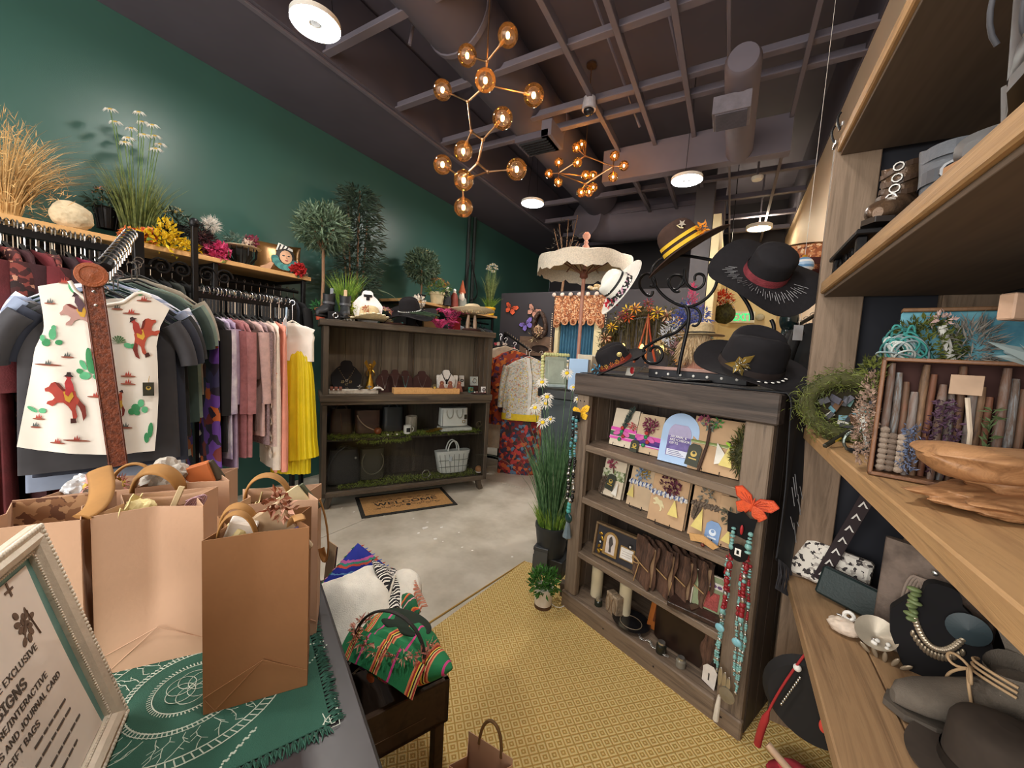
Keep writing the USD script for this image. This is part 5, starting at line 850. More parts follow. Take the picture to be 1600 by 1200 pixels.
garment('pale_dress','long cream dress at the left of the kimono rack','dress',p+v_*.62+Mk@np.array([-.1,0,0]),rzk,plain('e0cdb4',.8),.54,1.35,.04,304,1.1,.5)
garment('patterned_dress','black and pink patterned dress last on the kimono rack','dress',p+v_*.85+Mk@np.array([-.1,0,0]),rzk,floral('bw_print',[(3,'1c1a1c'),(1.5,'d8c8bc'),(1,'b83a48')],22,.7,.03),.5,1.0,.04,305,1.1,.3)
garment('patterned_dress','dark spotted dress right of the embroidered kimono','dress',p+v_*.05+Mk@np.array([.16,.12,-.02]),rzk,floral('spot_print',[(4,'1e201c'),(1.2,'8a8c70'),(1,'d8d0c0')],40,.7,.02),.4,.9,.04,306,1.1,.3)
# bin with display boards
bx_=at(888,606,Y=2.75);BZ=bx_[2];T=thing('black_bin','tall dark grey bin behind the daisy grass with a rolled rim','bin',(bx_[0]+.02,2.80,0));obj('shell',B().loops(np.array([np.stack([(.16+.05*q)*np.sign(np.cos(th_ := np.linspace(0,6.283,32,endpoint=False)))*np.abs(np.cos(th_))**.45,(.15+.05*q)*np.sign(np.sin(th_))*np.abs(np.sin(th_))**.45,np.full(32,BZ*q-.02*q)],1) for q in (0,.5,1)])),mt('bin_grey','3b454a',.5,.1),T,smooth=40)
obj('rim',B().loops(np.array([np.stack([r*np.sign(np.cos(th_ := np.linspace(0,6.283,32,endpoint=False)))*np.abs(np.cos(th_))**.45,r*.95*np.sign(np.sin(th_))*np.abs(np.sin(th_))**.45,np.full(32,z)],1) for r,z in ((.215,BZ-.08),(.235,BZ-.07),(.235,BZ-.012),(.21,BZ))])),plain('1d2124',.4),T,smooth=30)
def bthing(name,lab,cat,px,y,dr=0,z=None):q=at(px,590,Y=y);return thing(name,lab,cat,(q[0],y,BZ if z is None else z),face(q)+dr)
T=bthing('framed_board','grey green board sign framed with pale moss balls','sign',868,2.74,.25);obj('board',B().box((0,0,.115),(.17,.008,.23),rotx(-.2)),plain('8f998a',.6),T);obj('panel',B().box((0,-.007,.115),(.13,.004,.18),rotx(-.2)),plain('98a294',.6),T);obj('foot',B().bx(-.07,.07,-.06,.05,0,.02),plain('a8b8b8',.5),T)
for k in range(19):q=(-.10,.03+k*.024) if k<9 else (-.10+(k-8)*.02,.245);obj('moss_ball',B().ell((q[0],.02+.2*(q[1]-.11)*.9,q[1]),(.016,.014,.015),1,None,.4,k),plain('c3c48a',.9),T)
T=bthing('display_box','pale blue display box standing on the bin beside the butterfly','box',903,2.66,.12);obj('front',B().bx(-.068,.068,0,.012,-.02,.225),plain('a9c8ea',.6,v=.03),T);obj('body',B().bx(-.066,.085,.012,.09,-.02,.223),plain('7d7166',.6),T);obj('acrylic_stand',B().bx(-.07,.06,-.05,-.0,-.02,.004),glass('acrylic',(.95,.97,1)),T)
T=bthing('paper_sheaf','folded cream paper standing behind the blue display box','paper',915,2.86,.3);obj('sheet',B().box((0,0,.13),(.14,.006,.26),rotx(-.12)),plain('e0d8c4',.7),T);obj('fold',B().box((.06,-.02,.2),(.09,.005,.1),rotz(.6)),plain('d2c8b0',.7),T)
# daisy grass in the black pot by the bookcase
p=at(858,905,Z=0.0);p=at(858,900,Y=2.42);p[2]=0;T=thing('daisy_grass','tall green grass with big white daisies in a black pot by the wooden bookcase','plant',p);blk=plain('1e2022',.5)
obj('riser',B().bx(-.10,.12,-.08,.12,0,.12),blk,T);obj('pot',B().lathe([(0,.12),(.09,.12),(.115,.30),(.12,.31),(.12,.335),(.105,.335),(.1,.29),(0,.29)],26),mt('pot_black','2b2e30',.5),T,smooth=35)
obj('tuft',blades(420,.10,.22,.07,.007,150,.4,.05,base=(0,0,.28)),gleaf2,T,kind='stuff');obj('blades',blades(420,.085,.80,.17,.0085,151,.35,.10,6,base=(0,0,.28)),gleaf3,T,kind='stuff');obj('stray_blades',blades(18,.08,.75,.42,.007,152,.3,.35,7,base=(0,0,.28)),leafmat('pale_blade','9aa88a','66785a'),T,kind='stuff')
for k,(px,py) in enumerate(((847,597),(886,583),(855,620),(853,630),(836,637),(848,660),(896,605),(903,624),(860,655))):
    q=at(px,py,Y=2.42-.03*(k % 3))-p;obj('stem',B().tube(bez((q[0]*.2,0,.3),(q[0]*.6,q[1]*.4,q[2]*.7),q,n=8),.0022,5),gleaf3,T);pb,eb=daisy(q,(.1+.1*math.sin(k),-.75,.75),.052 if k<6 else .036,160+k,14,.22);f=obj('daisy',pb,petal,T);obj('eye',eb,eye,f)
p=at(848,948,Z=0);T=thing('potted_plant','small leafy green plant in a white pot with brown base on the rug edge','plant',p);obj('pot',B().lathe([(.0,.02),(.05,.02),(.056,.13),(.05,.13),(.046,.11),(0,.11)],26),plain('e9e2dc',.5,v=.04),T,smooth=35);obj('base',B().lathe([(0,0),(.05,0),(.0515,.026),(0,.026)],26),plain('5a4030',.6),T,smooth=35);obj('foliage',crown_leaves(420,(.085,.085,.075),(0,0,.16),.035,.015,170,.4,.2),leafmat('fresh_leaf','4f8a3a','28531f'),T,kind='stuff')
T=thing('charging_cord','white cord lying by the small potted plant','cord',(*at(872,942,Z=0)[:2],.004));obj('cable',B().tube(bez((-.04,-.02,0),(.0,-.09,0),(.09,-.04,0),(.05,.06,.0),(.02,.08,.08),n=20),.0035,6),plain('f0ece4',.5),T,smooth=True);obj('plug',B().tube([(-.055,-.015,0),(-.035,-.02,0)],.006,8),plain('f0ece4',.5),T)
T=thing('small_block','small dark brown wooden block behind the white potted plant','block',(*at(884,935,Z=0)[:2],0),.2);obj('block',B().bx(-.04,.04,.0,.05,0,.09),cwood,T);obj('edge',B().bx(-.042,.042,-.003,.0,.07,.09),cwood2,T)
# display table far behind the hats: floral arch, bouquet
TZ=1.42;tb=at(1010,590,Y=4.2);T=thing('display_table','dark display table at the far side holding the floral arch','table',(-.78,4.25,0));obj('top',B().bx(-.62,.42,-.35,.3,TZ-.04,TZ),cwood2,T)
for x in (-.58,.38):
    for y in (-.3,.26):obj('leg',B().bx(x-.03,x+.03,y-.03,y+.03,0,TZ-.04),cwood,T)
p=at(1003,572,Y=4.15);p[2]=TZ;AR=.40;T=thing('floral_arch','moss arch crowned with orange and yellow flowers behind the hat stand','floral arch',p)
arcp=np.stack([AR*np.cos(np.linspace(-.25,math.pi+.25,40)),0*np.arange(40),.18+AR*np.sin(np.linspace(-.25,math.pi+.25,40))],1);obj('arch',B().tube(arcp,.05,8),plain('5c4c30',.9),T)
rg=np.random.default_rng(77);i=rg.integers(0,40,1100);obj('moss',leaves(arcp[i]+rg.normal(size=(1100,3))*.045,rg.normal(size=(1100,3)),.06,.014,78),leafmat('arch_moss','6f6a38','3f3d20'),T,kind='stuff')
for k in range(10):obj('hanging_moss',blades(40,.05,.42,.05,.006,180+k,.4,0).xf(np.diag([1,1,-1.0]),(-.33+.073*k,.05,.52-.9*abs(-.33+.073*k)**2*1.6)),leafmat('dry_moss%d' % (k % 2),'77693f','4a4028'),T,kind='stuff')
for k in range(26):
    q=arcp[2+int(k*1.4)];pb,eb=daisy(q+rg.normal(size=3)*.03+[0,-.05,.02],(0,-1,.4),rg.uniform(.04,.085),k,8,.1);f=obj('flower',pb,plain(('e8a01c','f0c83a','d9632a','8a3040','e0b890')[k % 5],.8),T);obj('eye',eb,plain('6a3a1c',.8),f)
for x,hx in ((-.10,'c46a4a'),(.02,'d99060'),(.12,'cf5a44')):obj('curtain_ribbon',B().tube(bez((.03,-.03,.56),(x*.3+.02,-.03,.3),(x+.02,-.03,.05),n=8),[.012,.014,.016,.018,.02,.022,.024,.024],7,.5),plain(hx,.6),T)
for x in (-.19,.0,.19):obj('candle_light',B().ell((x,-.08,.2),(.022,.022,.045),2),emit('candle_%d' % int(x*100+50),'ffd070',3.0),T)
p=at(1072,575,Y=3.7);p[2]=1.43;T=thing('flower_bouquet','bouquet of blue, white and orange flowers with a pink plume in a faceted vase','flowers',p);obj('vase',B().lathe([(0,0),(.08,0),(.085,.12),(.06,.13),(0,.13)],6),plain('7a5a48',.25,.5),T)
for k,(dx,dz,h,r,n) in enumerate(((0,.50,'5a68b4',.10,150),(.07,.46,'6f7cc4',.08,110),(-.07,.42,'4a58a0',.08,110),(-.15,.30,'d8dce4',.07,90),(-.13,.38,'e4e4e0',.06,70),(-.02,.30,'c9a878',.06,70),(.13,.27,'5f8f90',.06,70),(.10,.2,'a8808c',.06,70),(-.1,.2,'b08a8e',.06,70),(-.03,.1,'f0a01c',.05,70),(.08,.12,'8a5058',.05,60),(-.2,.22,'e6c890',.06,60))):obj('flower_head',puff(n,r,200+k,.045,.016,(dx,.02*(k % 3)-.05,dz)),plain(h,.8),T);obj('stem',B().tube([(0,0,.12),(dx,.02*(k % 3)-.05,dz)],.004,4),dleaf,T)
obj('plume',leaves([(rg.normal()*.035*(1-z/.2),-.03,.55+z) for z in np.linspace(0,.19,140)],rg.normal(size=(140,3))+[0,0,1.5],.04,.01,5),plain('e0628a',.8),T,kind='stuff')
T=thing('display_table','small dark table under the bouquet behind the hats','table',(p[0],3.75,0));obj('top',B().bx(-.25,.3,-.2,.2,1.39,1.43),cwood2,T);obj('column',B().tube([(0,0,.02),(0,0,1.39)],.04,12),cwood,T);obj('base',B().lathe([(0,0),(.2,0),(.18,.03),(0,.04)],20),cwood,T)
# a shopper seen behind the hats
p=at(1089,545,Y=3.35);T=thing('person','person with swept blonde hair in a pink top, half hidden by the black hats','person',(p[0]+.02,p[1],0),2.5)
hc=np.array([0,0,p[2]+.02]);skin=plain('d99a86',.6,v=.08);import manifold3d as m3
def hull_chain(J):
    out=None
    for a_,b_,ra,rb in J:
        s1=m3.Manifold.sphere(ra,16).translate([float(x) for x in a_]);s2=m3.Manifold.sphere(rb,16).translate([float(x) for x in b_]);h=m3.Manifold.batch_hull([s1,s2]);out=h if out is None else out+h
    m=out.refine_to_length(.03).to_mesh();t_=trimesh.Trimesh(m.vert_properties[:,:3],m.tri_verts,process=True);trimesh.smoothing.filter_taubin(t_,iterations=8);return t_
z0=hc[2]
bd=hull_chain([((0,0,z0+.02),(0,-.02,z0-.03),.088,.075),((0,.01,z0-.06),(0,.02,z0-.22),.055,.06),((-.15,.02,z0-.27),(.15,.02,z0-.27),.07,.07),((0,.02,z0-.3),(0,.02,z0-.75),.15,.15),((-.17,.02,z0-.28),(-.22,-.02,z0-.55),.05,.042),((-.22,-.02,z0-.55),(-.16,-.2,z0-.72),.04,.03),((.17,.02,z0-.28),(.22,-.02,z0-.55),.05,.042),((.22,-.02,z0-.55),(.16,-.2,z0-.72),.04,.03),((-.09,.02,z0-.8),(-.1,0,.5),.09,.06),((.09,.02,z0-.8),(.1,0,.5),.09,.06),((-.1,0,.5),(-.1,.03,.08),.06,.04),((.1,0,.5),(.1,.03,.08),.06,.04),((-.1,.03,.045),(-.1,-.14,.035),.045,.035),((.1,.03,.045),(.1,-.14,.035),.045,.035)]+[((s_*.16,-.2,z0-.72),(s_*.15,-.26,z0-.76),.026,.022) for s_ in (-1,1)]+[((s_*(.15+.018*(j-1.5)),-.27,z0-.765),(s_*(.15+.02*(j-1.5)),-.33-.012*(j in (1,2)),z0-.80),.009,.007) for s_ in (-1,1) for j in range(4)]+[((s_*.125,-.22,z0-.74),(s_*.10,-.27,z0-.78),.011,.009) for s_ in (-1,1)])
obj('body',(np.array(bd.vertices),np.array(bd.faces)),skin,T,smooth=True)
for s in (-1,1):obj('eye',B().ell((s*.032,-.088,z0+.005),(.012,.008,.007),2),plain('3a2c26',.3),T);obj('ear',B().ell((s*.088,.0,z0-.01),(.012,.02,.03),2),skin,T)
obj('nose',B().ell((0,-.102,z0-.02),(.012,.016,.022),2),skin,T);obj('mouth',B().ell((0,-.088,z0-.058),(.022,.008,.007),2),plain('b0605c',.5),T)
obj('hair',leaves([(.098*math.cos(a_)*math.cos(e),.03+.1*math.sin(a_)*math.cos(e),z0+.03+.1*math.sin(e)) for a_,e in zip(rg.uniform(-.5,3.6,1700),rg.uniform(-.5,1.4,1700))],[(rg.normal()*.3+.3,.1,-1) for _ in range(1700)],.14,.014,3),plain('dcc29a',.6),T,kind='stuff')
obj('top',(np.array((tt := hull_chain([((-.15,.02,z0-.27),(.15,.02,z0-.27),.085,.085),((0,.02,z0-.32),(0,.02,z0-.82),.165,.17),((-.17,.02,z0-.28),(-.21,-.01,z0-.45),.062,.058),((.17,.02,z0-.28),(.21,-.01,z0-.45),.062,.058)])).vertices),np.array(tt.faces)),plain('d8948c',.8),T,smooth=True)
obj('trousers',(np.array((tt := hull_chain([((-.09,.02,z0-.82),(-.1,0,.5),.11,.08),((.09,.02,z0-.82),(.1,0,.5),.11,.08),((-.1,0,.5),(-.1,.03,.1),.08,.06),((.1,0,.5),(.1,.03,.1),.08,.06)])).vertices),np.array(tt.faces)),plain('3a3c48',.8),T,smooth=True)
hat('straw_hat','cream straw hat with a black brim edge worn by the shopper behind the hats',(p[0]+.02,p[1],z0+.085),rotz(.5),.17,.15,.095,.105,.10,mt('hat_straw','dcc9a0',.8,.25,60,bump=.6),plain('1c1a1a',.7),.025,.01,.1)
# exit sign, hanging basket
p=at(1160,496,Y=8.16);T=thing('exit_sign','white exit sign with green letters and two emergency lamps on the cream hall wall','sign',p);obj('case',B().bx(-.19,.19,-.05,.03,-.1,.1),plain('f0f0e4',.5,v=.03),T);tx=meshkit.text_mesh('EXIT',.125,.004,True);obj('lettering',B().tm(tx,rotx(math.pi/2)@np.diag([.29/tx.bounds[1,0],1,1]),(-.145,-.05,-.062)),emit('exit_green','3ce07a',1.2),T)
for s in (-1,1):obj('lamp_head',B().ell((s*.27,-.03,.0),(.07,.05,.06),2),plain('c9c6b4',.4),T,smooth=True)
p=at(1132,488,Y=6.6);T=thing('hanging_basket','round green basket of red and white flowers hanging in the cream hall','flower basket',p);obj('bowl',B().ell((0,0,-.02),(.15,.15,.15),3,None,.2,5),leafmat('basket_green','5a5f34','33351e'),T,smooth=True);obj('cord',B().tube([(0,0,.1),(0,0,ZC-p[2])],.006,5),mk,T);flowers(T,18,.15,(.02,-.08,.02),[plain('e8e0d0',.8),plain('d8b8b0',.8)],.05,9);obj('red_bloom',puff(150,.10,210,.07,.03,(-.02,-.03,.2)),plain('d84a2a',.7),T);obj('sprigs',blades(30,.05,.3,.2,.012,9),gleaf,T,kind='stuff')
# black clothes on the right hand wall behind the shelves
T=thing('clothes_rack','black wall rail on the right wall carrying black clothes','rack',(.46,2.5,0));obj('rail',B().tube([(0,0,1.86),(0,1.5,1.86)],.014,8),mk,T);obj('lower_rail',B().tube([(0,0,1.52),(0,1.5,1.52)],.012,8),mk,T)
for y in (.02,1.48):obj('post',B().bx(.10,.14,y-.02,y+.02,0,1.95),mk,T);obj('bracket',B().bx(0,.12,y-.01,y+.01,1.85,1.87),mk,T);obj('bracket',B().bx(0,.12,y-.01,y+.01,1.51,1.53),mk,T)
for k in range(5):garment('black_coat','black garment on the right wall rail, %s from the near end' % ('first','second','third','fourth','fifth')[k],'clothes',(.46,2.75+.26*k,1.875),.05,plain(('17181a','1d2024','141517','222528','1a1a1c')[k],.8),.3,.62,.05,400+k,1.1,.4)
p=at(1233,500,X=.40);T=thing('mannequin','glossy black display head among the black clothes','mannequin',p);obj('head',B().ell((0,0,0),(.07,.085,.105),3),plain('16282a',.12),T,smooth=True);obj('neck',B().lathe([(0,-.2),(.09,-.2),(.05,-.13),(.045,-.06),(0,-.06)],18),plain('16282a',.12),T,smooth=40)
for k in range(7):obj('shell_bead',B().ell((-.05+.012*k,-.09,-.15-.03*(k % 4)),(.016,.012,.018),1),ivory,T)
T=thing('price_tag','white price tag hanging on the black clothes at the right wall','tag',at(1247,520,X=.3),.5);obj('card',B().box((0,0,0),(.05,.003,.08)),plain('dfe4ec',.6),T);obj('string',B().tube([(0,0,.04),(.05,.05,.16)],.0015,4),ivory,T)
T=thing('lace_lantern','red brown lace edged lampshade on the right wall above the black clothes','lampshade',at(1260,402,X=.42));obj('shade',B().lathe([(.20,.05),(.21,.0),(.215,-.05),(.205,-.05),(.19,.05)],26),lace,T);obj('lower_band',B().lathe([(.215,-.05),(.2,-.09),(.19,-.09),(.2,-.05)],26),plain('4a1c18',.8),T);obj('ring',B().tube(arc((0,0,.05),.2,0,6.28,30,'xy'),.006,6),brass,T);obj('wall_arm',B().tube([(.19,0,.04),(.23,0,.06)],.012,6),brass,T)
T=thing('glass_ornament','blue and white glass ball beside the big black hat crown','ornament',at(1256,415,X=.30));obj('ball',B().ell((0,0,0),(.045,.045,.045),3),bands('glass_band',[(1,'a9c9e8'),(1,'e8eef4'),(1,'6a9ac8')],2,.04,.2),T,smooth=True);obj('cap',B().lathe([(0,.055),(.012,.055),(.012,.04),(0,.04)],10),gold,T);obj('string',B().tube([(0,0,.05),(.02,.1,ZC-1.95)],.0012,4),ivory,T)
first=None
for k in range(16):
    q=(.42,2.1+.045*k,1.36)
    if first is None:first=thing('spare_hanger','white hanger on the lower right rail behind the black fedora','hanger',q,0,'white hangers behind the black fedora');obj('hanger_body',B().tube([(-.16,0,-.08),(0,0,0),(.16,0,-.08)],.008,6),ivory,first);obj('hook',B().tube(arc((0,0,.03),.022,-1.57,2.8,10),.004,5),steel,first)
    else:r=thing('spare_hanger','white hanger on the lower right rail behind the black fedora','hanger',q,0,'white hangers behind the black fedora');r.GetReferences().AddInternalReference(first.GetPath());r.SetInstanceable(True)
T=thing('clothes_rack','low black rail behind the black fedora with spare white hangers','rack',(.42,2.05,0));obj('rail',B().tube([(0,0,1.40),(0,.85,1.40)],.012,8),mk,T)
for y in (.0,.85):obj('post',B().bx(-.015,.015,y-.015,y+.015,0,1.40),mk,T)
# ================================================================ the weathered wooden bookcase with the journals
MA=np.array([-.73,2.127,0]);mA=math.atan2(-.385,.923);MM=rotz(mA);MW,MD,MZ=.985,.36,1.405
def ml(px,py,y=0.0):n=MM@np.array([0,1.0,0]);return MM.T@(at(px,py,plane=(MA+n*y,n))-MA)
def mw_(x,y,z):return MA+MM@np.array([x,y,z])
gwood=wood('weathered_grey_v','43372e','7d6c5c','685848',sc=(22,22,1.3),bump=.8);gwood2=wood('weathered_grey_h','42352c','7d6b5a','665547',sc=(1.3,22,22),bump=.8);dwood=wood('dark_beam','231d1a','453a34','574b43',sc=(1.3,20,20),bump=.8);bwood=wood('dark_back','241d19','3a2f28','4a3d34',sc=(14,14,1),bump=.5)
t=thing('bookcase','weathered wooden bookcase of rough planks holding handmade journals at the centre','bookcase',MA,mA)
obj('top_beam',B().bx(-.03,MW+.01,-.035,.03,1.285,MZ,.006),dwood,t);obj('top_board',B().bx(-.02,MW,.03,MD,MZ-.035,MZ-.003),dwood,t)
obj('post',B().bx(-.012,.072,-.02,.02,.1,1.285,.005),gwood,t);obj('post',B().bx(.878,.978,-.02,.02,.0,1.285,.005),gwood,t)
obj('base_board',B().bx(-.02,.88,-.03,.0,0,.10,.006),gwood2,t);obj('base_board',B().bx(.88,MW,-.032,-.002,0,.085,.006),gwood2,t)
for z,h in ((1.005,.038),(.70,.036),(.372,.034),(.10,.03)):obj('shelf',B().bx(-.0,.965,-.012,MD-.02,z-h,z,.004),gwood2,t)
for x in (-.005,.955):
    for k in range(3):obj('side_plank',B().bx(x,x+.025,.02+k*.113,.02+k*.113+.11,0,MZ-.035),gwood if x<.5 else bwood,t)
for k in range(7):obj('back_plank',B().bx(.02+k*.134,.152+k*.134,MD-.02,MD,.02,MZ-.035),bwood,t)
for x,z in ((.015,1.25),(.045,1.25),(.91,.05),(.95,.3),(.30,.05),(.6,.05)):obj('nail',B().ell((x,-.033 if z<.1 else -.021,z),(.004,.002,.004),1),dark_m,t)
# black cloth over the top and right side
T=thing('black_cloth','black fringed cloth draped over the bookcase top and right side','cloth',MA,mA);navy=mt('black_cloth','17181e',.8,.2,10)
S_=[]
for y in np.linspace(.0,.40,12):S_.append(np.array([(x,y+.003*math.sin(x*25),MZ+.004) for x in np.linspace(-.02,1.0,14)]+[(1.012+.004*math.sin(y*40),y,MZ-.01)]+[(1.018+.012*math.sin(y*38+z*3)*min(1,z*3)+.03*z*(y/.4),y+.01*math.sin(z*6),MZ-z) for z in np.linspace(.04,.62+.22*(y/.4),12)]))
obj('cloth',B().sheet(np.array(S_),.004),navy,T,smooth=50);b=B()
for k in range(46):y=.02+.008*k;z=MZ-(.62+.22*y/.4);b.tube([(1.03+.02*y,y,z),(1.035+.008*math.sin(k),y,z-.06),(1.03,y+.004,z-.12)],.0018,4)
obj('fringe',b,plain('3a3a40',.7),T,kind='stuff');b=B()
for k in range(20):y=.05+.28*rg.uniform();z=MZ-rg.uniform(.22,.6);b.tube([(1.035,y,z),(1.042,y+.03,z-rg.uniform(.03,.09))],.0016,4)
obj('silver_thread',b,plain('c9cbd0',.3,.5),T,kind='stuff')
# journals
kraft,kraft2,kcream=mt('kraft_cover','c3a07c',.8,.1,12),mt('kraft_cover_pale','d0b696',.8,.1,12),mt('cream_cover','dccdb6',.8,.08,12)
olive=plain('35382a',.6);yelc=plain('e6d27e',.7);whc=plain('efeadf',.7)
def frame_at(T,p,dr,tilt):pass
def tag(T,x,z,w,h,m,em=None,r=0.0,y=-.012,point=False):
    pl=Polygon([(-w/2,0),(w/2,0),(0,h)]) if point else sbox(-w/2,0,w/2,h*.85).union(Polygon([(-w/2,h*.85),(w/2,h*.85),(w*.25,h),(-w*.25,h)]))
    tg=obj('tag',B().prism(pl,0,.0015,rotx(math.pi/2)).xf(roty(r),(x,y,z)),m,T)
    if em:obj('emblem',B().prism(Point(0,h*.55).buffer(w*.24).difference(Point(0,h*.6).buffer(w*.12)).union(sbox(-w*.3,h*.3,w*.3,h*.36)),0,.0008,rotx(math.pi/2)).xf(roty(r),(x,y-.0015,z)),em,tg)
def journal(lab,px,py,z,y,w,h,cov,dr=0.0,tilt=.22,band=None,sprig=None,tags=(),roll=0.0,th=.022,sticker=None,rope=None):
    q=ml(px,py,y);T=thing('journal',lab,'journal',mw_(q[0]-.012,y+.03,z+.004),M=1.22*MM@rotz(dr)@rotx(-tilt)@roty(roll))
    obj('cover',B().bx(-w/2,w/2,-.003,0,0,h,.001),cov,T);obj('pages',B().bx(-w/2+.004,w/2-.003,0,th-.003,.003,h-.003,.001),plain('e9dfc8',.8),T);obj('back_cover',B().bx(-w/2,w/2,th-.003,th,0,h,.001),cov,T);obj('spine',B().bx(-w/2-.0025,-w/2+.001,-.002,th-.001,0,h,.001),cov,T)
    if band:z0,hb,m=band;obj('ribbon',B().bx(-w/2-.004,w/2+.002,-.0055,-.003,z0,z0+hb,.001),m,T)
    if rope: 
        for k in range(2):a=np.linspace(0,1,24);obj('rope',B().tube(np.stack([(a-.5)*w,-.007+.004*np.sin(a*40+k*3.14),rope[0]+.008*np.sin(a*40+k*3.14+1.57)+k*.004],1),.0055,6),rope[1],T)
    if sprig:sprig(T)
    for tg in tags:tag(T,*tg)
    if sticker:obj('horse_sticker',B().prism(Polygon([(sticker[0]+.00075*u,sticker[1]+.00075*(50-v)) for u,v in HR]).buffer(.001),0,.001,rotx(math.pi/2),(0,-.004,0)),plain('d9cba0',.7),T)
    obj('easel',B().tube([(-.03,-.022,.012),(-.03,-.022,-.003),(.03,-.022,-.003),(.03,-.022,.012)],.0018,5),mk,T)
    return T
def bunch(c,r,h,n=90,stem=None,L=.018,W=.01):
    def f(T):
        fl_=obj('flower_head',puff(n,r,int(abs(c[0])*1e4)+n,L,W,(c[0],-.012,c[1])),plain(h,.8),T)
        if stem:obj('stem',B().tube([(c[0],-.012,c[1]),(stem[0],-.010,stem[1])],.0028,5),plain(stem[2] if len(stem)>2 else '5c3d2c',.7),T)
    return f
def many(*fs):return lambda T:[f(T) for f in fs]
pinkgr=bands('pink_green_ribbon',[(2,'4a6a4a'),(1,'d8c8b8'),(5,'e05ab4'),(1,'e8a0c8'),(2,'3c6a50')],2,.055);purpr=bands('purple_ribbon',[(3,'5a3a86'),(4,'d858a8'),(1,'c8c0e0'),(2,'4a3080')],2,.045);greenr=bands('green_ribbon',[(2,'6a7a40'),(1,'c8c4a0'),(2,'8a9a60')],2,.012)
def gifts(c): 
    def f(T):
        for k,(dx,dz,h) in enumerate(((0,0,'2f9a5a'),(0,.018,'d0403c'),(.012,-.02,'b83a3a'),(-.004,-.036,'2f8a50'))):obj('ribbon_knot',B().ell((c[0]+dx,-.012,c[1]+dz),(.009,.006,.009),1),plain(h,.6),T)
        for s in (-1,1):obj('bow',B().ell((c[0]+s*.024,-.009,c[1]-.008),(.02,.004,.011),2,roty(s*.4)),plain('e66cb8',.6),T)
    return f
def feathers(c,top,h='3c4a44'):
    def f(T):obj('feather_sprig',leaves([np.array([c[0]+(top[0]-c[0])*q,-.011,c[1]+(top[1]-c[1])*q]) for q in np.linspace(.1,1,40)],[(math.sin(k*2.1),-.1,1.2) for k in range(40)],.03,.008,7),plain(h,.8),T);obj('stem',B().tube([(c[0],-.01,c[1]),(top[0],-.012,top[1])],.002,5),plain('2c2420'),T)
    return f
journal('cream journal with a dark feather sprig and pink ribbon on the top shelf',968,692,1.005,.10,.125,.175,kcream,.06,.25,(.03,.055,pinkgr),many(feathers((.0,.07),(.03,.175)),gifts((-.005,.068)),bunch((.045,.10),.012,'d86a6a',30)))
journal('kraft journal with dried purple flowers and a violet ribbon on the top shelf',1006,712,1.005,.09,.115,.17,kraft2,.05,.25,(.028,.05,purpr),many(bunch((.005,.125),.028,'8a3a58',120,(.0,.07)),gifts((-.008,.07))),((-.05,-.005,.040,.052,olive,plain('c9a94a',.4),0),))
T_q=ml(1052,712,.05);T=thing('arch_sign','pale blue arched sign for JOURNAL & SKETCHBOOK GIFTS on the top shelf','sign',mw_(T_q[0]-.005,.09,1.008),M=1.15*MM@rotz(.08)@rotx(-.2));sw_,sh_=.155,.215
obj('board',B().prism(sbox(-sw_/2,0,sw_/2,sh_-sw_/2).union(Point(0,sh_-sw_/2).buffer(sw_/2,24)),0,.012,rotx(math.pi/2)),plain('a8c4e8',.5,v=.03),T)
ins=sbox(-.048,.03,.048,.125).union(Point(0,.125).buffer(.048,16).intersection(sbox(-.1,.12,.1,.165)));obj('picture',B().prism(ins,0,.001,rotx(math.pi/2),(0,-.012,0)),mt('violet_picture','7a6aa8',.6,h2='4a3f78',vs=30),T);obj('picture_sky',B().prism(ins.intersection(sbox(-.1,.115,.1,.3)),0,.001,rotx(math.pi/2),(0,-.0125,0)),plain('b0a8cc',.6),T);obj('caption',B().prism(sbox(-.044,.032,.044,.058),0,.001,rotx(math.pi/2),(0,-.013,0)),plain('dfe2f0',.6),T)
for k,s in enumerate(('JOURNAL &','SKETCHBOOK','GIFTS')):obj('lettering',B().tm(meshkit.text_mesh(s,.009,.0008,True),rotx(math.pi/2),(-.038,-.0135,.108-.0135*k)),plain('f6f4f8',.6),T)
for k in range(3):obj('small_text',B().bx(-.036,.03-.01*k,-.0152,-.0142,.037+.007*k,.0392+.007*k,.0003),plain('6a6a9a',.6),T)
journal('large kraft journal with a twig, green ribbon and olive tag',1112,738,1.005,.06,.175,.205,kraft,.12,.25,(.10,.012,greenr),many(bunch((-.035,.175),.018,'7a8478',40),bunch((-.01,.185),.012,'4a9a48',20),bunch((-.055,.195),.012,'b05a7a',20),lambda T:obj('twig',B().tube([(-.03,-.012,.18),(-.03,-.013,.1),(-.045,-.012,.0)],.0055,7),plain('4a3428',.8),T),lambda T:obj('green_bow',B().ell((.045,-.012,.115),(.016,.004,.006),1,roty(.5)),plain('a8d840',.6),T)),((-.075,.01,.048,.085,olive,plain('c9a94a',.4),.1),(.03,.045,.055,.075,whc,None,-.35,-.012,True),(.042,.035,.045,.075,yelc,None,.05,-.014,True)))
T=thing('moss_bundle','clump of dry green moss at the right end of the top shelf','moss',mw_(.85,.1,1.006),mA);obj('moss',puff(1100,.07,220,.03,.006,(0,0,.10),0).xf(np.diag([.75,.8,1.35])),leafmat('shelf_moss','6a6a34','37391c'),T,kind='stuff');obj('core',B().ell((0,0,.12),(.04,.045,.10),2),plain('37391c',.9),T)
lichen=floral('lichen_ribbon',[(2,'8f9a70'),(2,'c9c8b0'),(1,'5f6a48')],120,.9,.02);rope=bands('blue_white_rope',[(1,'e8e6e0'),(1,'6a7aa8'),(1,'d8d8dc')],0,.018,wob=.2)
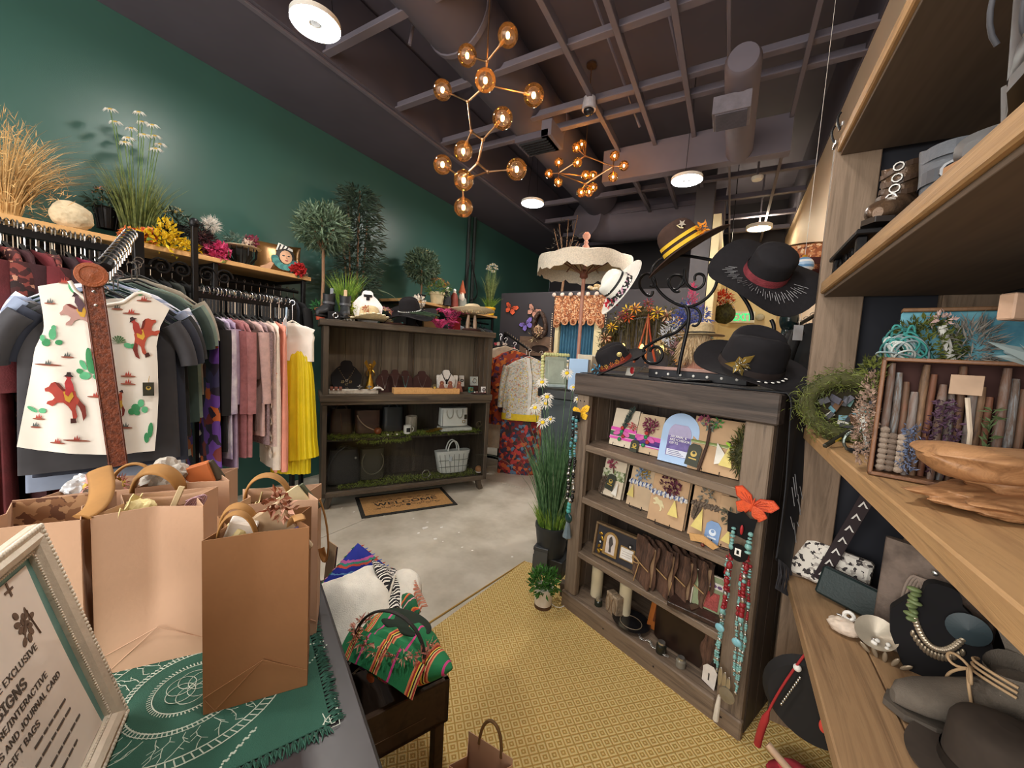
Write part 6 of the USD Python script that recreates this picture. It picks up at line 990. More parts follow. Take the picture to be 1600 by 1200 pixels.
journal('cream journal with lichen ribbon, pink bloom and olive tag on the second shelf',951,772,.70,.10,.115,.175,kcream,.05,.22,(.08,.045,lichen),many(bunch((-.01,.155),.018,'b04a6a',40,(.0,.11)),feathers((-.04,.08),(-.05,.0),'5a4a3c')),((-.01,.03,.044,.075,olive,plain('c9a94a',.4),.15),(.025,.015,.03,.062,whc,None,.2,-.013,True)))
journal('kraft journal with a blue rose and twisted rope behind another on the second shelf',994,798,.70,.10,.115,.175,kraft2,.05,.22,None,many(bunch((.0,.145),.024,'8fa8c8',80),bunch((.012,.16),.014,'b89a4a',30)),((-.04,.04,.034,.055,yelc,None,.1,-.013,True),),rope=(.105,rope))
journal('kraft journal with dark purple bloom, rope and horse sticker',1036,826,.70,.03,.145,.20,kraft,.08,.2,None,many(bunch((.0,.165),.032,'5a2a3c',90),bunch((.02,.15),.02,'7a3a50',40)),((.03,.045,.042,.065,yelc,None,0,-.013,True),),sticker=(-.055,.06),rope=(.115,rope))
for k,x in enumerate((.50,.535)):T=thing('board_stack','dark grey thin board leaning behind the journals on the second shelf%s' % (', the left one' if k==0 else ', the right one'),'board',mw_(x,.2,.702),mA);obj('board',B().bx(-.01,.01,0,.12,0,.21),bwood,T);obj('edge',B().bx(-.011,.011,-.004,.0,0,.21),gwood,T)
T=journal('kraft journal tied with fringed cord under a metal bow and blue tag',1098,862,.70,.05,.12,.19,kraft,.15,.22,None,many(bunch((-.005,.165),.026,'8d8a80',50),feathers((-.03,.12),(-.045,.06),'6a5a4c')),((-.03,.03,.042,.08,yelc,None,.15,-.013,True),(.025,-.012,.05,.088,plain('7d9cc8',.6),plain('dfe8f4',.5),.05,-.016)),rope=(.12,plain('7a6a5c',.8)))
journal('kraft journal with pale stickers half hidden behind the orange butterfly',1140,880,.70,.06,.10,.18,kraft,.25,.22,None,many(bunch((-.02,.11),.02,'6a6a58',40)),((-.02,.02,.03,.05,yelc,None,.2,-.013,True),))
for px,lab in ((1092,'brown wooden easel foot with bead under the blue tagged journal'),):q=ml(px,860,.0);T=thing('wooden_easel',lab,'easel',mw_(q[0],.02,.701),mA);obj('foot',B().prism(Polygon([(-.06,.03),(.0,.045),(.07,.02),(.05,.0),(.0,.012),(-.05,.0)]),-.008,.0,rotx(math.pi/2)),oak,T);obj('bead',B().ell((.01,-.012,.008),(.008,.008,.008),2),plain('6a3020',.4),T)
# third shelf
q=ml(955,862,.05);T=thing('framed_case','dark framed shadow box with an arched fairy picture and a white label','frame',mw_(q[0]+.015,.06,.375),M=MM@rotz(.1)@rotx(-.15));fw,fh=.27,.19
for x0,x1,z0,z1 in ((-fw/2,fw/2,0,.012),(-fw/2,fw/2,fh-.012,fh),(-fw/2,-fw/2+.012,.012,fh-.012),(fw/2-.012,fw/2,.012,fh-.012)):obj('frame',B().bx(x0,x1,-.02,.02,z0,z1),wood('frame_brown_%d' % int(1e3*(x0+z0+1)),'5a4630','80684a',sc=(10,10,10)),T)
obj('backing',B().bx(-fw/2+.01,fw/2-.01,-.006,.015,.01,fh-.01),plain('2f2c30',.7),T)
def archp(x,w,h,z0=.03):return sbox(x-w/2,z0,x+w/2,z0+h-w/2).union(Point(x,z0+h-w/2).buffer(w/2,12))
obj('arch_frame',B().prism(archp(-.03,.088,.13).difference(archp(-.03,.06,.108,.04)),0,.008,rotx(math.pi/2),(0,-.006,0)),plain('b08d54',.5,.3),T);obj('arch_picture',B().prism(archp(-.03,.062,.11,.039),0,.002,rotx(math.pi/2),(0,-.007,0)),plain('d4c8c0',.7),T);obj('drawn_figure',B().prism(Polygon([(-.03+x,.05+z) for x,z in ((-.008,0),(.006,.0),(.004,.03),(.014,.05),(.008,.07),(.0,.088),(-.012,.075),(-.014,.05),(-.006,.03))]),0,.001,rotx(math.pi/2),(0,-.0095,0)),plain('4a4440',.7),T)
obj('label',B().bx(.03,.115,-.012,-.006,.045,.115),plain('b08d54',.5,.3),T);obj('label_paper',B().bx(.036,.109,-.0135,-.012,.051,.109),plain('e8e2dc',.7),T)
for k in range(3):obj('text_line',B().bx(.045,.10,-.0143,-.0135,.066+.012*k,.0675+.012*k,.0003),plain('8a7a6a',.7),T)
for x,z in ((-.095,.085),(.085,.125)):pb,eb=daisy((x,-.012,z),(0,-1,0),.022,3,10,0);f=obj('black_flower',pb,plain('1a1716',.6),T);obj('eye',eb,ivory,f)
for k,z in enumerate((.13,.105,.06,.04,.03)):obj('gilt_leaf',B().ell((-.10+.012*(k % 2),-.01,z),(.014,.003,.008),1,roty(k)),gold,T)
barkm=mt('bark_cover','6a4c3c',.85,h2='2f1f18',vs=14,sc=(3,3,.6),bump=1.0,bs=60)
for k in range(4):
    q=ml(1012+24*k,890+12*k,.08);x=q[0];T=thing('bark_book','bark covered notebook standing on the third shelf, %s of four' % ('first from the left','second from the left','third from the left','last')[k],'journal',mw_(x,.04+.02*k,.375),M=MM@rotz(-.5)@rotx(-.06));g=np.linspace(0,1,12);Ug,Vg=np.meshgrid(g,g,indexing='ij')
    for yy,nm in ((-.018,'cover'),(.012,'back_cover')):W2=.075*(1+.12*np.sin(Vg*9+k));Hh=.225*(1-.03*np.cos(Ug*7+k));obj(nm,B().sheet(np.stack([(Ug-.5)*2*W2,yy+.008*meshkit.fbm(np.stack([Ug*5,Vg*5,Ug*0+k],-1),3),Vg*Hh],-1),.007),barkm,T,smooth=60)
    obj('pages',B().bx(-.062,.062,-.012,.014,.006,.20),plain('b89878',.8),T);obj('twine',B().tube([(-.08,-.03,.10),(0,-.034,.105),(.08,-.028,.10)],.003,5),plain('b08c5c',.8),T)
    if k in (0,2):obj('twine_bow',B().tube(bez((0,-.034,.105),(-.05,-.06,.16),(-.06,-.05,.06),(0,-.036,.10),n=14),.0028,5),plain('b08c5c',.8),T);obj('twine_tail',B().tube(bez((0,-.034,.10),(.01,-.05,.05),(-.01,-.045,.0),n=8),.0028,5),plain('b08c5c',.8),T)
q=ml(1105,925,.05);T=thing('framed_print','green matted print with a red carved square on the third shelf','frame',mw_(q[0],.07,.375),M=MM@rotz(.15)@rotx(-.2));
for x0,x1,z0,z1 in ((-.075,.075,0,.006),(-.075,.075,.174,.18),(-.075,-.069,0,.18),(.069,.075,0,.18)):obj('frame',B().bx(x0,x1,-.01,.006,z0,z1),plain('c9bfae',.5),T)
obj('mat',B().bx(-.07,.07,-.004,.004,.005,.175),plain('8f9a76',.7),T);obj('red_square',B().bx(-.034,.04,-.007,-.004,.03,.105),mt('red_relief','a84a44',.7,.4,70,bump=.8),T);obj('white_strip',B().bx(-.045,.055,-.007,-.004,.122,.15),plain('e4ddd4',.7),T)
for k in range(4):obj('horse_motif',B().ell((-.03+.022*k,-.008,.135),(.01,.001,.007),1),plain('6a4a78',.7),T)
q=ml(1095,945,.03);T=thing('leather_album','dark embossed leather album lying flat on the third shelf','book',mw_(q[0]-.03,.06,.376),mA+.2);obj('cover',B().bx(-.11,.12,-.07,.10,0,.022),mt('embossed_leather','3d2a24',.4,h2='241814',vs=25,bump=1.0,bs=50),T)
for k in range(4):obj('embossed_leaf',B().prism(Polygon([(0,0),(.03,.02),(.08,.01),(.05,-.015)]),.022,.025,rotz(k*1.5),(0,.02,0)),plain('54392e',.4),T)
# bottom shelf
wax=mt('wax','ddd0b0',.5,.08,6)
for k,(px,lab) in enumerate(((931,'cream pillar candle at the left of the bottom shelf'),(977,'cream pillar candle behind the carved box on the bottom shelf'))):q=ml(px,935,.1);T=thing('pillar_candle',lab,'candle',mw_(q[0],.10,.101),mA);obj('wax',B().lathe([(0,0),(.032,0),(.034,.003),(.034,.178),(.030,.182),(.01,.176),(0,.175)],26),wax,T,smooth=35);obj('wick',B().tube([(0,0,.175),(.003,0,.19)],.0015,5),dark_m,T)
q=ml(955,950,.03);T=thing('carved_box','small beige book shaped box with carved oval panels on the bottom shelf','box',mw_(q[0],.05,.101),mA-.25)
for s in (-1,1):obj('panel',B().bx(-.045 if s<0 else .001,-.001 if s<0 else .045,-.02,.03,0,.115,.005),mt('carved_%d' % (s+1),'a08c74',.8,.35,50,bump=.9,bs=120),T);obj('oval',B().tube(np.stack([s*.023+.016*np.cos(np.linspace(0,6.283,24)),np.full(24,-.021),.058+.045*np.sin(np.linspace(0,6.283,24))],1),.003,5),plain('8a7258',.7),T)
q=ml(1022,975,.12);T=thing('amber_block','tall amber brown wooden block leaning on the bottom shelf','block',mw_(q[0],.14,.102),M=MM@rotz(.3)@roty(.12));obj('block',B().bx(-.045,.045,-.02,.02,0,.22,.005),wood('amber_wood','8a4a1c','b0652a',sc=(15,15,2),rough=.4),T);obj('carved_mark',B().bx(-.02,-.01,-.022,-.019,.05,.17),plain('6a3414',.5),T)
q=ml(985,985,.03);T=thing('glazed_plate','dark glazed round plate lying on the bottom shelf','plate',mw_(q[0]-.02,.06,.103),mA);obj('dish',B().lathe([(0,.004),(.05,.003),(.07,.012),(.09,.02),(.092,.024),(.07,.018),(.05,.008),(0,.008)],32,sx=1.1),plain('1b1a1c',.15),T,smooth=40);obj('rim_line',B().tube(arc((0,0,.012),.052,0,6.28,30,'xy')*[1.1,1,1],.002,5),plain('8a7a64',.4),T)
q=ml(1080,1030,.1);T=thing('leather_bag','large dark brown leather bag with a rough edged flap on the bottom shelf','bag',mw_(q[0]-.04,.15,.102),mA);handbag(T,.33,.21,.14,mt('worn_brown_leather','2b1c15',.35,.3,10),flare=1.05,handle=0);obj('rough_flap',B().sheet(np.stack([np.stack([.10+.07*u+.01*np.sin(np.linspace(0,9,12)),-.09-.02*u+0*np.linspace(0,1,12),.02+.19*np.linspace(0,1,12)],1) for u in (0,.5,1.0)]),.006),barkm,T,smooth=60)
q=ml(1110,1015,.0);T=thing('price_tag','white swing tag hanging on the brown leather bag of the bottom shelf','tag',mw_(q[0],.015,.15),mA);obj('card',B().prism(Polygon([(-.028,-.035),(.026,-.05),(.032,.03),(.016,.05),(-.012,.048),(-.028,.03)]),0,.0015,rotx(math.pi/2)),plain('e0d8d0',.6),T);obj('print',B().bx(-.004,.002,-.0025,-.0015,-.02,.012,.0003),plain('4a4440'),T);obj('string',B().tube([(.0,0,.045),(.01,.01,.085)],.0015,4),dark_m,T)
for k,(px,y,h,r,c,lab) in enumerate(((1031,.0,.045,.024,'2a2a22','small dark glass jar at the front of the bottom shelf'),(1064,.0,.035,.022,'8a8478','small silver lidded tin at the front right of the bottom shelf'),(927,.02,.03,.022,'2f332a','tiny green glass votive in front of the left candle'))):q=ml(px,1000,y);T=thing('small_jar',lab,'jar',mw_(q[0],y+.02,.101),mA);obj('jar',B().lathe([(0,0),(r,0),(r,h*.8),(r*.7,h),(0,h)],18),plain(c,.15,.2),T,smooth=35);obj('lid',B().lathe([(0,h),(r*.75,h),(r*.7,h+.008),(0,h+.009)],18),silver,T)
q=ml(1012,1000,.01);T=thing('chain_necklace','silver chain necklace lying along the front of the bottom shelf','necklace',mw_(q[0],.0,.104),mA)
for k in range(24):obj('link',B().tube(arc((-.08+.008*k,.02+.01*math.sin(k*.8),.004),.006,0,6.28,8,'xy'),.0018,4),silver,T)
# hanging butterflies and necklaces on the posts
def strand(T,x0,z0,z1,cols,r,seed,sag=.01,y=-.04,nm='bead'):
    g=np.random.default_rng(seed);z=z0
    while z>z1:
        rr=r*g.uniform(.7,1.25);obj(nm,B().ell((x0+sag*math.sin((z0-z)*9+seed),y-.004*math.sin(z*40),z),(rr,rr,rr*g.choice([.6,1,1.3])),1),cols[int(g.integers(len(cols)))] if callable(getattr(cols,'append',None)) else cols(z),T);z-=rr*1.7
q=ml(905,645,-.03);T=thing('butterfly_hook','yellow enamel butterfly hook on the left post of the bookcase','hook',mw_(q[0]+.01,-.026,q[2]),mA);wing_set(T,0,.062,mt('yellow_enamel','f0bc2c',.5,.2,60,bump=.5),plain('d8a020',.5),None,-.25);obj('hook',B().tube(bez((0,-.004,-.04),(0,-.02,-.06),(0,-.02,-.035),n=7),.003,5),mk,T)
T=thing('bead_necklace','long teal, silver and black bead necklace hanging from the yellow butterfly','necklace',mw_(.03,-.03,0),mA)
tealb,blkb,greyb=plain('4a8a92',.3),plain('17181a',.3),plain('7f9aa4',.3)
for s in (-1,1):strand(T,s*.016,1.16,.90,[tealb,greyb,blkb,tealb],.0085,3+s,.004);strand(T,s*.016,.90,.68,lambda z:silver if int(z*60) % 2 else blkb,.010,5+s,.004)
strand(T,0,.68,.60,[silver,gold,turq],.012,9,.02);obj('dark_disc',B().ell((.006,-.045,.575),(.026,.012,.028),2),plain('0f3a3a',.3),T,smooth=True);obj('crystal_drop',B().lathe([(0,.44),(.028,.46),(.02,.5),(.012,.55),(0,.56)],7,(0,-.04,0)),plain('6f7f88',.2),T);obj('clasp_card',B().bx(-.03,.03,-.035,-.03,1.14,1.19),blkb,T)
q=ml(1178,790,-.03);T=thing('butterfly_hook','large orange metal butterfly hook on the right post of the bookcase','hook',mw_(q[0]-.005,-.028,q[2]),mA);wing_set(T,0,.075,mt('orange_enamel','e2582c',.5,.25,60,bump=.6),plain('d04a24',.5),plain('b83c1c',.5),.22);obj('hook',B().tube(bez((-.02,-.004,-.06),(-.02,-.025,-.09),(-.02,-.022,-.05),n=7),.003,5),mk,T)
xq=ml(1158,900,-.03)[0];T=thing('bead_necklace','turquoise, red and silver bead necklaces hanging from the orange butterfly','necklace',mw_(xq,-.03,0),mA)
obj('earring_card',B().prism(Polygon([(-.055,-.05),(.03,-.06),(.045,.035),(.02,.03),(-.005,.05),(-.03,.03),(-.06,.03)]),0,.003,rotx(math.pi/2),(-.0,-.03,.89)),blkb,T);obj('price_card',B().prism(Point(0,0).buffer(.034),0,.003,rotx(math.pi/2),(-.0,-.05,.78)),blkb,T);obj('price_label',B().bx(-.013,.01,-.0555,-.0535,.768,.796),ivory,T);obj('price_mark',B().bx(-.006,.003,-.0565,-.0555,.775,.79,.0003),blkb,T);obj('coral_drop',B().ell((0,-.045,.87),(.006,.006,.02),2),coral,T)
turqb=plain('79aaa6',.35);coralb=plain('8f2028',.35)
def seg(z):return turqb if z>.78 else coralb if z>.70 else silver if z>.69 else turqb if z>.665 else coralb if z>.60 else silver if z>.585 else coralb if z>.53 else silver if int(z*90) % 3==0 else turqb
for s in (-1,1):
    strand(T,s*.032,.865,.5,seg,.0105,21+s,.004,-.045)
    for k in range(3 if s>0 else 2):strand(T,s*.032+(k-1)*.012,.74,.28-.03*k,lambda z:coralb if z>.53 and int(z*30) % 2==0 else turqb if int(z*70) % 3 else silver,.006,30+s*5+k,.006,-.04)
obj('turquoise_disc',B().ell((-.035,-.06,.455),(.018,.008,.016),2),plain('7fb8c4',.3),T);obj('turquoise_disc',B().ell((.03,-.06,.435),(.018,.008,.016),2),plain('7fb8c4',.3),T)
for k in range(3):obj('feather_charm',B().ell((-.02+.016*k,-.045,.25-.01*k),(.009,.004,.04),2),silver,T)
obj('medallion',B().lathe([(0,0),(.028,.002),(.03,.006),(0,.01)],20,(.012,-.045,.195),rotx(math.pi/2)),plain('9a9384',.3,.6),T);obj('tassel',B().tube([(-.015,-.045,.17),(-.018,-.045,.12),(-.02,-.045,.06)],[.006,.010,.011],9),plain('ded6c8',.8),T)
# hat stand and hats
def hp(px,py,y):return at(px,py,plane=(mw_(0,y,0),MM@np.array([0,1.0,0])))
sp=mw_(.52,.17,MZ+.006);T=thing('hat_stand','black wrought iron hat stand with curling scrolls on the bookcase','stand',sp,mA);MI=MM.T
def sl(px,py,y=.17):return MI@(hp(px,py,y)-sp)
def wire(pts,r=.0075,n=30):P_=np.array([sl(*p) for p in pts]);s_=np.linspace(0,1,len(P_));from scipy.interpolate import CubicSpline as CS;obj('scroll_arm',B().tube(CS(s_,P_)(np.linspace(0,1,n)),r,8),mk,T,smooth=True)
wire([(1018,425),(1030,455),(1055,474),(1082,478),(1108,462),(1120,440),(1118,420)]);wire([(1020,455),(1013,462),(1002,452),(1000,437),(1012,428),(1024,440),(1016,447)]);wire([(1062,455),(1050,452),(1046,438),(1056,430),(1068,436),(1062,447)],.006);wire([(1070,420),(1072,440),(1084,452),(1098,446),(1100,432),(1090,428),(1086,438)],.0065);wire([(1070,420),(1066,440),(1056,452),(1046,447),(1045,436)],.006)
wire([(1018,425),(1050,400),(1100,404),(1122,405)]);wire([(1070,478),(1076,500),(1068,540),(1060,585)],.009);wire([(1005,545),(1040,525),(1055,520),(1075,500)],.008);wire([(1010,540),(1006,560),(1020,568),(1034,560),(1032,545),(1022,542),(1016,550)]);wire([(1000,553),(990,562),(978,556),(982,546)],.006);wire([(1080,480),(1094,490),(1092,505),(1082,508)],.006);wire([(1118,420),(1140,440),(1165,470),(1175,500)],.008);wire([(1205,500),(1205,530),(1180,560),(1150,586)],.008)
obj('foot',B().tube(arc((0,0,.006),.11,0,6.28,26,'xy'),.007,7),mk,T);obj('foot_bar',B().tube([(-.11,0,.006),(.11,0,.006)],.007,7),mk,T)
rH=face(sp);FH=rotz(rH)
p=hp(972,452,.10);T=hat('western_hat','cream western hat with black patterned band and a red rose on the iron stand',p,FH@rotx(.85)@roty(-.85),.18,.15,.088,.08,.12,mt('pearl_felt','e4e4de',.8,.08,40),floral('bw_band',[(1.4,'17181a'),(1,'dcd8d4'),(.5,'b88aa0')],90,.7,.01),.034,.02,.25,.0,front=-.02)
obj('rose',puff(60,.024,240,.018,.014,on_crown(.088,.078,.115,.86,-2.3,.012,.012)),plain('c02038',.7),T);obj('dark_leaf',crown_leaves(16,(.03,.02,.03),on_crown(.088,.078,.115,.86,-1.9,.005,.012),.03,.012,241),plain('17181a',.7),T);obj('crown_band',B().loops(np.array([np.stack([(.088*s+.003)*np.cos(th_ := np.linspace(0,6.283,40,endpoint=False)),(.078*s+.003)*np.sin(th_),np.full(40,z)],1) for s,z in ((.925,.056),(.905,.068))]),False),plain('232325',.6),T)
p=hp(1072,392,.13);T=hat('western_hat','brown felt hat with two yellow stripes and a star pin on the iron stand',p,FH@roty(-.60)@rotx(.15),.205,.165,.098,.085,.155,browncfelt,plain('3a2a26',.8),.02,.012,.28,.012)
for z0,z1 in ((.012,.030),(.044,.060)):obj('yellow_stripe',B().loops(np.array([np.stack([(.098*(1-.14*z/.155)+.004)*np.cos(th_ := np.linspace(0,6.283,44,endpoint=False)),(.085*(1-.14*z/.155)+.004)*np.sin(th_),np.full(44,z)],1) for z in (z0+.012,z1+.012)]),False),plain('e8bc2c',.7),T)
star=Polygon([((.02 if k % 2==0 else .008)*math.sin(k*.6283),(.02 if k % 2==0 else .008)*math.cos(k*.6283)) for k in range(10)]);obj('star_pin',B().prism(star,0,.003,rotx(math.pi/2),on_crown(.098,.085,.155,.86,-1.2,.11,.008)),plain('8d8478',.3,.8),T);obj('flower',puff(60,.022,243,.022,.012,on_crown(.098,.085,.125,.86,-.55,.045,.014)),plain('e08a1c',.7),T);obj('shoelace',B().tube([on_crown(.098,.085,.125,.86,-1.4,.118,.004),on_crown(.098,.085,.125,.86,-1.35,.10,.006),on_crown(.098,.085,.125,.86,-1.25,.09,.008)],.003,5),plain('e0d0a0',.6),T)
p=hp(1196,428,.20);T=hat('wide_brim_hat','large floppy black hat with a maroon velvet ribbon and pale stitching on its brim',p,FH@roty(.42)@rotx(.82),.225,.215,.088,.092,.115,blackfelt,mt('maroon_velvet','8a3a42',.5,.4,25,bump=.5),.034,-.01,.0,.01,.028,.93,dome=.16)
b=B()
for k in range(40):a=-2.9+k*.072;r0,r1=.115+.01*(k % 3),.15+.03*((k*7) % 5)/5;b.tube([(r0*math.cos(a),r0*math.sin(a),.006+.028*.2*math.sin(3*a+.8)),(r1*math.cos(a),r1*math.sin(a),.004+.028*((r1-.09)/.13)*math.sin(3*a+.8)+.004)],.0012,4)
obj('stitching',b,plain('8d8d90',.7),T,kind='stuff')
p=hp(1172,572,.12);T=hat('fedora_hat','black fedora with a gold leaf brooch resting on the right of the bookcase',p,FH@rotz(.15)@roty(.16)@rotx(.50),.225,.19,.125,.105,.165,blackfelt,plain('2e2422',.6),.028,.015,.30,.0,.012)
bc=on_crown(.125,.105,.165,.86,-2.1,.045,.012)
for k in range(6):a=k*1.05;obj('gold_leaf',leaves([bc],[(math.cos(a)*.8,-.25,math.sin(a))],.062,.036,k,.1),plain('c9aa5c',.3,.7),T)
obj('brooch_centre',puff(60,.02,244,.016,.006,bc+[0,-.012,0]),plain('d8d4c4',.2,.8),T)
for k in range(12):obj('bead',B().ell((.11*math.cos(-1.6+k*.1)*1.25,.11*math.sin(-1.6+k*.1)*1.25,.008),(.007,.004,.003),1),ivory if k % 2 else mk,T)
p=hp(962,568,.10);T=hat('western_hat','small black hat with orange flowers and a blue bow at the left of the bookcase',p,FH@roty(-.50)@rotx(.32),.175,.14,.095,.08,.115,blackfelt,plain('7a2a20',.6),.024,.02,.25,.01)
for k in range(5):c=on_crown(.095,.08,.115,.86,-2.3+k*.32,.026,.008);pb,eb=daisy(c,c*[1,1,0]+[0,0,.01],.016,k,7,0);f=obj('flower',pb,plain(('e8a02c','f0c85a','e07a2c','e8a02c','d86a2c')[k],.7),T);obj('eye',eb,plain('6a2a1a'),f)
obj('blue_bow',crown_leaves(14,(.02,.015,.02),on_crown(.095,.08,.115,.86,-2.75,.02,.014),.035,.012,245),plain('4ab4e4',.6),T);obj('oval_pin',B().lathe([(0,0),(.014,.002),(.014,.005),(0,.008)],18,on_crown(.095,.08,.115,.86,-1.0,.055,.004),rotx(math.pi/2)),plain('c9b878',.4,.5),T)
q0,q1=hp(975,572,.30),hp(1135,590,.30);T=thing('studded_tray','black tray edged with silver studs and pinkish wood behind the hats on the bookcase','tray',mw_(.28,.22,MZ+.006),mA);obj('tray',B().bx(0,.50,0,.012,0,.045).bx(0,.5,.12,.132,0,.05).bx(0,.012,.012,.12,0,.045).bx(.488,.5,.012,.12,0,.045).bx(.01,.49,.01,.12,0,.008),plain('26262c',.5),T);obj('wood_edge',B().bx(-.002,.502,-.004,.016,.045,.062),wood('pink_wood','8a6a60','b08c80',sc=(2,20,20)),T)
for k in range(7):obj('stud',B().ell((.05+.068*k,-.002,.024),(.007,.004,.007),2),ivory,T,smooth=True)
q=hp(985,575,.14);T=thing('folded_card','small white and red folded paper card beside the small black hat','card',mw_((MM.T@(q-MA))[0],.14,MZ+.006),mA);obj('card',B().box((0,0,.022),(.05,.003,.045),rotx(-.3)),whc,T);obj('heart',B().ell((.018,-.008,.03),(.014,.003,.02),1),coral,T);obj('pen',B().tube([(.03,-.02,.0),(.09,.0,.06)],.004,6),silver,T)
# ================================================================ the tall plank shelves at the right
XS,XW,YE=.28,.76,1.90
plank=wood('shelf_plank_y','7f6040','b08a5e','9a7650',sc=(18,1.1,18),bump=.6,dist=1.0);plankd=wood('shelf_plank_board','765a40','9f7f5c','8c6d4e',sc=(14,.9,14),bump=.5,dist=1.2);postw=wood('post_plank','5f4d3c','8a7460','76624f',sc=(16,16,.9),bump=.5,dist=1.4)
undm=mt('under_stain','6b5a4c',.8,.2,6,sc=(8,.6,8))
t=thing('shelf_unit','tall wall of thick brown plank shelves along the right hand side','shelf',(XS,0,0));DW=XW-XS
for zt in (.66,1.27,1.84,2.365):
    obj('shelf',B().bx(0,.16,-.5,YE-.002,zt-.045,zt,.004),plank if zt>.7 else plankd,t)
    for k in range(2):obj('shelf_board',B().bx(.163+k*.15,.31+k*.15,-.5,YE-.002,zt-.043,zt-.001,.002),plankd,t)
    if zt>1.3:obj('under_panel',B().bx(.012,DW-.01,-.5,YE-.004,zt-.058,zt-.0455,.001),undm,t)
obj('post',B().bx(-.005,.132,YE,YE+.04,0,2.365,.003),postw,t);obj('post',B().bx(DW-.14,DW,YE,YE+.04,0,2.365,.003),postw,t);obj('lower_panel',B().bx(.135,DW-.142,YE+.02,YE+.035,0,.64),postw,t)
obj('back_panel',B().bx(DW,DW+.02,-.5,YE+.04,0,2.7,.001),mt('back_black','24242a',.8,.2,6),t);obj('far_panel',B().bx(.12,DW,YE+.040,YE+.05,0,2.4,.001),mt('panel_slate','23252e',.8,.2,6),t)
for k in range(2):obj('steel_plate',B().bx(-.012,-.005,YE-.02-.09*k,YE+.03-.09*k,2.345+.02*k,2.36+.02*k),steel,t);obj('hook',B().tube(bez((-.012,YE-.09*k,2.36),(-.03,YE-.09*k,2.40),(-.015,YE-.09*k,2.42),n=6),.004,6),mk,t)
def rs(name,lab,cat,px,py,z,rz=None,dz=0.0,**k):p=at(px,py,Z=z);p[2]=z+dz;return thing(name,lab,cat,p,face(p) if rz is None else rz,**k)
def facing(dx,dy):return math.atan2(dx,-dy)            # turn so that local -y points along (dx,dy)
LFT=facing(-.868,-.493)
# upper compartment: boots
p=at(1318,424,Z=1.84);T=thing('ornate_stand','black carved riser under the bronze strapped boot','stand',(.42,1.66,1.842));obj('top',B().bx(-.13,.16,-.16,.20,.062,.078),mk,T)
for x in (-.11,.13):obj('leg',B().bx(x-.012,x+.012,-.14,-.11,0,.062),mk,T);obj('leg',B().bx(x-.012,x+.012,.15,.18,0,.062),mk,T)
for k in range(4):th_=np.linspace(0,8,22);obj('carving',B().tube(np.stack([-.11+0*th_,-.10+.075*k+.022*(1-th_/10)*np.cos(th_),.034+.022*(1-th_/10)*np.sin(th_)],1),.005,5),mk,T)
bronze=mt('bronze_leather','6e5642',.3,h2='3c2c22',vs=12,metallic=.35,bump=.4);T=thing('ankle_boot','bronze leather boot with buckled straps standing on the black riser','boot',(.425,1.70,1.935),-.45);boot(T,1.0,bronze,plain('221a16',.5),.13)
th_=np.linspace(0,6.283,24,endpoint=False)
for k,(z,hw,hy,y0) in enumerate(((.10,.054,.075,-.02),(.135,.052,.07,.0),(.17,.053,.066,.008),(.205,.056,.068,.012))):obj('strap',B().loops(np.array([np.stack([hw*np.cos(th_),y0+hy*np.sin(th_),np.full(24,zz)+.012*np.sin(th_*2+k)],1) for zz in (z-.008,z+.008)]),False),plain('4a382c',.4),T);obj('buckle',B().tube(arc((.0,y0-hy-.004,z),.012,0,6.28,10),.003,5),silver,T)
obj('pull_tab',B().box((0,.08,.235),(.02,.006,.05)),plain('c9b49c',.5),T)
slate=mt('slate_leather','6a6e76',.6,.25,14,bump=.3);T=thing('tall_boot','grey blue leather boot with a buckled strap on the upper right shelf','boot',(.475,1.50,1.862),-.35);boot(T,1.05,slate,plain('2a2a2c',.5),.15,wid=1.25);obj('strap',B().loops(np.array([np.stack([.066*np.cos(th_),.012+.072*np.sin(th_),np.full(24,z)],1) for z in (.155,.19)]),False),plain('4a4e56',.5),T);obj('buckle',B().tube(arc((.0,-.065,.172),.02,0,6.28,12),.005,5),plain('8a8a8c',.3,.8),T);obj('cuff',B().loops(np.array([np.stack([.066*np.cos(th_),.012+.076*np.sin(th_),np.full(24,z)],1) for z in (.215,.25)]),False),slate,T)
T=thing('ankle_boot','grey boot with a tan leather welt on the upper right shelf','boot',(.465,1.14,1.862),LFT+.35);boot(T,1.0,plain('5c5a5a',.6),mt('tan_welt','a37752',.5,.2,20),.12)
T=thing('fur_ornament','dark furry feathered ornament at the back of the upper right shelf','ornament',(.62,1.22,1.842),0);obj('fur',puff(420,.08,250,.07,.01,(0,0,.15)),plain('33302f',.9),T);obj('red_thread',blades(30,.05,.14,.06,.004,251),plain('6a2a24'),T);obj('base',B().lathe([(0,0),(.05,0),(.03,.02),(.02,.12),(0,.12)],14),plain('2a2422'),T)
T=thing('lace_up_boot','black boot with long loose grey laces at the right edge of the upper shelf','boot',(.37,.88,1.862),-.3);boot(T,1.05,plain('2c2c30',.5),plain('18181a',.5),.24)
lc=plain('47474d',.7)
for k in range(7):z=.10+.032*k;y=-.075+.004*k if z>.14 else -.10;obj('lace',B().tube(bez((-.035,y+.01,z),(0,y-.035,z+.012),(.035,y+.01,z+.02),n=8),.0042,6),lc,T,smooth=True);obj('eyelet',B().tube(arc((-.036,y+.005,z),.006,0,6.28,8),.002,4),silver,T)
for a in ((-.05,.06),(.02,.12),(.05,.03),(-.08,.09)):obj('loose_lace',B().tube(bez((0,-.09,.22),(a[0]*.7,-.13,.28),(a[0]*1.2,-.12,a[1]+.05),(a[0]*.8,-.09,.10),n=14),.0032,6),lc,T,smooth=True)
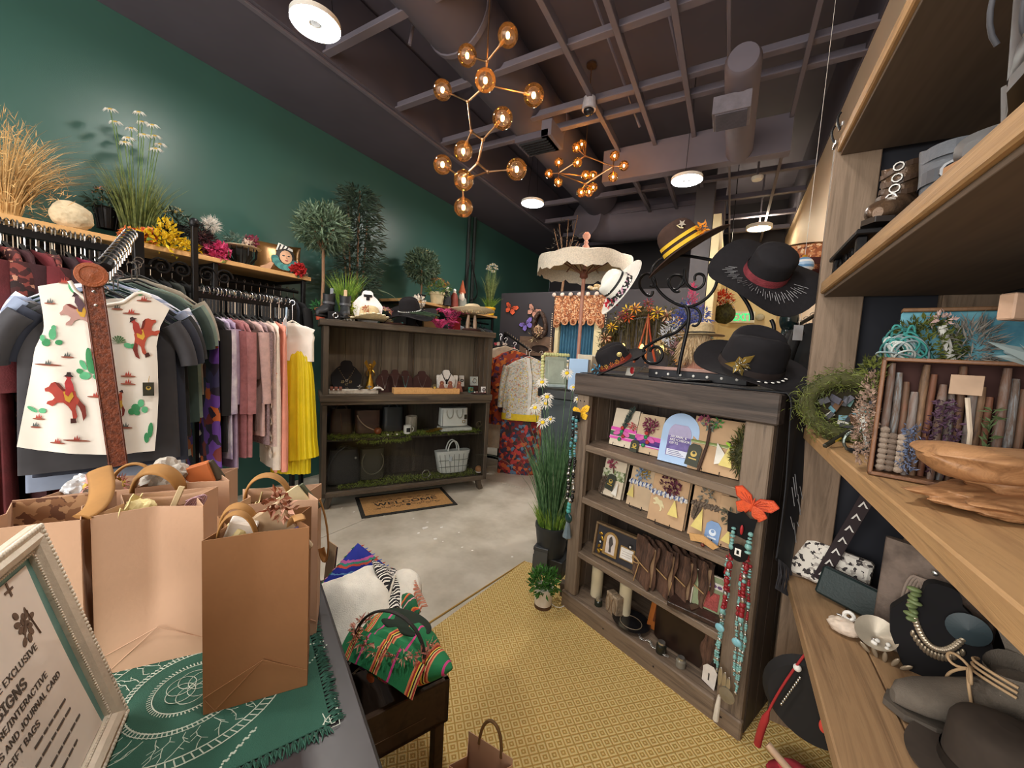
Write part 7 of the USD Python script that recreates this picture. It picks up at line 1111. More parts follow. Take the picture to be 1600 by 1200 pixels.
# middle shelf: nest, driftwood shadow boxes, driftwood bowl
T=rs('moss_nest','ring shaped moss nest filled with turquoise scraps on the middle shelf','nest',1318,690,1.27,face((.35,1.6)),dz=.001);c0=np.array([.0,.0,.115]);rg=np.random.default_rng(31);mossy=leafmat('nest_moss','77803c','3f4722',.2)
a=rg.uniform(0,6.283,4200);rr=rg.normal(size=(4200,3))*.018;pts=np.stack([.105*np.cos(a),.0*a,.09*np.sin(a)],1)+rr+c0;obj('moss_ring',leaves(pts,np.stack([-np.sin(a),.3*rg.normal(size=4200),np.cos(a)],1)+rg.normal(size=(4200,3))*.7,.022,.0035,252),mossy,T,kind='stuff');obj('core_ring',B().tube(np.stack([.105*np.cos(np.linspace(0,6.283,30,endpoint=False)),0*np.arange(30),.115+.09*np.sin(np.linspace(0,6.283,30,endpoint=False))],1),.024,8,closed=True),plain('4a4a26',.9),T,smooth=True);obj('back',B().lathe([(0,0),(.10,0),(.10,.01),(0,.012)],22,(0,.04,.115),rotx(math.pi/2)),plain('3a3320',.9),T)
for k in range(26):q=(rg.uniform(-.07,.08),rg.uniform(-.02,.03),.05+rg.uniform(0,.09));obj('scrap',B().box(q,(rg.uniform(.02,.05),.004,rg.uniform(.012,.022)),rotz(rg.uniform(-.8,.8))@roty(rg.uniform(-1.4,1.4))),plain(('6f9aa8','3a3a40','8fb8b4','5c5a66','d0ccc0','7a5a44')[k % 6],.6),T)
T=rs('folding_knife','small dark and yellow folding knife on the front of the middle shelf','knife',1292,700,1.27,.9,dz=.004);obj('handle',B().bx(-.012,.10,-.006,.006,0,.012).xf(roty(-.35)),plain('2e2c22',.4),T);obj('yellow_inlay',B().bx(.03,.06,-.0065,-.005,.003,.009).xf(roty(-.35)),plain('d8b83a',.4),T);obj('blade',B().prism(Polygon([(.09,0),(.18,.006),(.09,.014)]),-.001,.001,rotx(math.pi/2)).xf(roty(-.35)),silver,T)
T=rs('wire_ornament','silver wire and black ring ornament lying before the shadow box','ornament',1335,708,1.27,.3,dz=.003);obj('ring',B().tube(arc((0,0,.03),.03,0,6.28,20),.004,6),plain('77807a',.3,.8),T);obj('wire',B().tube(bez((.0,0,.06),(.06,.02,.14),(-.02,-.02,.10),(.03,0,.02),n=14),.004,6),plain('c9ccc8',.4),T);obj('bar',B().box((.03,0,.006),(.10,.02,.008)),velv,T)
fp=np.array([.293,1.146,1.272]);fr=-.22;T=thing('shadow_box','wooden shadow box packed with driftwood sticks, bark and purple flowers','shadow box',fp,fr);fw,fh=.25,.265;rust=wood('rust_frame','5a3a26','7c553a',sc=(12,12,12),rough=.5)
for x0,x1,z0,z1 in ((0,.008,0,fh),(fw-.008,fw,0,fh),(0,fw,0,.008),(0,fw,fh-.008,fh)):obj('frame',B().bx(x0,x1,0,.07,z0,z1),rust,T)
obj('back',B().bx(.005,fw-.005,.062,.07,.004,fh-.004),choc,T)
sw_c=['7d7672','8f9aa0','7a4a34','6a4c3c','4c382c','6b5240','5a4638','84664c','3f2f28','745846','5f4a3c','8a6d56']
for k in range(17):x=.012+k*.0135;obj('stick',B().tube(bez((x+.007,.03+.012*(k % 3),.008),(x+.007+.004*math.sin(k),.024+.01*(k % 3),.13),(x+.006,.03+.012*(k % 3),fh-.012-.02*((k*5) % 4)),n=7),[.006,.0075,.007,.0078,.007,.0075,.006],8),wood('stick_%d' % (k % 6),sw_c[k % 12],sw_c[(k*7+3) % 12],sc=(60,60,8),bump=.7) if k<6 else UsdShade.Material.Get(stage,LK+'stick_%d' % (k % 6)),T,smooth=True)
obj('purple_flowers',leaves([(.105+.022*math.sin(k*2.3)*(1-abs(q-.5)),.010+.01*math.sin(k),.03+.15*q) for k,q in enumerate(np.linspace(0,1,260))],rg.normal(size=(260,3))+[0,-.6,.3],.014,.006,253),plain('4a2f44',.8),T,kind='stuff');obj('grey_flowers',leaves([(.06+.010*math.sin(k*2.3),.008,.02+.10*q) for k,q in enumerate(np.linspace(0,1,160))],rg.normal(size=(160,3))+[0,-.6,.3],.012,.005,254),plain('6d7a98',.8),T,kind='stuff')
obj('green_sprig',leaves([(.165,.006,.06+.11*q) for q in np.linspace(0,1,40)],rg.normal(size=(40,3))+[0,0,1],.02,.007,255),plain('4a5a34',.8),T);obj('white_twig',B().tube([(.13,.002,.19),(.14,-.002,.12),(.142,.0,.05)],.004,6),plain('c8b8a4',.7),T);obj('paper_note',B().bx(.105,.15,.010,.012,.195,.235),plain('b89a80',.7),T)
for k in range(22):obj('pebble',B().ell((.02+.014*(k % 3),.012,.02+.012*(k // 3)),(.009,.007,.008),1,None,.3,k),plain(('8a7a6c','6c5c50','a08f80')[k % 3],.8),T)
pw=plain('dcd8d0',.6);obj('white_wire',B().tube(np.vstack([[(.222,-.008,.03),(.222,-.01,.20)],arc((.205+.046,-.01,.222),.03,math.pi,-1.2,14)]),.0042,6),pw,T,smooth=True);obj('shell_strip',B().tube([(.232,-.006,.02),(.238,-.008,.08),(.246,-.006,.13)],[.010,.014,.008],8),mt('pale_shell','b8a49c',.5,.4,40,bump=.6),T)
obj('lichen_edge',crown_leaves(700,(.018,.03,.11),(-.014,.03,.125),.010,.006,256),plain('9c8272',.9),T,kind='stuff');obj('moss_tuft',crown_leaves(160,(.018,.02,.03),(-.012,.03,.235),.02,.006,257),mossy,T,kind='stuff')
T=thing('shadow_box','turquoise painted picture with moss and feathers behind the driftwood shadow box','picture',(.40,1.46,1.272),-.2);obj('board',B().bx(0,.26,0,.02,0,.40),mt('turquoise_paint','6fb0c0',.7,h2='3f7f98',vs=9,bump=.6,bs=40),T);obj('frame',B().bx(.25,.265,-.01,.03,0,.41),gold,T);obj('frame',B().bx(0,.265,-.01,.03,.40,.41),wood('thin_frame','6b4a30','8a6444'),T)
obj('moss',crown_leaves(1200,(.07,.03,.085),(.05,-.02,.30),.018,.006,258),mossy,T,kind='stuff');obj('grey_fibre',crown_leaves(420,(.035,.02,.07),(.13,-.02,.30),.04,.004,259),plain('9a948c',.8),T,kind='stuff');obj('quill',B().tube([(.075,-.03,.36),(.10,-.035,.27)],.009,7),plain('e0ded6',.6),T);obj('flowers',crown_leaves(40,(.018,.015,.015),(.075,-.03,.375),.016,.008,260),plain('d8b8b0',.8),T);obj('shell',B().ell((.20,-.012,.30),(.016,.008,.010),2),plain('c9dce0',.4),T)
T=thing('thread_bundle','tangle of teal and grey threads left of the turquoise picture','threads',(.375,1.40,1.272),-.2);
for k in range(26):a=rg.normal(size=6);obj('thread',B().tube(bez((.02+.02*a[0],.0,.26),(-.03+.04*a[1],-.03,.33+.03*a[2]),(.03+.03*a[3],-.03,.35+.03*a[4]),(.04+.02*a[5],0,.27),n=14),.0028,5),plain(('3f9a94','8a9ca0','2f6f6c','c9d0cc')[k % 4],.7),T,smooth=True)
obj('stand',B().bx(-.01,.07,-.01,.03,0,.26),choc,T)
T=thing('shadow_box','second driftwood shadow box at the right with bluish feathers on top','shadow box',(.515,1.0,1.272),-.25);obj('back',B().bx(0,.2,.06,.068,0,.26),choc,T)
for k in range(13):x=.004+k*.0145;obj('stick',B().tube([(x,.03,0),(x+.002*math.sin(k),.022,.13),(x,.03,.25-.015*((k*5) % 4))],.0072,8),UsdShade.Material.Get(stage,LK+'stick_%d' % (k % 6)),T,smooth=True)
obj('feathers',leaves([(.08+.06*rg.normal(),.0,.26+.03*rg.normal()) for _ in range(70)],[(rg.normal(),-.3,abs(rg.normal())*.6+.2) for _ in range(70)],.10,.022,261),plain('8a9a9c',.7),T,kind='stuff');obj('dark_feathers',leaves([(.10+.06*rg.normal(),.03,.31+.03*rg.normal()) for _ in range(50)],[(rg.normal(),-.2,abs(rg.normal())+.2) for _ in range(50)],.09,.02,262),plain('3c443c',.7),T,kind='stuff');obj('white_quill',B().tube(bez((.02,0,.2),(.04,-.01,.3),(.03,-.01,.36),n=7),.004,6),pw,T)
T=thing('small_block','pale pink block hanging under the shelf at the right edge','block',at(1592,480,D=.80),.5);obj('block',B().box((0,0,0),(.055,.03,.055)),plain('e0b89c',.6),T);obj('side',B().box((.026,.002,0),(.006,.03,.05)),plain('a88a70',.6),T)
drift=wood('driftwood','7a5436','ad8058','946a48',sc=(5,22,22),rough=.5,bump=.7,dist=1.4);T=thing('driftwood_bowl','large smooth driftwood piece shaped like a low bowl at the front of the middle shelf','bowl',(*at(1530,800,Z=1.27)[:2],1.271),math.atan2(.493,.868));T_loc=np.array([*at(1530,800,Z=1.27)[:2],1.271])
g=np.linspace(0,1,30);Rg=[]
for q in g:
    x=-.105+.42*q;w_=.088*min(1,q/.2+.02)**.5*(1-.2*q);hgt=.042*min(1,q/.12+.02)**.5;tt_=np.linspace(0,6.283,30,endpoint=False);nz=.006*np.sin(tt_*3+q*6)+.004*np.sin(tt_*7-q*9);zz=hgt*np.sin(tt_);zz=np.where(zz>0,zz*(.65-.5*np.cos(tt_)**2*0),zz);Rg.append(np.stack([np.full(30,x),(w_+nz)*np.cos(tt_),.098+zz-.018*np.maximum(np.sin(tt_),0)*np.sin(math.pi*q)],1))
obj('bowl',B().loops(np.array(Rg)),drift,T,smooth=True);obj('neck',B().ell((.12,.0,.055),(.14,.05,.032),3,None,.5,6),drift,T,smooth=True);obj('foot',B().ell((.13,.0,.02),(.215,.085,.026),4,None,.5,8),drift,T,smooth=True)
obj('shell_slab',B().prism(Polygon([(-.005,-.01),(.01,-.012),(.2,0),(.2,.09),(.015,.085),(-.008,.07),(.002,.04)]),0,.014,rotx(math.pi/2)).xf(np.eye(3),(.035,-.09,.055)),mt('pink_shell','dfb79c',.5,.12,12),T)
# lower shelf
hide=floral('spotted_hide',[(5,'e4ded4'),(1,'3a3434'),(.8,'b0a8a0')],75,.8,.03);T=thing('clutch_bag','white clutch of spotted cow hide with black flecks on the lower shelf','bag',(.405,1.86,.665),M=rotz(-.42)@rotx(-.18)@roty(.05));obj('body',B().bx(-.135,.11,-.02,.02,0,.155,.012),hide,T);obj('wrist_strap',B().tube(bez((.10,0,.05),(.16,-.03,.06),(.15,-.02,.0),n=8),.008,6),plain('2a2624'),T)
T=thing('clutch_bag','dark green leather clutch leaning on the spotted hide clutch','bag',(.455,1.725,.665),M=rotz(-.45)@rotx(-.28)@roty(.10));obj('body',B().bx(-.115,.125,-.015,.015,0,.105,.010),mt('dark_green_leather','1f2f2f',.55,.2,20,bump=.3),T);obj('zip',B().bx(-.11,.12,-.006,.006,.100,.109),mk,T)
for k in range(2):T=thing('key_chain','black and white zip charm behind the green clutch, %s' % ('upper','lower')[k],'charm',(.60+.02*k,1.80-.03*k,.72-.02*k),-.5);obj('fob',B().box((0,0,0),(.03,.01,.05),roty(.5)),plain('17181a',.3),T);obj('white_mark',B().box((.004,-.007,.004),(.012,.003,.035),roty(.5)),ivory,T)
raw=mt('raw_hide','84746a',.9,h2='4e433c',vs=9,bump=.7,bs=80);T=thing('hide_bag','grey brown suede bag with a corded loop handle behind the clutches','bag',(.60,1.62,.664),M=rotz(-.5)@rotx(-.12));handbag(T,.24,.30,.07,raw,flare=1.05,handle=0,rnd=.4)
for k in range(4):obj('loop_handle',B().tube(bez((-.055+.008*k,-.035,.05),(-.075+.008*k,-.06,.27),(.0+.006*k,-.06,.28),(-.015+.006*k,-.04,.04),n=16),.0042,6),plain('a8968a',.8),T,smooth=True)
obj('silver_button',B().ell((.0,-.05,.245),(.008,.004,.008),2),silver,T);T=thing('woven_strap','dark woven strap with white chevrons hanging beside the post','strap',(.447,1.83,.69),-.3);obj('band',B().box((0,0,.26),(.042,.006,.54),roty(.28)),plain('2c2024',.8),T)
for k in range(9):c=np.array([(k-4.5)*.052*math.sin(.28),-.005,.26+(k-4.5)*.052*math.cos(.28)]);obj('chevron',B().prism(Polygon([(-.014,-.012),(0,.012),(.014,-.012),(.008,-.012),(0,.003),(-.008,-.012)]),0,.002,rotx(math.pi/2),c),ivory,T)
T=rs('shell_ornament','cluster of shells, crystals and a silver cone with a tiny price card','ornament',1352,1005,.66,dz=.002);q=lambda *a:np.array(a)
obj('cone',B().lathe([(0,0),(.012,.006),(.048,.03),(.05,.034),(.012,.014),(0,.012)],24,(.02,-.01,.035),rotx(.7)),plain('b9ae9c',.4,.3),T,smooth=40);obj('shell',B().ell((-.05,-.005,.026),(.045,.028,.025),3,None,.5,3),mt('shell_cream','d8c6b4',.5,.3,30),T,smooth=True);obj('shell_back',B().ell((.075,.03,.03),(.05,.03,.03),3,None,.5,5),plain('8f8478',.6),T,smooth=True);obj('eye_bead',B().tube(arc((-.045,.01,.058),.012,0,6.28,14),.006,6),ivory,T);obj('silver_bar',B().box((-.04,.01,.05),(.07,.008,.004)),silver,T);obj('price_card',B().box((.075,-.005,.075),(.045,.002,.028),roty(.4)),plain('c9a06a',.7),T);obj('card_print',B().box((.075,-.0066,.075),(.03,.001,.004),roty(.4)),plain('7a4a2a'),T)
for k in range(11):obj('crystal',B().ell((.03+.018*math.sin(k*2),-.045+.006*math.cos(k*3),.03+.006*(k % 4)),(.006,.006,.006),1),ivory if k % 2 else silver,T)
for k in range(5):obj('leaf_charm',B().ell((.0+.022*k,-.05-.004*k,.012),(.006,.003,.017),1,roty(.4*k-.8)),plain('9a8a74',.4,.4),T)
T=thing('necklace_bust','black velvet bust with a silver bib necklace and green stone strand on the lower shelf','bust',(.575,1.50,.664),face((.575,1.50))+.1);f=bust(T,1.12,velv,.16,.06,.85)
for k in range(33):a=-1+2*k/32;z=.075+.085*abs(a)**2.2;obj('silver_bead',B().ell(f(.052*a,z,.004),(.0085,.006,.0085),1),plain('c9b8a0',.3,.7),T)
for k in range(15):a=-.75+1.5*k/14;obj('drop',B().ell(f(.056*a,.058+.06*abs(a)**2.2,.004),(.0055,.004,.011),1),plain('b0a08a',.3,.7),T)
for k in range(8):obj('green_stone',B().ell(f(-.05+.004*(k % 2),.16-.004*k+.012*k*.3,.008)+np.array([0,-.002,.012*(4-k)]),(.016,.010,.007),2,rotz(k)),plain('7a8a5c',.4),T)
obj('blue_disc',B().lathe([(0,0),(.04,.002),(.042,.006),(0,.012)],24,f(.045,.15,.006),rotx(math.pi/2)),plain('3c4a50',.4),T)
suede=mt('grey_suede','6b6258',.95,.2,30,bump=.4,bs=300);T=thing('desert_boot','grey brown suede desert boot with tan twine laces at the front of the lower shelf','boot',(.64,1.31,.664),facing(-1,-.12));boot(T,1.0,suede,plain('544c44',.7),.09,wid=1.1)
tw=plain('c2a27c',.8)
for k in range(3):obj('lace',B().tube(bez((-.05,-.04,.13+.012*k),(-.01,-.10,.15+.012*k),(.05,-.03,.14+.012*k),n=10),.0035,6),tw,T,smooth=True)
for s in (-1,1):obj('bow',B().tube(bez((0,-.082,.155),(s*.05,-.11,.19),(s*.06,-.10,.10),(0,-.084,.15),n=14),.0033,6),tw,T,smooth=True);obj('lace_end',B().tube(bez((0,-.084,.15),(s*.04,-.10,.11),(s*.05,-.09,.075),n=9),.0033,6),tw,T,smooth=True)
T=thing('grey_scarf','strip of grey suede leather draped behind the desert boot','scarf',(.66,1.40,.664),-.5);obj('drape',B().sheet(np.stack([bez((-.10,0+.03*u,.30),(.0,-.03,.27-.02*u),(.02,-.02,.10),(.03,.0,.0),n=14)+[.05*u,0,0] for u in (0,.5,1)],0),.004),suede,T,smooth=50)
p=at(1570,1185,Z=.72);hat('felt_hat','dark brown felt hat with a rounded crown at the bottom right corner',(p[0],p[1],.666),rotz(.4),.15,.13,.09,.085,.12,mt('umber_felt','3e342c',.9,.15,40),plain('2a221c'),.025,.01,.05,.0,.0,.92,dome=.1)
# below the lowest shelf
T=thing('round_bag','round black bag with red leather strap and beads hanging below the lower shelf','bag',(0.352,1.593,.33),-.2);obj('disc',B().lathe([(0,-.03),(.13,-.03),(.15,0),(.13,.03),(0,.03)],30,(0,0,.05),rotx(math.pi/2)),plain('141213',.8),T,smooth=40);rl=plain('a82a30',.5);obj('strap',B().tube(bez((-.14,-.02,-.20),(-.13,-.06,.0),(-.02,-.05,.28),n=14),[.012]*5+[.004]*9,7),rl,T,smooth=True);obj('white_bead',B().ell((-.055,-.05,.17),(.012,.012,.012),2),ivory,T);obj('red_charm',B().ell((.03,-.05,.02),(.014,.006,.025),2),plain('d84a40',.5),T);obj('tan_strap',B().tube(bez((-.11,-.04,-.16),(-.03,-.06,-.2),(.06,-.04,-.26),n=10),.013,7),plain('c9a88c',.6),T,smooth=True)
for k in range(12):obj('strand_bead',B().ell((-.085+.004*k*.9,-.052,.02+.011*k),(.004,.004,.006),1),silver,T)
T=thing('red_cloth','folded red cloth at the very bottom below the lower shelf','cloth',(0.333,1.622,.0),-.3);obj('fold',B().ell((0,0,.035),(.08,.07,.035),3,None,.5,4),mt('red_cloth','a02432',.8,.3,20),T,smooth=True);obj('top_fold',B().ell((.01,0,.07),(.06,.05,.02),3,None,.5,9),plain('c03a48',.8),T,smooth=True)
# ================================================================ counter with gift bags, framed sign and textiles
tA=-.441;MTb=rotz(tA);TP0=np.array([-1.45,.91,0]);TZ0=.76
def tw_(x,y,z=TZ0):return TP0+MTb@np.array([x,y,0])+np.array([0,0,z])
def tl(px,py,z=TZ0):return MTb.T@(at(px,py,Z=z)-TP0)
T=thing('counter_table','black topped counter table in the left foreground carrying the gift bags','table',TP0,tA);obj('top',B().bx(-.35,1.26,-.95,.0,TZ0-.035,TZ0,.005),mt('black_laminate','3a373a',.38,.15,8),T);obj('edge_trim',B().bx(-.35,1.26,-.003,.004,TZ0-.03,TZ0-.012),plain('242225',.4),T);obj('side_panel',B().bx(-.3,1.2,-.06,-.03,.0,TZ0-.035),plain('2a2426',.6),T)
for x in (-.3,1.2):obj('leg',B().bx(x-.025,x+.025,-.9,-.85,0,TZ0-.035),mk,T)
gcl=mt('green_cloth','2a5a4b',.85,.15,6,bump=.3,bs=500);T=thing('altar_cloth','fringed green cloth embroidered with a white mandala on the counter','cloth',tw_(0,0,TZ0),tA);CX0,CX1,CY0,CY1=.02,.955,-.9,-.06
obj('cloth',B().bx(CX0,CX1,CY0,CY1,.0004,.0032,.001),gcl,T);fr_=B();g=np.random.default_rng(5)
def tuft(x,y,dx,dy): 
    for j in range(5):a=g.uniform(-.5,.5);d=np.array([dx*math.cos(a)-dy*math.sin(a),dx*math.sin(a)+dy*math.cos(a),0]);l=g.uniform(.018,.03);fr_.tube([np.array([x,y,.002]),np.array([x,y,.006])+d*l*.5,np.array([x,y,.002])+d*l],[.0022,.0018,.0008],4)
for x in np.arange(CX0,CX1,.0105):tuft(x,CY1,0,1)
for y in np.arange(CY0,CY1,.0105):tuft(CX1,y,1,0)
obj('fringe',fr_,mt('green_fringe','2a5648',.9,.3,40),T,kind='stuff')
emb_=plain('c3cdbf',.8);C0=np.array([.719,-.287,.0036])
def stitch(nm,pts,r=.0012,cl=False):obj(nm,B().tube(np.asarray(pts),r*.72,5,.5,cl),emb_,T)
def ring(r,n=60,z=0):a=np.linspace(0,6.283,n,endpoint=False);return np.stack([C0[0]+r*np.cos(a),C0[1]+r*np.sin(a),np.full(n,C0[2]+z)],1)
for k in range(6):a=k*1.047;stitch('petal_ring',ring(.024,26)+[.02*math.cos(a),.02*math.sin(a),.0004*k],.0011,True)
for r,w in ((.062,.0016),(.102,.0018),(.110,.0012),(.165,.0018),(.182,.0018)):stitch('embroidered_ring',ring(r),w,True)
b=B()
for r0,r1,n in ((.100,.112,90),(.064,.070,70),(.167,.184,90)):
    for k in range(n):a=6.283*k/n;b.tube([(C0[0]+r0*math.cos(a),C0[1]+r0*math.sin(a),C0[2]),(C0[0]+r1*math.cos(a+.03),C0[1]+r1*math.sin(a+.03),C0[2]+.0006)],.0011,4,.5)
obj('lace_stitches',b,emb_,T,kind='stuff');b=B()
for k in range(34):
    a=6.283*k/34;r=.115;p=[np.array([C0[0]+r*math.cos(a),C0[1]+r*math.sin(a),C0[2]])]
    for j in range(5):a+=g.uniform(-.06,.06);r+=.0095;p.append(np.array([C0[0]+r*math.cos(a),C0[1]+r*math.sin(a),C0[2]]))
    b.tube(p,.0008,4,.6)
    for j in (1,2,3):b.tube([p[j],p[j]+np.array([math.cos(a+g.choice([-.9,.9])),math.sin(a+g.choice([-.9,.9])),0])*.012],.0006,4,.6)
obj('branch_stitches',b,emb_,T,kind='stuff');b=B()
for q0,q1,n in ((tl(400,1140),tl(345,1200),26),(tl(480,992),tl(500,995),5),(tl(480,1010),tl(505,1004),6),(tl(480,1042),tl(510,1010),9),(tl(523,1095),tl(525,1110),5),(tl(480,1157),tl(495,1150),5)):
    for k in range(n):u=k/(n-1);c=q0*(1-u)+q1*u;b.ell((c[0]+.003*math.sin(k*1.3)*(n>20),c[1],.0036),(.0022,.0022,.0009),1)
obj('dotted_stitches',b,emb_,T,kind='stuff')
for P_ in ([(527,1108),(531,1134),(500,1148)],[(504,1118),(508,1126),(506,1136)],[(504,1136),(512,1124),(516,1120)],[(508,1130),(514,1132),(520,1122)],[(514,1124),(518,1134),(524,1131)]):stitch('corner_emblem',[[*tl(*q)[:2],.0042] for q in P_],.0014)
# gift bags
kb,kb2=mt('bag_kraft','cba487',.75,.08,4,bump=.1),mt('bag_kraft_shaded','9a6d47',.75,.1,4,bump=.1);twm=plain('a5773f',.7);tissue=mt('cream_tissue','e8d9a0',.6,.15,10)  # second kraft is the same paper with shade put into its colour
bA=math.atan2(.822,.57)
def gift_bag(lab,p,w,d,h,dr=0.0,m=None,fold=.014,handles=True,flap=0.0,name='gift_bag',pre=None):
    m=m or kb;T=thing(name,lab,'bag',p,bA+dr);u=np.linspace(0,1,15);v=np.linspace(0,1,12);U,V=np.meshgrid(u,v,indexing='ij');cr=1.5*fold*(1-np.abs(2*U-1))*np.clip((V-.12)/.3,0,1)
    fl_=flap*V**3
    obj('front',B().sheet(np.stack([U*w,cr*.8-fl_,V*h],-1),.0016),m,T,smooth=20);obj('back',B().sheet(np.stack([U*w,d-cr*.3+fl_*.3,V*h],-1),.0016),m,T,smooth=20)
    for x,s in ((0,1),(w,-1)):obj('gusset',B().sheet(np.stack([x+s*.028*(1-np.abs(2*U-1))*np.clip((V-.25)/.4,0,1),U*d,V*h],-1),.0016),m,T,smooth=15)
    obj('bottom',B().bx(0,w,0,d,0,.003),m,T);obj('inner_hem',B().sheet(np.stack([U*(w-.004)+.002,d-.003-cr*.3,h-.035*V],-1),.001),m,T,smooth=20)
    for q0,q1 in (((0,.10*h),(w*.55,.24*h)),((0,.10*h),(.02,0)),((.02,.005),(w*.55,.24*h)),((w*.55,.24*h),(w,.10*h))):obj('fold_line',B().tube([(q0[0],-.0012,q0[1]),((q0[0]+q1[0])/2,-.0014,(q0[1]+q1[1])/2),(q1[0],-.0012,q1[1])],.0009,4),m,T)
    return T
def ribbon_handle(T,x,y,h,r,m,lean=0.0,wd=.009,fall=.0):obj('handle',B().tube(bez((x-r,y,h-.02),(x-r*.9,y+lean*.4,h+.07-fall),(x+r*.9,y+lean,h+.07-fall),(x+r,y+lean*.3,h-.02),n=18),wd,8,.28),m,T,smooth=True)
pA,pB_=at(318,1120,Z=TZ0),at(150,1060,Z=TZ0);ex=np.array([math.cos(bA),math.sin(bA),0]);ey=np.array([-math.sin(bA),math.cos(bA),0]);up=np.array([0,0,.004])
T=gift_bag('shade toned kraft gift bag nearest the cloth corner with twisted ribbon handles and a small book',pA+up,.178,.115,.352,0,kb2,.006);ribbon_handle(T,.05,.03,.345,.034,twm,-.02);ribbon_handle(T,.045,.085,.345,.036,twm,-.05);obj('tissue',B().ell((.05,.06,.30),(.045,.04,.05),3,None,.9,3),tissue,T);obj('wrapped_gift',B().box((.045,.055,.32),(.05,.03,.10),roty(.35)@rotx(.2)),plain('eee6dc',.6),T);obj('gift_book',B().box((.105,.055,.31),(.11,.015,.13),roty(-.55)),kraft2,T);obj('book_ribbon',B().box((.11,.045,.30),(.12,.006,.018),roty(-.55)),plain('6a5a8a',.6),T)
obj('copper_sprig',puff(40,.018,301,.02,.012,(.115,.05,.395)),plain('8a4a2c',.5),T);obj('pink_sprig',puff(36,.014,302,.018,.010,(.13,.05,.375)),plain('d8a48c',.6),T);obj('side_ribbon',B().tube(bez((.16,.02,.36),(.15,.05,.385),(.135,.06,.30),n=9),.012,7,.3),plain('c2925a',.6),T,smooth=True)
T=gift_bag('wide kraft gift bag second from the right in the front row, tissue showing inside',pB_+up,.185,.13,.352,0,None,.022);obj('tissue',B().sheet(np.stack([np.stack([np.full(8,.012+.03*u),np.linspace(.01,.12,8) ,.20+.16*u+.01*np.sin(np.linspace(0,9,8)+u*3)],1) for u in np.linspace(0,1,7)]),.002),tissue,T,smooth=30);obj('tissue_top',B().ell((.05,.075,.305),(.035,.03,.05),3,None,.7,7),tissue,T);obj('gift_card',B().box((.115,.06,.335),(.012,.006,.10),roty(.35)),plain('c9b48c',.7),T)
for k in range(9):obj('curl',B().tube(bez((.13+.004*k,.06,.32),(.15+.006*k,.05+.004*k,.37),(.17-.004*k,.06,.345),n=8),.0018,4),plain('a8848c',.6),T)
T=gift_bag('kraft gift bag at the left behind the framed sign with floral paper inside',pB_-ex*.175-ey*.02+up,.165,.17,.352,.05,None,.004,flap=.0);obj('floral_lining',B().sheet(np.array([[(x,.155+.0*z,z) for z in (.22,.355)] for x in (.005,.08,.16)]),.002),floral('brown_floral',[(4,'b08a66'),(2,'8a6244'),(1,'6a4632')],40,.8,.04),T);obj('handle_ribbon',B().tube(bez((.16,.02,.35),(.19,.06,.36),(.14,.16,.41),n=12),.022,8,.25),twm,T,smooth=True)
T=gift_bag('kraft gift bag behind the front ribbon handled bag with tissue and a green card',pA+ey*.165+ex*.012+up,.18,.12,.35,-.05,None,.016);obj('tissue',B().sheet(np.stack([np.stack([np.full(8,.01+.035*u),np.linspace(.01,.11,8),.22+.12*u+.008*np.sin(np.linspace(0,9,8))],1) for u in np.linspace(0,1,5)]),.002),tissue,T,smooth=30);obj('green_card',B().box((.13,.06,.32),(.08,.008,.08),roty(-.6)),plain('5a5f4a',.6),T);obj('cream_card',B().box((.11,.05,.325),(.09,.006,.06),roty(-.6)),plain('d8c9a0',.7),T)
ribbon_handle(T,.06,.09,.35,.05,twm,-.03,.012);obj('outer_handle',B().tube(bez((.182,.03,.34),(.215,.02,.25),(.205,.02,.12),(.186,.05,.20),n=16),.008,8,.3),twm,T,smooth=True)
T=gift_bag('kraft gift bag at the back left with an orange package and grey tissue',pB_+ey*.175+ex*.01+up,.19,.12,.35,.02,None,.012);obj('grey_tissue',B().ell((.045,.06,.34),(.05,.045,.055),3,None,1.0,5),plain('b8b0a6',.6),T);obj('orange_package',B().box((.10,.06,.35),(.09,.03,.06),roty(-.3)),plain('c9703a',.6),T);ribbon_handle(T,.04,.02,.35,.05,twm,-.05,.02);obj('leaf_card',B().box((.14,.06,.36),(.04,.01,.06),roty(-.5)),plain('4a4030',.7),T)
T=gift_bag('kraft gift bag farthest left with pink flowers and clear wrap',pB_-ex*.16+ey*.19+up,.19,.13,.34,.05,None,.01);flowers(T,8,.04,(.09,.06,.33),[plain('e0a8a0',.8),plain('c98a80',.8)],.025,306,up=.2);obj('clear_wrap',B().ell((.045,.06,.33),(.03,.03,.035),3,None,1.0,8),plain('c9ccd0',.2),T);ribbon_handle(T,.14,.06,.34,.045,twm,.02,.014)
# framed sign
Mf=np.stack([np.array([-.867,.498,0]),np.array([-.498,-.867,0]),np.array([0,0,1.0])],1);lean=.253;Mf=Mf@rotx(-lean);FB=at(183,1125,Z=TZ0)+np.array([0,0,.006]);nF=Mf@np.array([0,1.0,0])
def fl2(px,py):q=Mf.T@(at(px,py,plane=(FB,nF))-FB);return q
T=thing('picture_frame','ornate cream picture frame holding a printed sign for gift bag designs on the counter','frame',FB,M=Mf);FW,FH_=.32,.409;cfm=mt('cream_frame','d9cdbb',.45,.12,30,bump=.2)
def rail(p0,p1,inw):
    p0,p1,inw=np.array(p0),np.array(p1),np.array(inw);prof=[(0,.0),(0,-.012),(.006,-.018),(.012,-.016),(.018,-.022),(.028,-.018),(.034,-.010),(.038,-.010),(.038,.0)];b=B();L=[];
    for q,e in ((p0,1),(p1,-1)):
        d=(p1-p0)/np.linalg.norm(p1-p0)*e;L.append([q+inw*a+d*a+np.array([0,y,0]) for a,y in prof])
    b.loops(np.array(L));return b
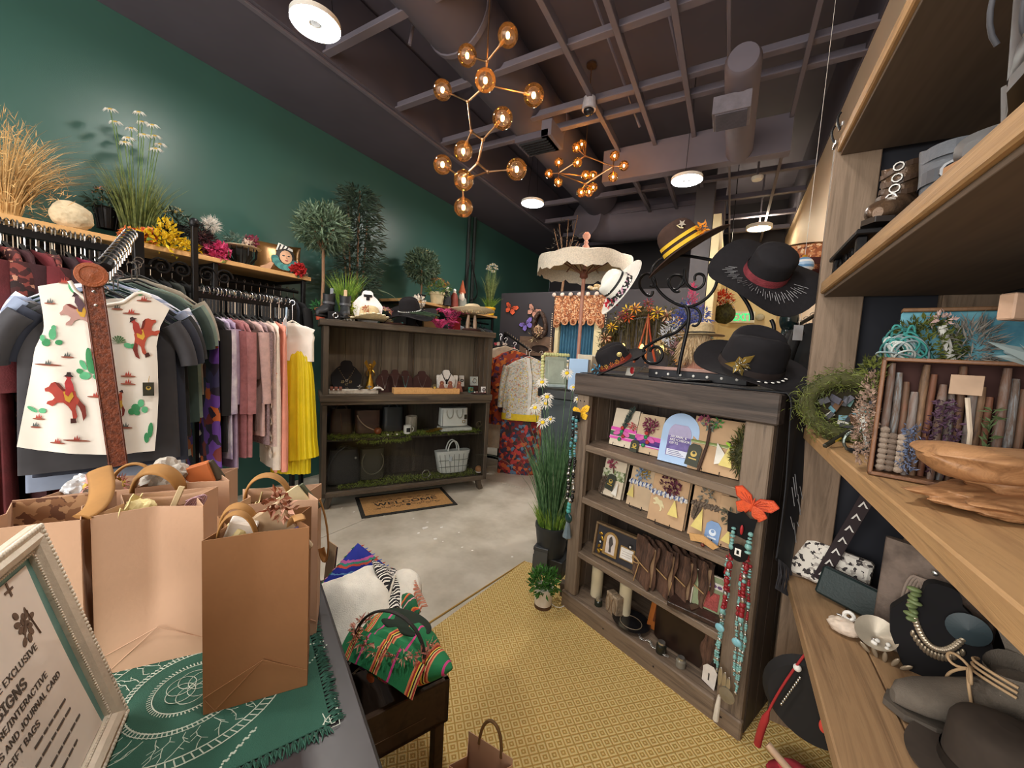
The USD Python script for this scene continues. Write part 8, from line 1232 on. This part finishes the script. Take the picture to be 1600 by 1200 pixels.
cn=[(-FW,0,0),(0,0,0),(0,0,FH_),(-FW,0,FH_)]
for k in range(4):p0,p1=np.array(cn[k]),np.array(cn[(k+1) % 4]);d=(p1-p0)/np.linalg.norm(p1-p0);inw=np.array([-d[2],0,d[0]]);r_=obj('frame_rail',rail(p0,p1,inw),cfm,T,smooth=25);n_=int(np.linalg.norm(p1-p0)/.0075);b=B();[b.ell(p0+d*(.004+.0075*j)+inw*.004+[0,-.017,0],(.0042,.0035,.0042),1) for j in range(n_)];obj('beading',b,plain('e6dccb',.5),r_,kind='stuff');b=B();[b.ell(p0+d*(.036+.005*j)+inw*.036+[0,-.011,0],(.0022,.002,.0022),1) for j in range(int((np.linalg.norm(p1-p0)-.07)/.005))];obj('inner_beading',b,plain('e6dccb',.5),r_,kind='stuff')
obj('backing',B().bx(-FW+.03,-.03,-.004,.004,.03,FH_-.03),plain('6f9a92',.5),T)
obj('sheet',B().sheet(np.stack([np.stack([np.linspace(-FW+.04,-.052-.006*math.sin(q*3),8),np.full(8,-.0055),np.full(8,.04+q*(FH_-.088))],1) for q in np.linspace(0,1,9)]),.0008),plain('e8dcd0',.6,v=.04),T)
obj('stand',B().box((-FW/2,.06,.12),(.06,.006,.26),rotx(.25)),choc,T);inkf=plain('5a5048',.7);zt_=(fl2(47,1012)[2],fl2(51,1132)[2])
for s,(px,py),hgt,bold in (('UM GROVE EXCLUSIVE',(47,1012),.0105,False),('DESIGNS',(33,1074),.0155,True),('ADVENTURE/INTERACTIVE',(60,1050),.0100,False),('JOURNALS AND JOURNAL CARD',(76,1040),.0100,False),('GIFT BAGS',(51,1132),.0100,False)):
    q=fl2(px,py);tx=meshkit.text_mesh(s,hgt,.0006,bold);zq=zt_[0]+(zt_[1]-zt_[0])*{'U':0,'D':.28,'A':.54,'J':.77,'G':1}[s[0]];obj('lettering',B().tm(tx,rotx(math.pi/2),(q[0]-tx.bounds[1,0],-.0062,zq-hgt/2)),inkf,T)
for k,((px,py),n) in enumerate((((93,1096),5),((101,1110),5),((116,1120),6),((112,1160),4))):
    q=fl2(px,py);b=B();x=q[0];g=np.random.default_rng(k)
    for j in range(n):w_=g.uniform(.010,.022);b.bx(x-w_,x,-.0070,-.0062,q[2]-.002,q[2]+.002,.0002);x-=w_+.004
    obj('small_text',b,inkf,T)
fm_=plain('6b5444',.7);q=fl2(30,980)
for k in range(13):a=k*1.9;r=.004+.0019*k;obj('leaf_motif',B().prism(Polygon(blob(q[0]+r*math.cos(a)*.8,q[2]+r*math.sin(a),.007,.0045,a)),0,.0006,rotx(math.pi/2),(0,-.0062,0)),fm_,T)
obj('stem_motif',B().tube([(q[0]-.015,-.0064,q[2]-.02),(q[0],-.0064,q[2]),(q[0]+.012,-.0064,q[2]+.022),(q[0]+.02,-.0064,q[2]-.03)],.0012,4),fm_,T)
q=fl2(5,925);obj('cross_motif',B().bx(q[0]-.012,q[0]+.008,-.0068,-.0062,q[2]-.002,q[2]+.002).bx(q[0]-.003,q[0]+.001,-.0068,-.0062,q[2]-.01,q[2]+.012),fm_,T)
# crate of textiles on a low bench beside the counter
T=thing('wooden_crate','dark brown wooden crate heaped with woven textiles beside the counter','crate',tw_(0,0,0),tA);dkb=wood('crate_dark','2a1d15','45301f','382618',sc=(2,14,14),bump=.4);x0,x1,y0,y1,z0,z1=-.10,.67,.03,.35,.29,.44
obj('end_board',B().bx(x1-.018,x1,y0,y1,z0,z1),dkb,T);obj('end_board',B().bx(x0,x0+.018,y0,y1,z0,z1),dkb,T);obj('side_board',B().bx(x0,x1,y1-.018,y1,z0,z1),dkb,T);obj('side_board',B().bx(x0,x1,y0,y0+.018,z0,z1),dkb,T);obj('bottom',B().bx(x0,x1,y0,y1,z0,z0+.018),dkb,T);obj('groove',B().bx(x1,x1+.001,y0+.03,y1-.08,z0+.055,z0+.058,.0003),plain('6a5040'),T)
for x in (x0+.03,x1-.05):
    for y in (y0+.02,y1-.04):obj('leg',B().bx(x,x+.035,y,y+.035,0,z0),dkb,T)
serA=bands('blue_serape',[(.05,'1f2b88'),(.035,'c8503c'),(.03,'2f7a4a'),(.025,'e0a83c'),(.03,'7a3a7a'),(.05,'22309a'),(.012,'c05aa0'),(.05,'22309a'),(.012,'6a9ad0'),(.05,'22309a'),(.02,'c8503c'),(.02,'2f8a7a'),(.02,'c05aa0'),(.6,'22309a')],2,.4,.85,.06,.0)
P_=lambda px,py,z:MTb.T@(at(px,py,Z=z)-TP0)
T=thing('woven_cushion','blue woven cushion standing on its corner at the far end of the crate','cushion',tw_(.10,.20,.45),M=rotz(face(tw_(.10,.20,.45))+.1)@rotx(-.25));u=np.linspace(-1,1,15);Uq,Vq=np.meshgrid(u,u,indexing='ij');pf=np.sqrt(np.maximum((1-Uq**2)*(1-Vq**2),0));s2=.13;rot=lambda s:np.stack([(Uq-Vq)*.72*s2,s*.055*pf**.8,(Uq+Vq)*.72*s2+.02],-1);b=B();b.sheet(rot(-1),.003);b.sheet(rot(1),.003);obj('cover',b,serA,T,smooth=60)
for k in range(26):s=-1 if k % 2 else 1;v_=(k // 2)/13;c=np.array([s*(1-v_)*.187,0,.02+v_*.187]);obj('tassel',B().tube([c,c+[s*.012,-.004,.004*(-1)**k]],[.003,.0012],5),plain(('d8503c','3a8a5a','4a6ad0','d890b0')[k % 4],.8),T)
throw=mt('ivory_throw','e9e4d8',.95,.1,20,bump=.6,bs=260);T=thing('throw_blanket','ivory throw with black striped ends and fringe folded over the crate','blanket',tw_(.34,.19,.45),tA);zeb=bands('black_white_weave',[(1,'1c1b1d'),(1,'e6e2da'),(1.6,'1c1b1d'),(.7,'e6e2da')],0,.028,.9,.4)
def drape(P,th=.010):return B().sheet(np.asarray(P),th)
g=np.linspace(0,1,18);Ug,Vg=np.meshgrid(g,g,indexing='ij');nzv=meshkit.fbm(np.stack([Ug*3,Vg*3,Ug*0+2],-1),3)
def patch(a,b_,c,d,h,n):return np.stack([sum(w[...,None]*np.array(q) for w,q in (((1-Ug)*(1-Vg),a),(Ug*(1-Vg),b_),(Ug*Vg,c),((1-Ug)*Vg,d)))][0:1],0)[0]+np.stack([0*Ug,0*Ug,h*(1-(2*Ug-1)**2)*(1-(2*Vg-1)**4)+n*(nzv-.5)],-1)
obj('main_fold',drape(patch((-.20,-.15,.10),(.14,-.13,.02),(.10,.05,.12),(-.16,.05,.17),.05,.05)),throw,T,smooth=60);obj('black_panel',drape(patch((-.16,.04,.175),(.10,.04,.125),(.08,.10,.10),(-.12,.14,.13),.02,.04)),zeb,T,smooth=60);obj('rolled_fold',B().tube(bez((-.10,.13,.12),(.0,.17,.16),(.09,.12,.11),(.13,.02,.02),n=14),[.025,.035,.042,.045,.046,.046,.045,.044,.043,.042,.04,.038,.034,.028],14,.8),throw,T,smooth=True);obj('side_panel',drape(patch((.08,.05,.11),(.14,.06,.02),(.16,-.10,.0),(.11,-.12,.05),.02,.04)),zeb,T,smooth=60);obj('under_cloth',B().ell((0,.0,.03),(.17,.13,.06),3,None,.3,5),plain('4a3020',.9),T,smooth=True);b=B();g2=np.random.default_rng(3)
for k in range(70):u_=k/70;c=np.array([-.04+.15*u_,.10-.09*u_,.165-.05*u_]);b.tube(bez(c,c+[-.01+.02*g2.uniform(),-.015,-.005],c+[-.03*g2.uniform(),-.04,-.035-.02*g2.uniform()],n=6),.0028,5)
obj('fringe',b,plain('d8d2c6',.9),T,kind='stuff');b=B()
for k in range(34):u_=k/34;c=np.array([-.03+.14*u_,.085-.09*u_,.160-.05*u_]);b.tube(bez(c,c+[.0,-.02,.0],c+[-.02,-.045,-.03],n=6),.003,5)
obj('black_fringe',b,plain('1f1e20',.9),T,kind='stuff')
serB=bands('green_serape',[(5,'1f7a4a'),(.7,'d8845a'),(.7,'b0302c'),(.5,'e8c84a'),(.5,'14140f'),(.5,'d8d08a'),(.7,'b0302c'),(.7,'e0906a'),(5,'1f7a4a'),(1,'d0408a'),(3,'207a4a')],0,.12,.85,.04,.2)
pb_=tw_(.57,.21,.45);T=thing('serape_bag','round tasselled bag of green striped serape cloth on the near end of the crate','bag',pb_,rotz(0)[0,1]+tA+.5);Rg=[]
tt_=np.linspace(0,6.283,40,endpoint=False)
for q in np.linspace(0,1,9):s=math.sin(math.pi*(.08+.84*q))**.5;Rg.append(np.stack([.155*s*np.cos(tt_),.10*s*np.sin(tt_),np.full(40,.01+.15*q)+.012*np.sin(tt_*3)*q],1))
obj('body',B().loops(np.array(Rg)),serB,T,smooth=60);obj('point',B().loops(np.array([np.stack([np.full(20,.10+.11*q),.075*(1-q)**.7*np.cos(np.linspace(0,6.283,20,endpoint=False)),.075+.03*q+.06*(1-q)**.7*np.sin(np.linspace(0,6.283,20,endpoint=False))],1) for q in np.linspace(0,.98,7)])),serB,T,smooth=60);obj('flap',B().sheet(np.stack([np.stack([.15*np.linspace(-1,1,14),np.full(14,-.05-.055*u_)-.02*(1-np.linspace(-1,1,14)**2),.165-.06*u_**1.5-.04*np.linspace(-1,1,14)**2],1) for u_ in np.linspace(0,1,7)]),.006),serB,T,smooth=60)
obj('dark_handle',B().tube(bez((-.11,-.08,.10),(-.13,-.05,.26),(.10,-.02,.28),(.13,-.03,.13),n=20),.008,8,.5),plain('26221f',.7),T,smooth=True);obj('mouth_lining',B().ell((0,.03,.155),(.10,.05,.012),3),plain('1a2a1e',.9),T)
for k in range(26):
    a=k*.2417;c=np.array([.13*math.cos(a),-.02+.085*math.sin(a),.155-.02*math.sin(a)]);ts=puff(14,.010,320+k,.02,.006,c+np.array([0,-.012,-.008]));obj('tassel',ts,plain(('c98a7a','b06a5c','d8a48c')[k % 3],.8),T)
for k in range(5):obj('flower_motif',B().ell((-.10+.045*k,-.105+.012*abs(k-2),.06+.01*(k % 2)),(.016,.006,.014),1),plain(('d0408a','5a2f7a','e0784a')[k % 3],.8),T)
T=thing('serape_cloth','green and orange woven cloth end poking up behind the serape bag','cloth',tw_(.40,.27,.45),tA);obj('fold',drape(patch((-.06,-.05,.02),(.10,-.04,.02),(.08,.05,.12),(-.05,.03,.16),.03,.04)),bands('serape_end',[(3,'1f6a44'),(.6,'e08a3c'),(.6,'d0402c'),(2,'225f40'),(.5,'e8a8b0')],0,.05,.85,.3),T,smooth=60);b=B()
for k in range(16):c=np.array([-.04+.008*k,.045,.14-.002*k]);b.tube([c,c+[.003*(-1)**k,.012,.018],c+[.006,.03,.02]],.0022,4)
obj('fringe',b,plain('d8886a',.9),T,kind='stuff')
T=thing('paper_folder','flat tan card standing behind the blue cushion in the crate','card',tw_(-.06,.12,.44),tA+.3);obj('card',B().box((0,0,.09),(.07,.004,.18),rotx(-.1)),kraft,T);obj('edge',B().box((0,.004,.088),(.075,.004,.17),rotx(-.1)),choc,T)
# small bag and gloves under the crate
q=tw_(.78,.30,0);T=thing('shopping_bag','small kraft shopping bag on the rug at the bottom centre of the picture','bag',(q[0],q[1],.004),tA+.45);w_,d_,h_=.16,.10,.27;U,V=np.meshgrid(np.linspace(0,1,9),np.linspace(0,1,9),indexing='ij')
obj('front',B().sheet(np.stack([U*w_,-.0*U,V*h_],-1),.0016),kb,T);obj('back',B().sheet(np.stack([U*w_,d_+0*U,V*(h_+.02)],-1),.0016),kb,T)
for x,s in ((0,1),(w_,-1)):obj('gusset',B().sheet(np.stack([x+s*.03*(1-np.abs(2*U-1))*V,U*d_,V*h_],-1),.0016),kb,T)
obj('bottom',B().bx(0,w_,0,d_,0,.003),kb,T);obj('handle',B().tube(bez((.04,d_,h_),(.04,d_+.01,h_+.12),(.12,d_+.01,h_+.12),(.12,d_,h_),n=14),.005,7),plain('7a5a34',.7),T)
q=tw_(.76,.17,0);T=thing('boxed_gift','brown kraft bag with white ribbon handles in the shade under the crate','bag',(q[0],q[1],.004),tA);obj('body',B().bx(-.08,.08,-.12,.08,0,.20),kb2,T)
for k in range(3):obj('handle',B().tube(bez((-.03+.03*k,.03,.20),(-.02+.03*k,.05,.30),(.02+.03*k,.05,.27),(.03+.02*k,.03,.20),n=12),.008,7,.5),plain('ece8e2' if k==1 else '6a4a30',.6),T,smooth=True)
# woven rug
rA=(at(820,878,Z=0),at(668,976,Z=0));T=thing('woven_rug','mustard yellow rug woven with small concentric diamonds','rug',(0,0,0));
e1=(rA[1]-rA[0])[:2];e1 /= np.linalg.norm(e1);RX0,RX1,RY0,RY1=-1.27,.95,-.6,2.43
N={'t':('texture_coordinate',{}),'x':('separate_xyz',{})}
def nd(n,ty,**k):N[n]=('math',{'math_type':ty,**k})
L=[('t.object','x.vector')]
for ax in 'xy':
    nd('s'+ax,'multiply',value2=1/.052);nd('f'+ax,'fraction');nd('c'+ax,'subtract',value2=.5);nd('a'+ax,'absolute');L+=[('x.'+ax,'s%s.value1' % ax),('s%s.value' % ax,'f%s.value1' % ax),('f%s.value' % ax,'c%s.value1' % ax),('c%s.value' % ax,'a%s.value1' % ax)]
nd('sum','add');nd('m3','multiply',value2=3.0);nd('fr','fraction');nd('tri','subtract',value2=.5);nd('tab','absolute')
N['w']=('noise_texture',{'scale':260,'detail':2});N['w2']=('noise_texture',{'scale':5,'detail':2});N['r']=('rgb_ramp',{'ramp':[(0.0,lin('bf9648')),(.14,lin('c9a054')),(.24,lin('e6c67c')),(.5,lin('f2da9c'))]});N['mx']=('mix_color',{'blend_type': 'multiply','fac':.35});N['p']=('principled_bsdf',{'roughness':.85});N['b']=('bump',{'strength':.7,'distance':.006});nd('hb','multiply_add',value2=.5)
L+=[('ax.value','sum.value1'),('ay.value','sum.value2'),('sum.value','m3.value1'),('m3.value','fr.value1'),('fr.value','tri.value1'),('tri.value','tab.value1'),('tab.value','r.fac'),('t.object','w.vector'),('t.object','w2.vector'),('r.color','mx.a'),('w.color','mx.b'),('mx.result','p.base_color'),('w.fac','hb.value1'),('tab.value','hb.value3'),('hb.value','b.height'),('b.normal','p.normal')]
rugm=usdkit.material(stage,LK+'rug_weave',N,L,surface='p.BSDF');obj('weave',B().prism(Polygon([(rA[0][0],rA[0][1]),(rA[0][0]-.16,RY0+1.55),(-1.35,RY0),(RX1-.3,RY0),(RX1-.3,2.3),(-.6,2.46)]),.0005,.006),rugm,T);obj('binding',B().tube([(rA[0][0],rA[0][1],.004),(rA[1][0],rA[1][1],.004),(-1.345,.4,.004)],.005,6),plain('b8924a',.9),T)
T=thing('metal_file','dark grey box in the shade beside the black pot','box',(*at(838,898,Z=0)[:2],0),.1);obj('box',B().bx(-.03,.07,.0,.10,.006,.19),mt('file_grey','4a4d50',.4,.1),T);obj('lid',B().bx(-.033,.073,-.003,.103,.17,.195),plain('3c3f42',.4),T)
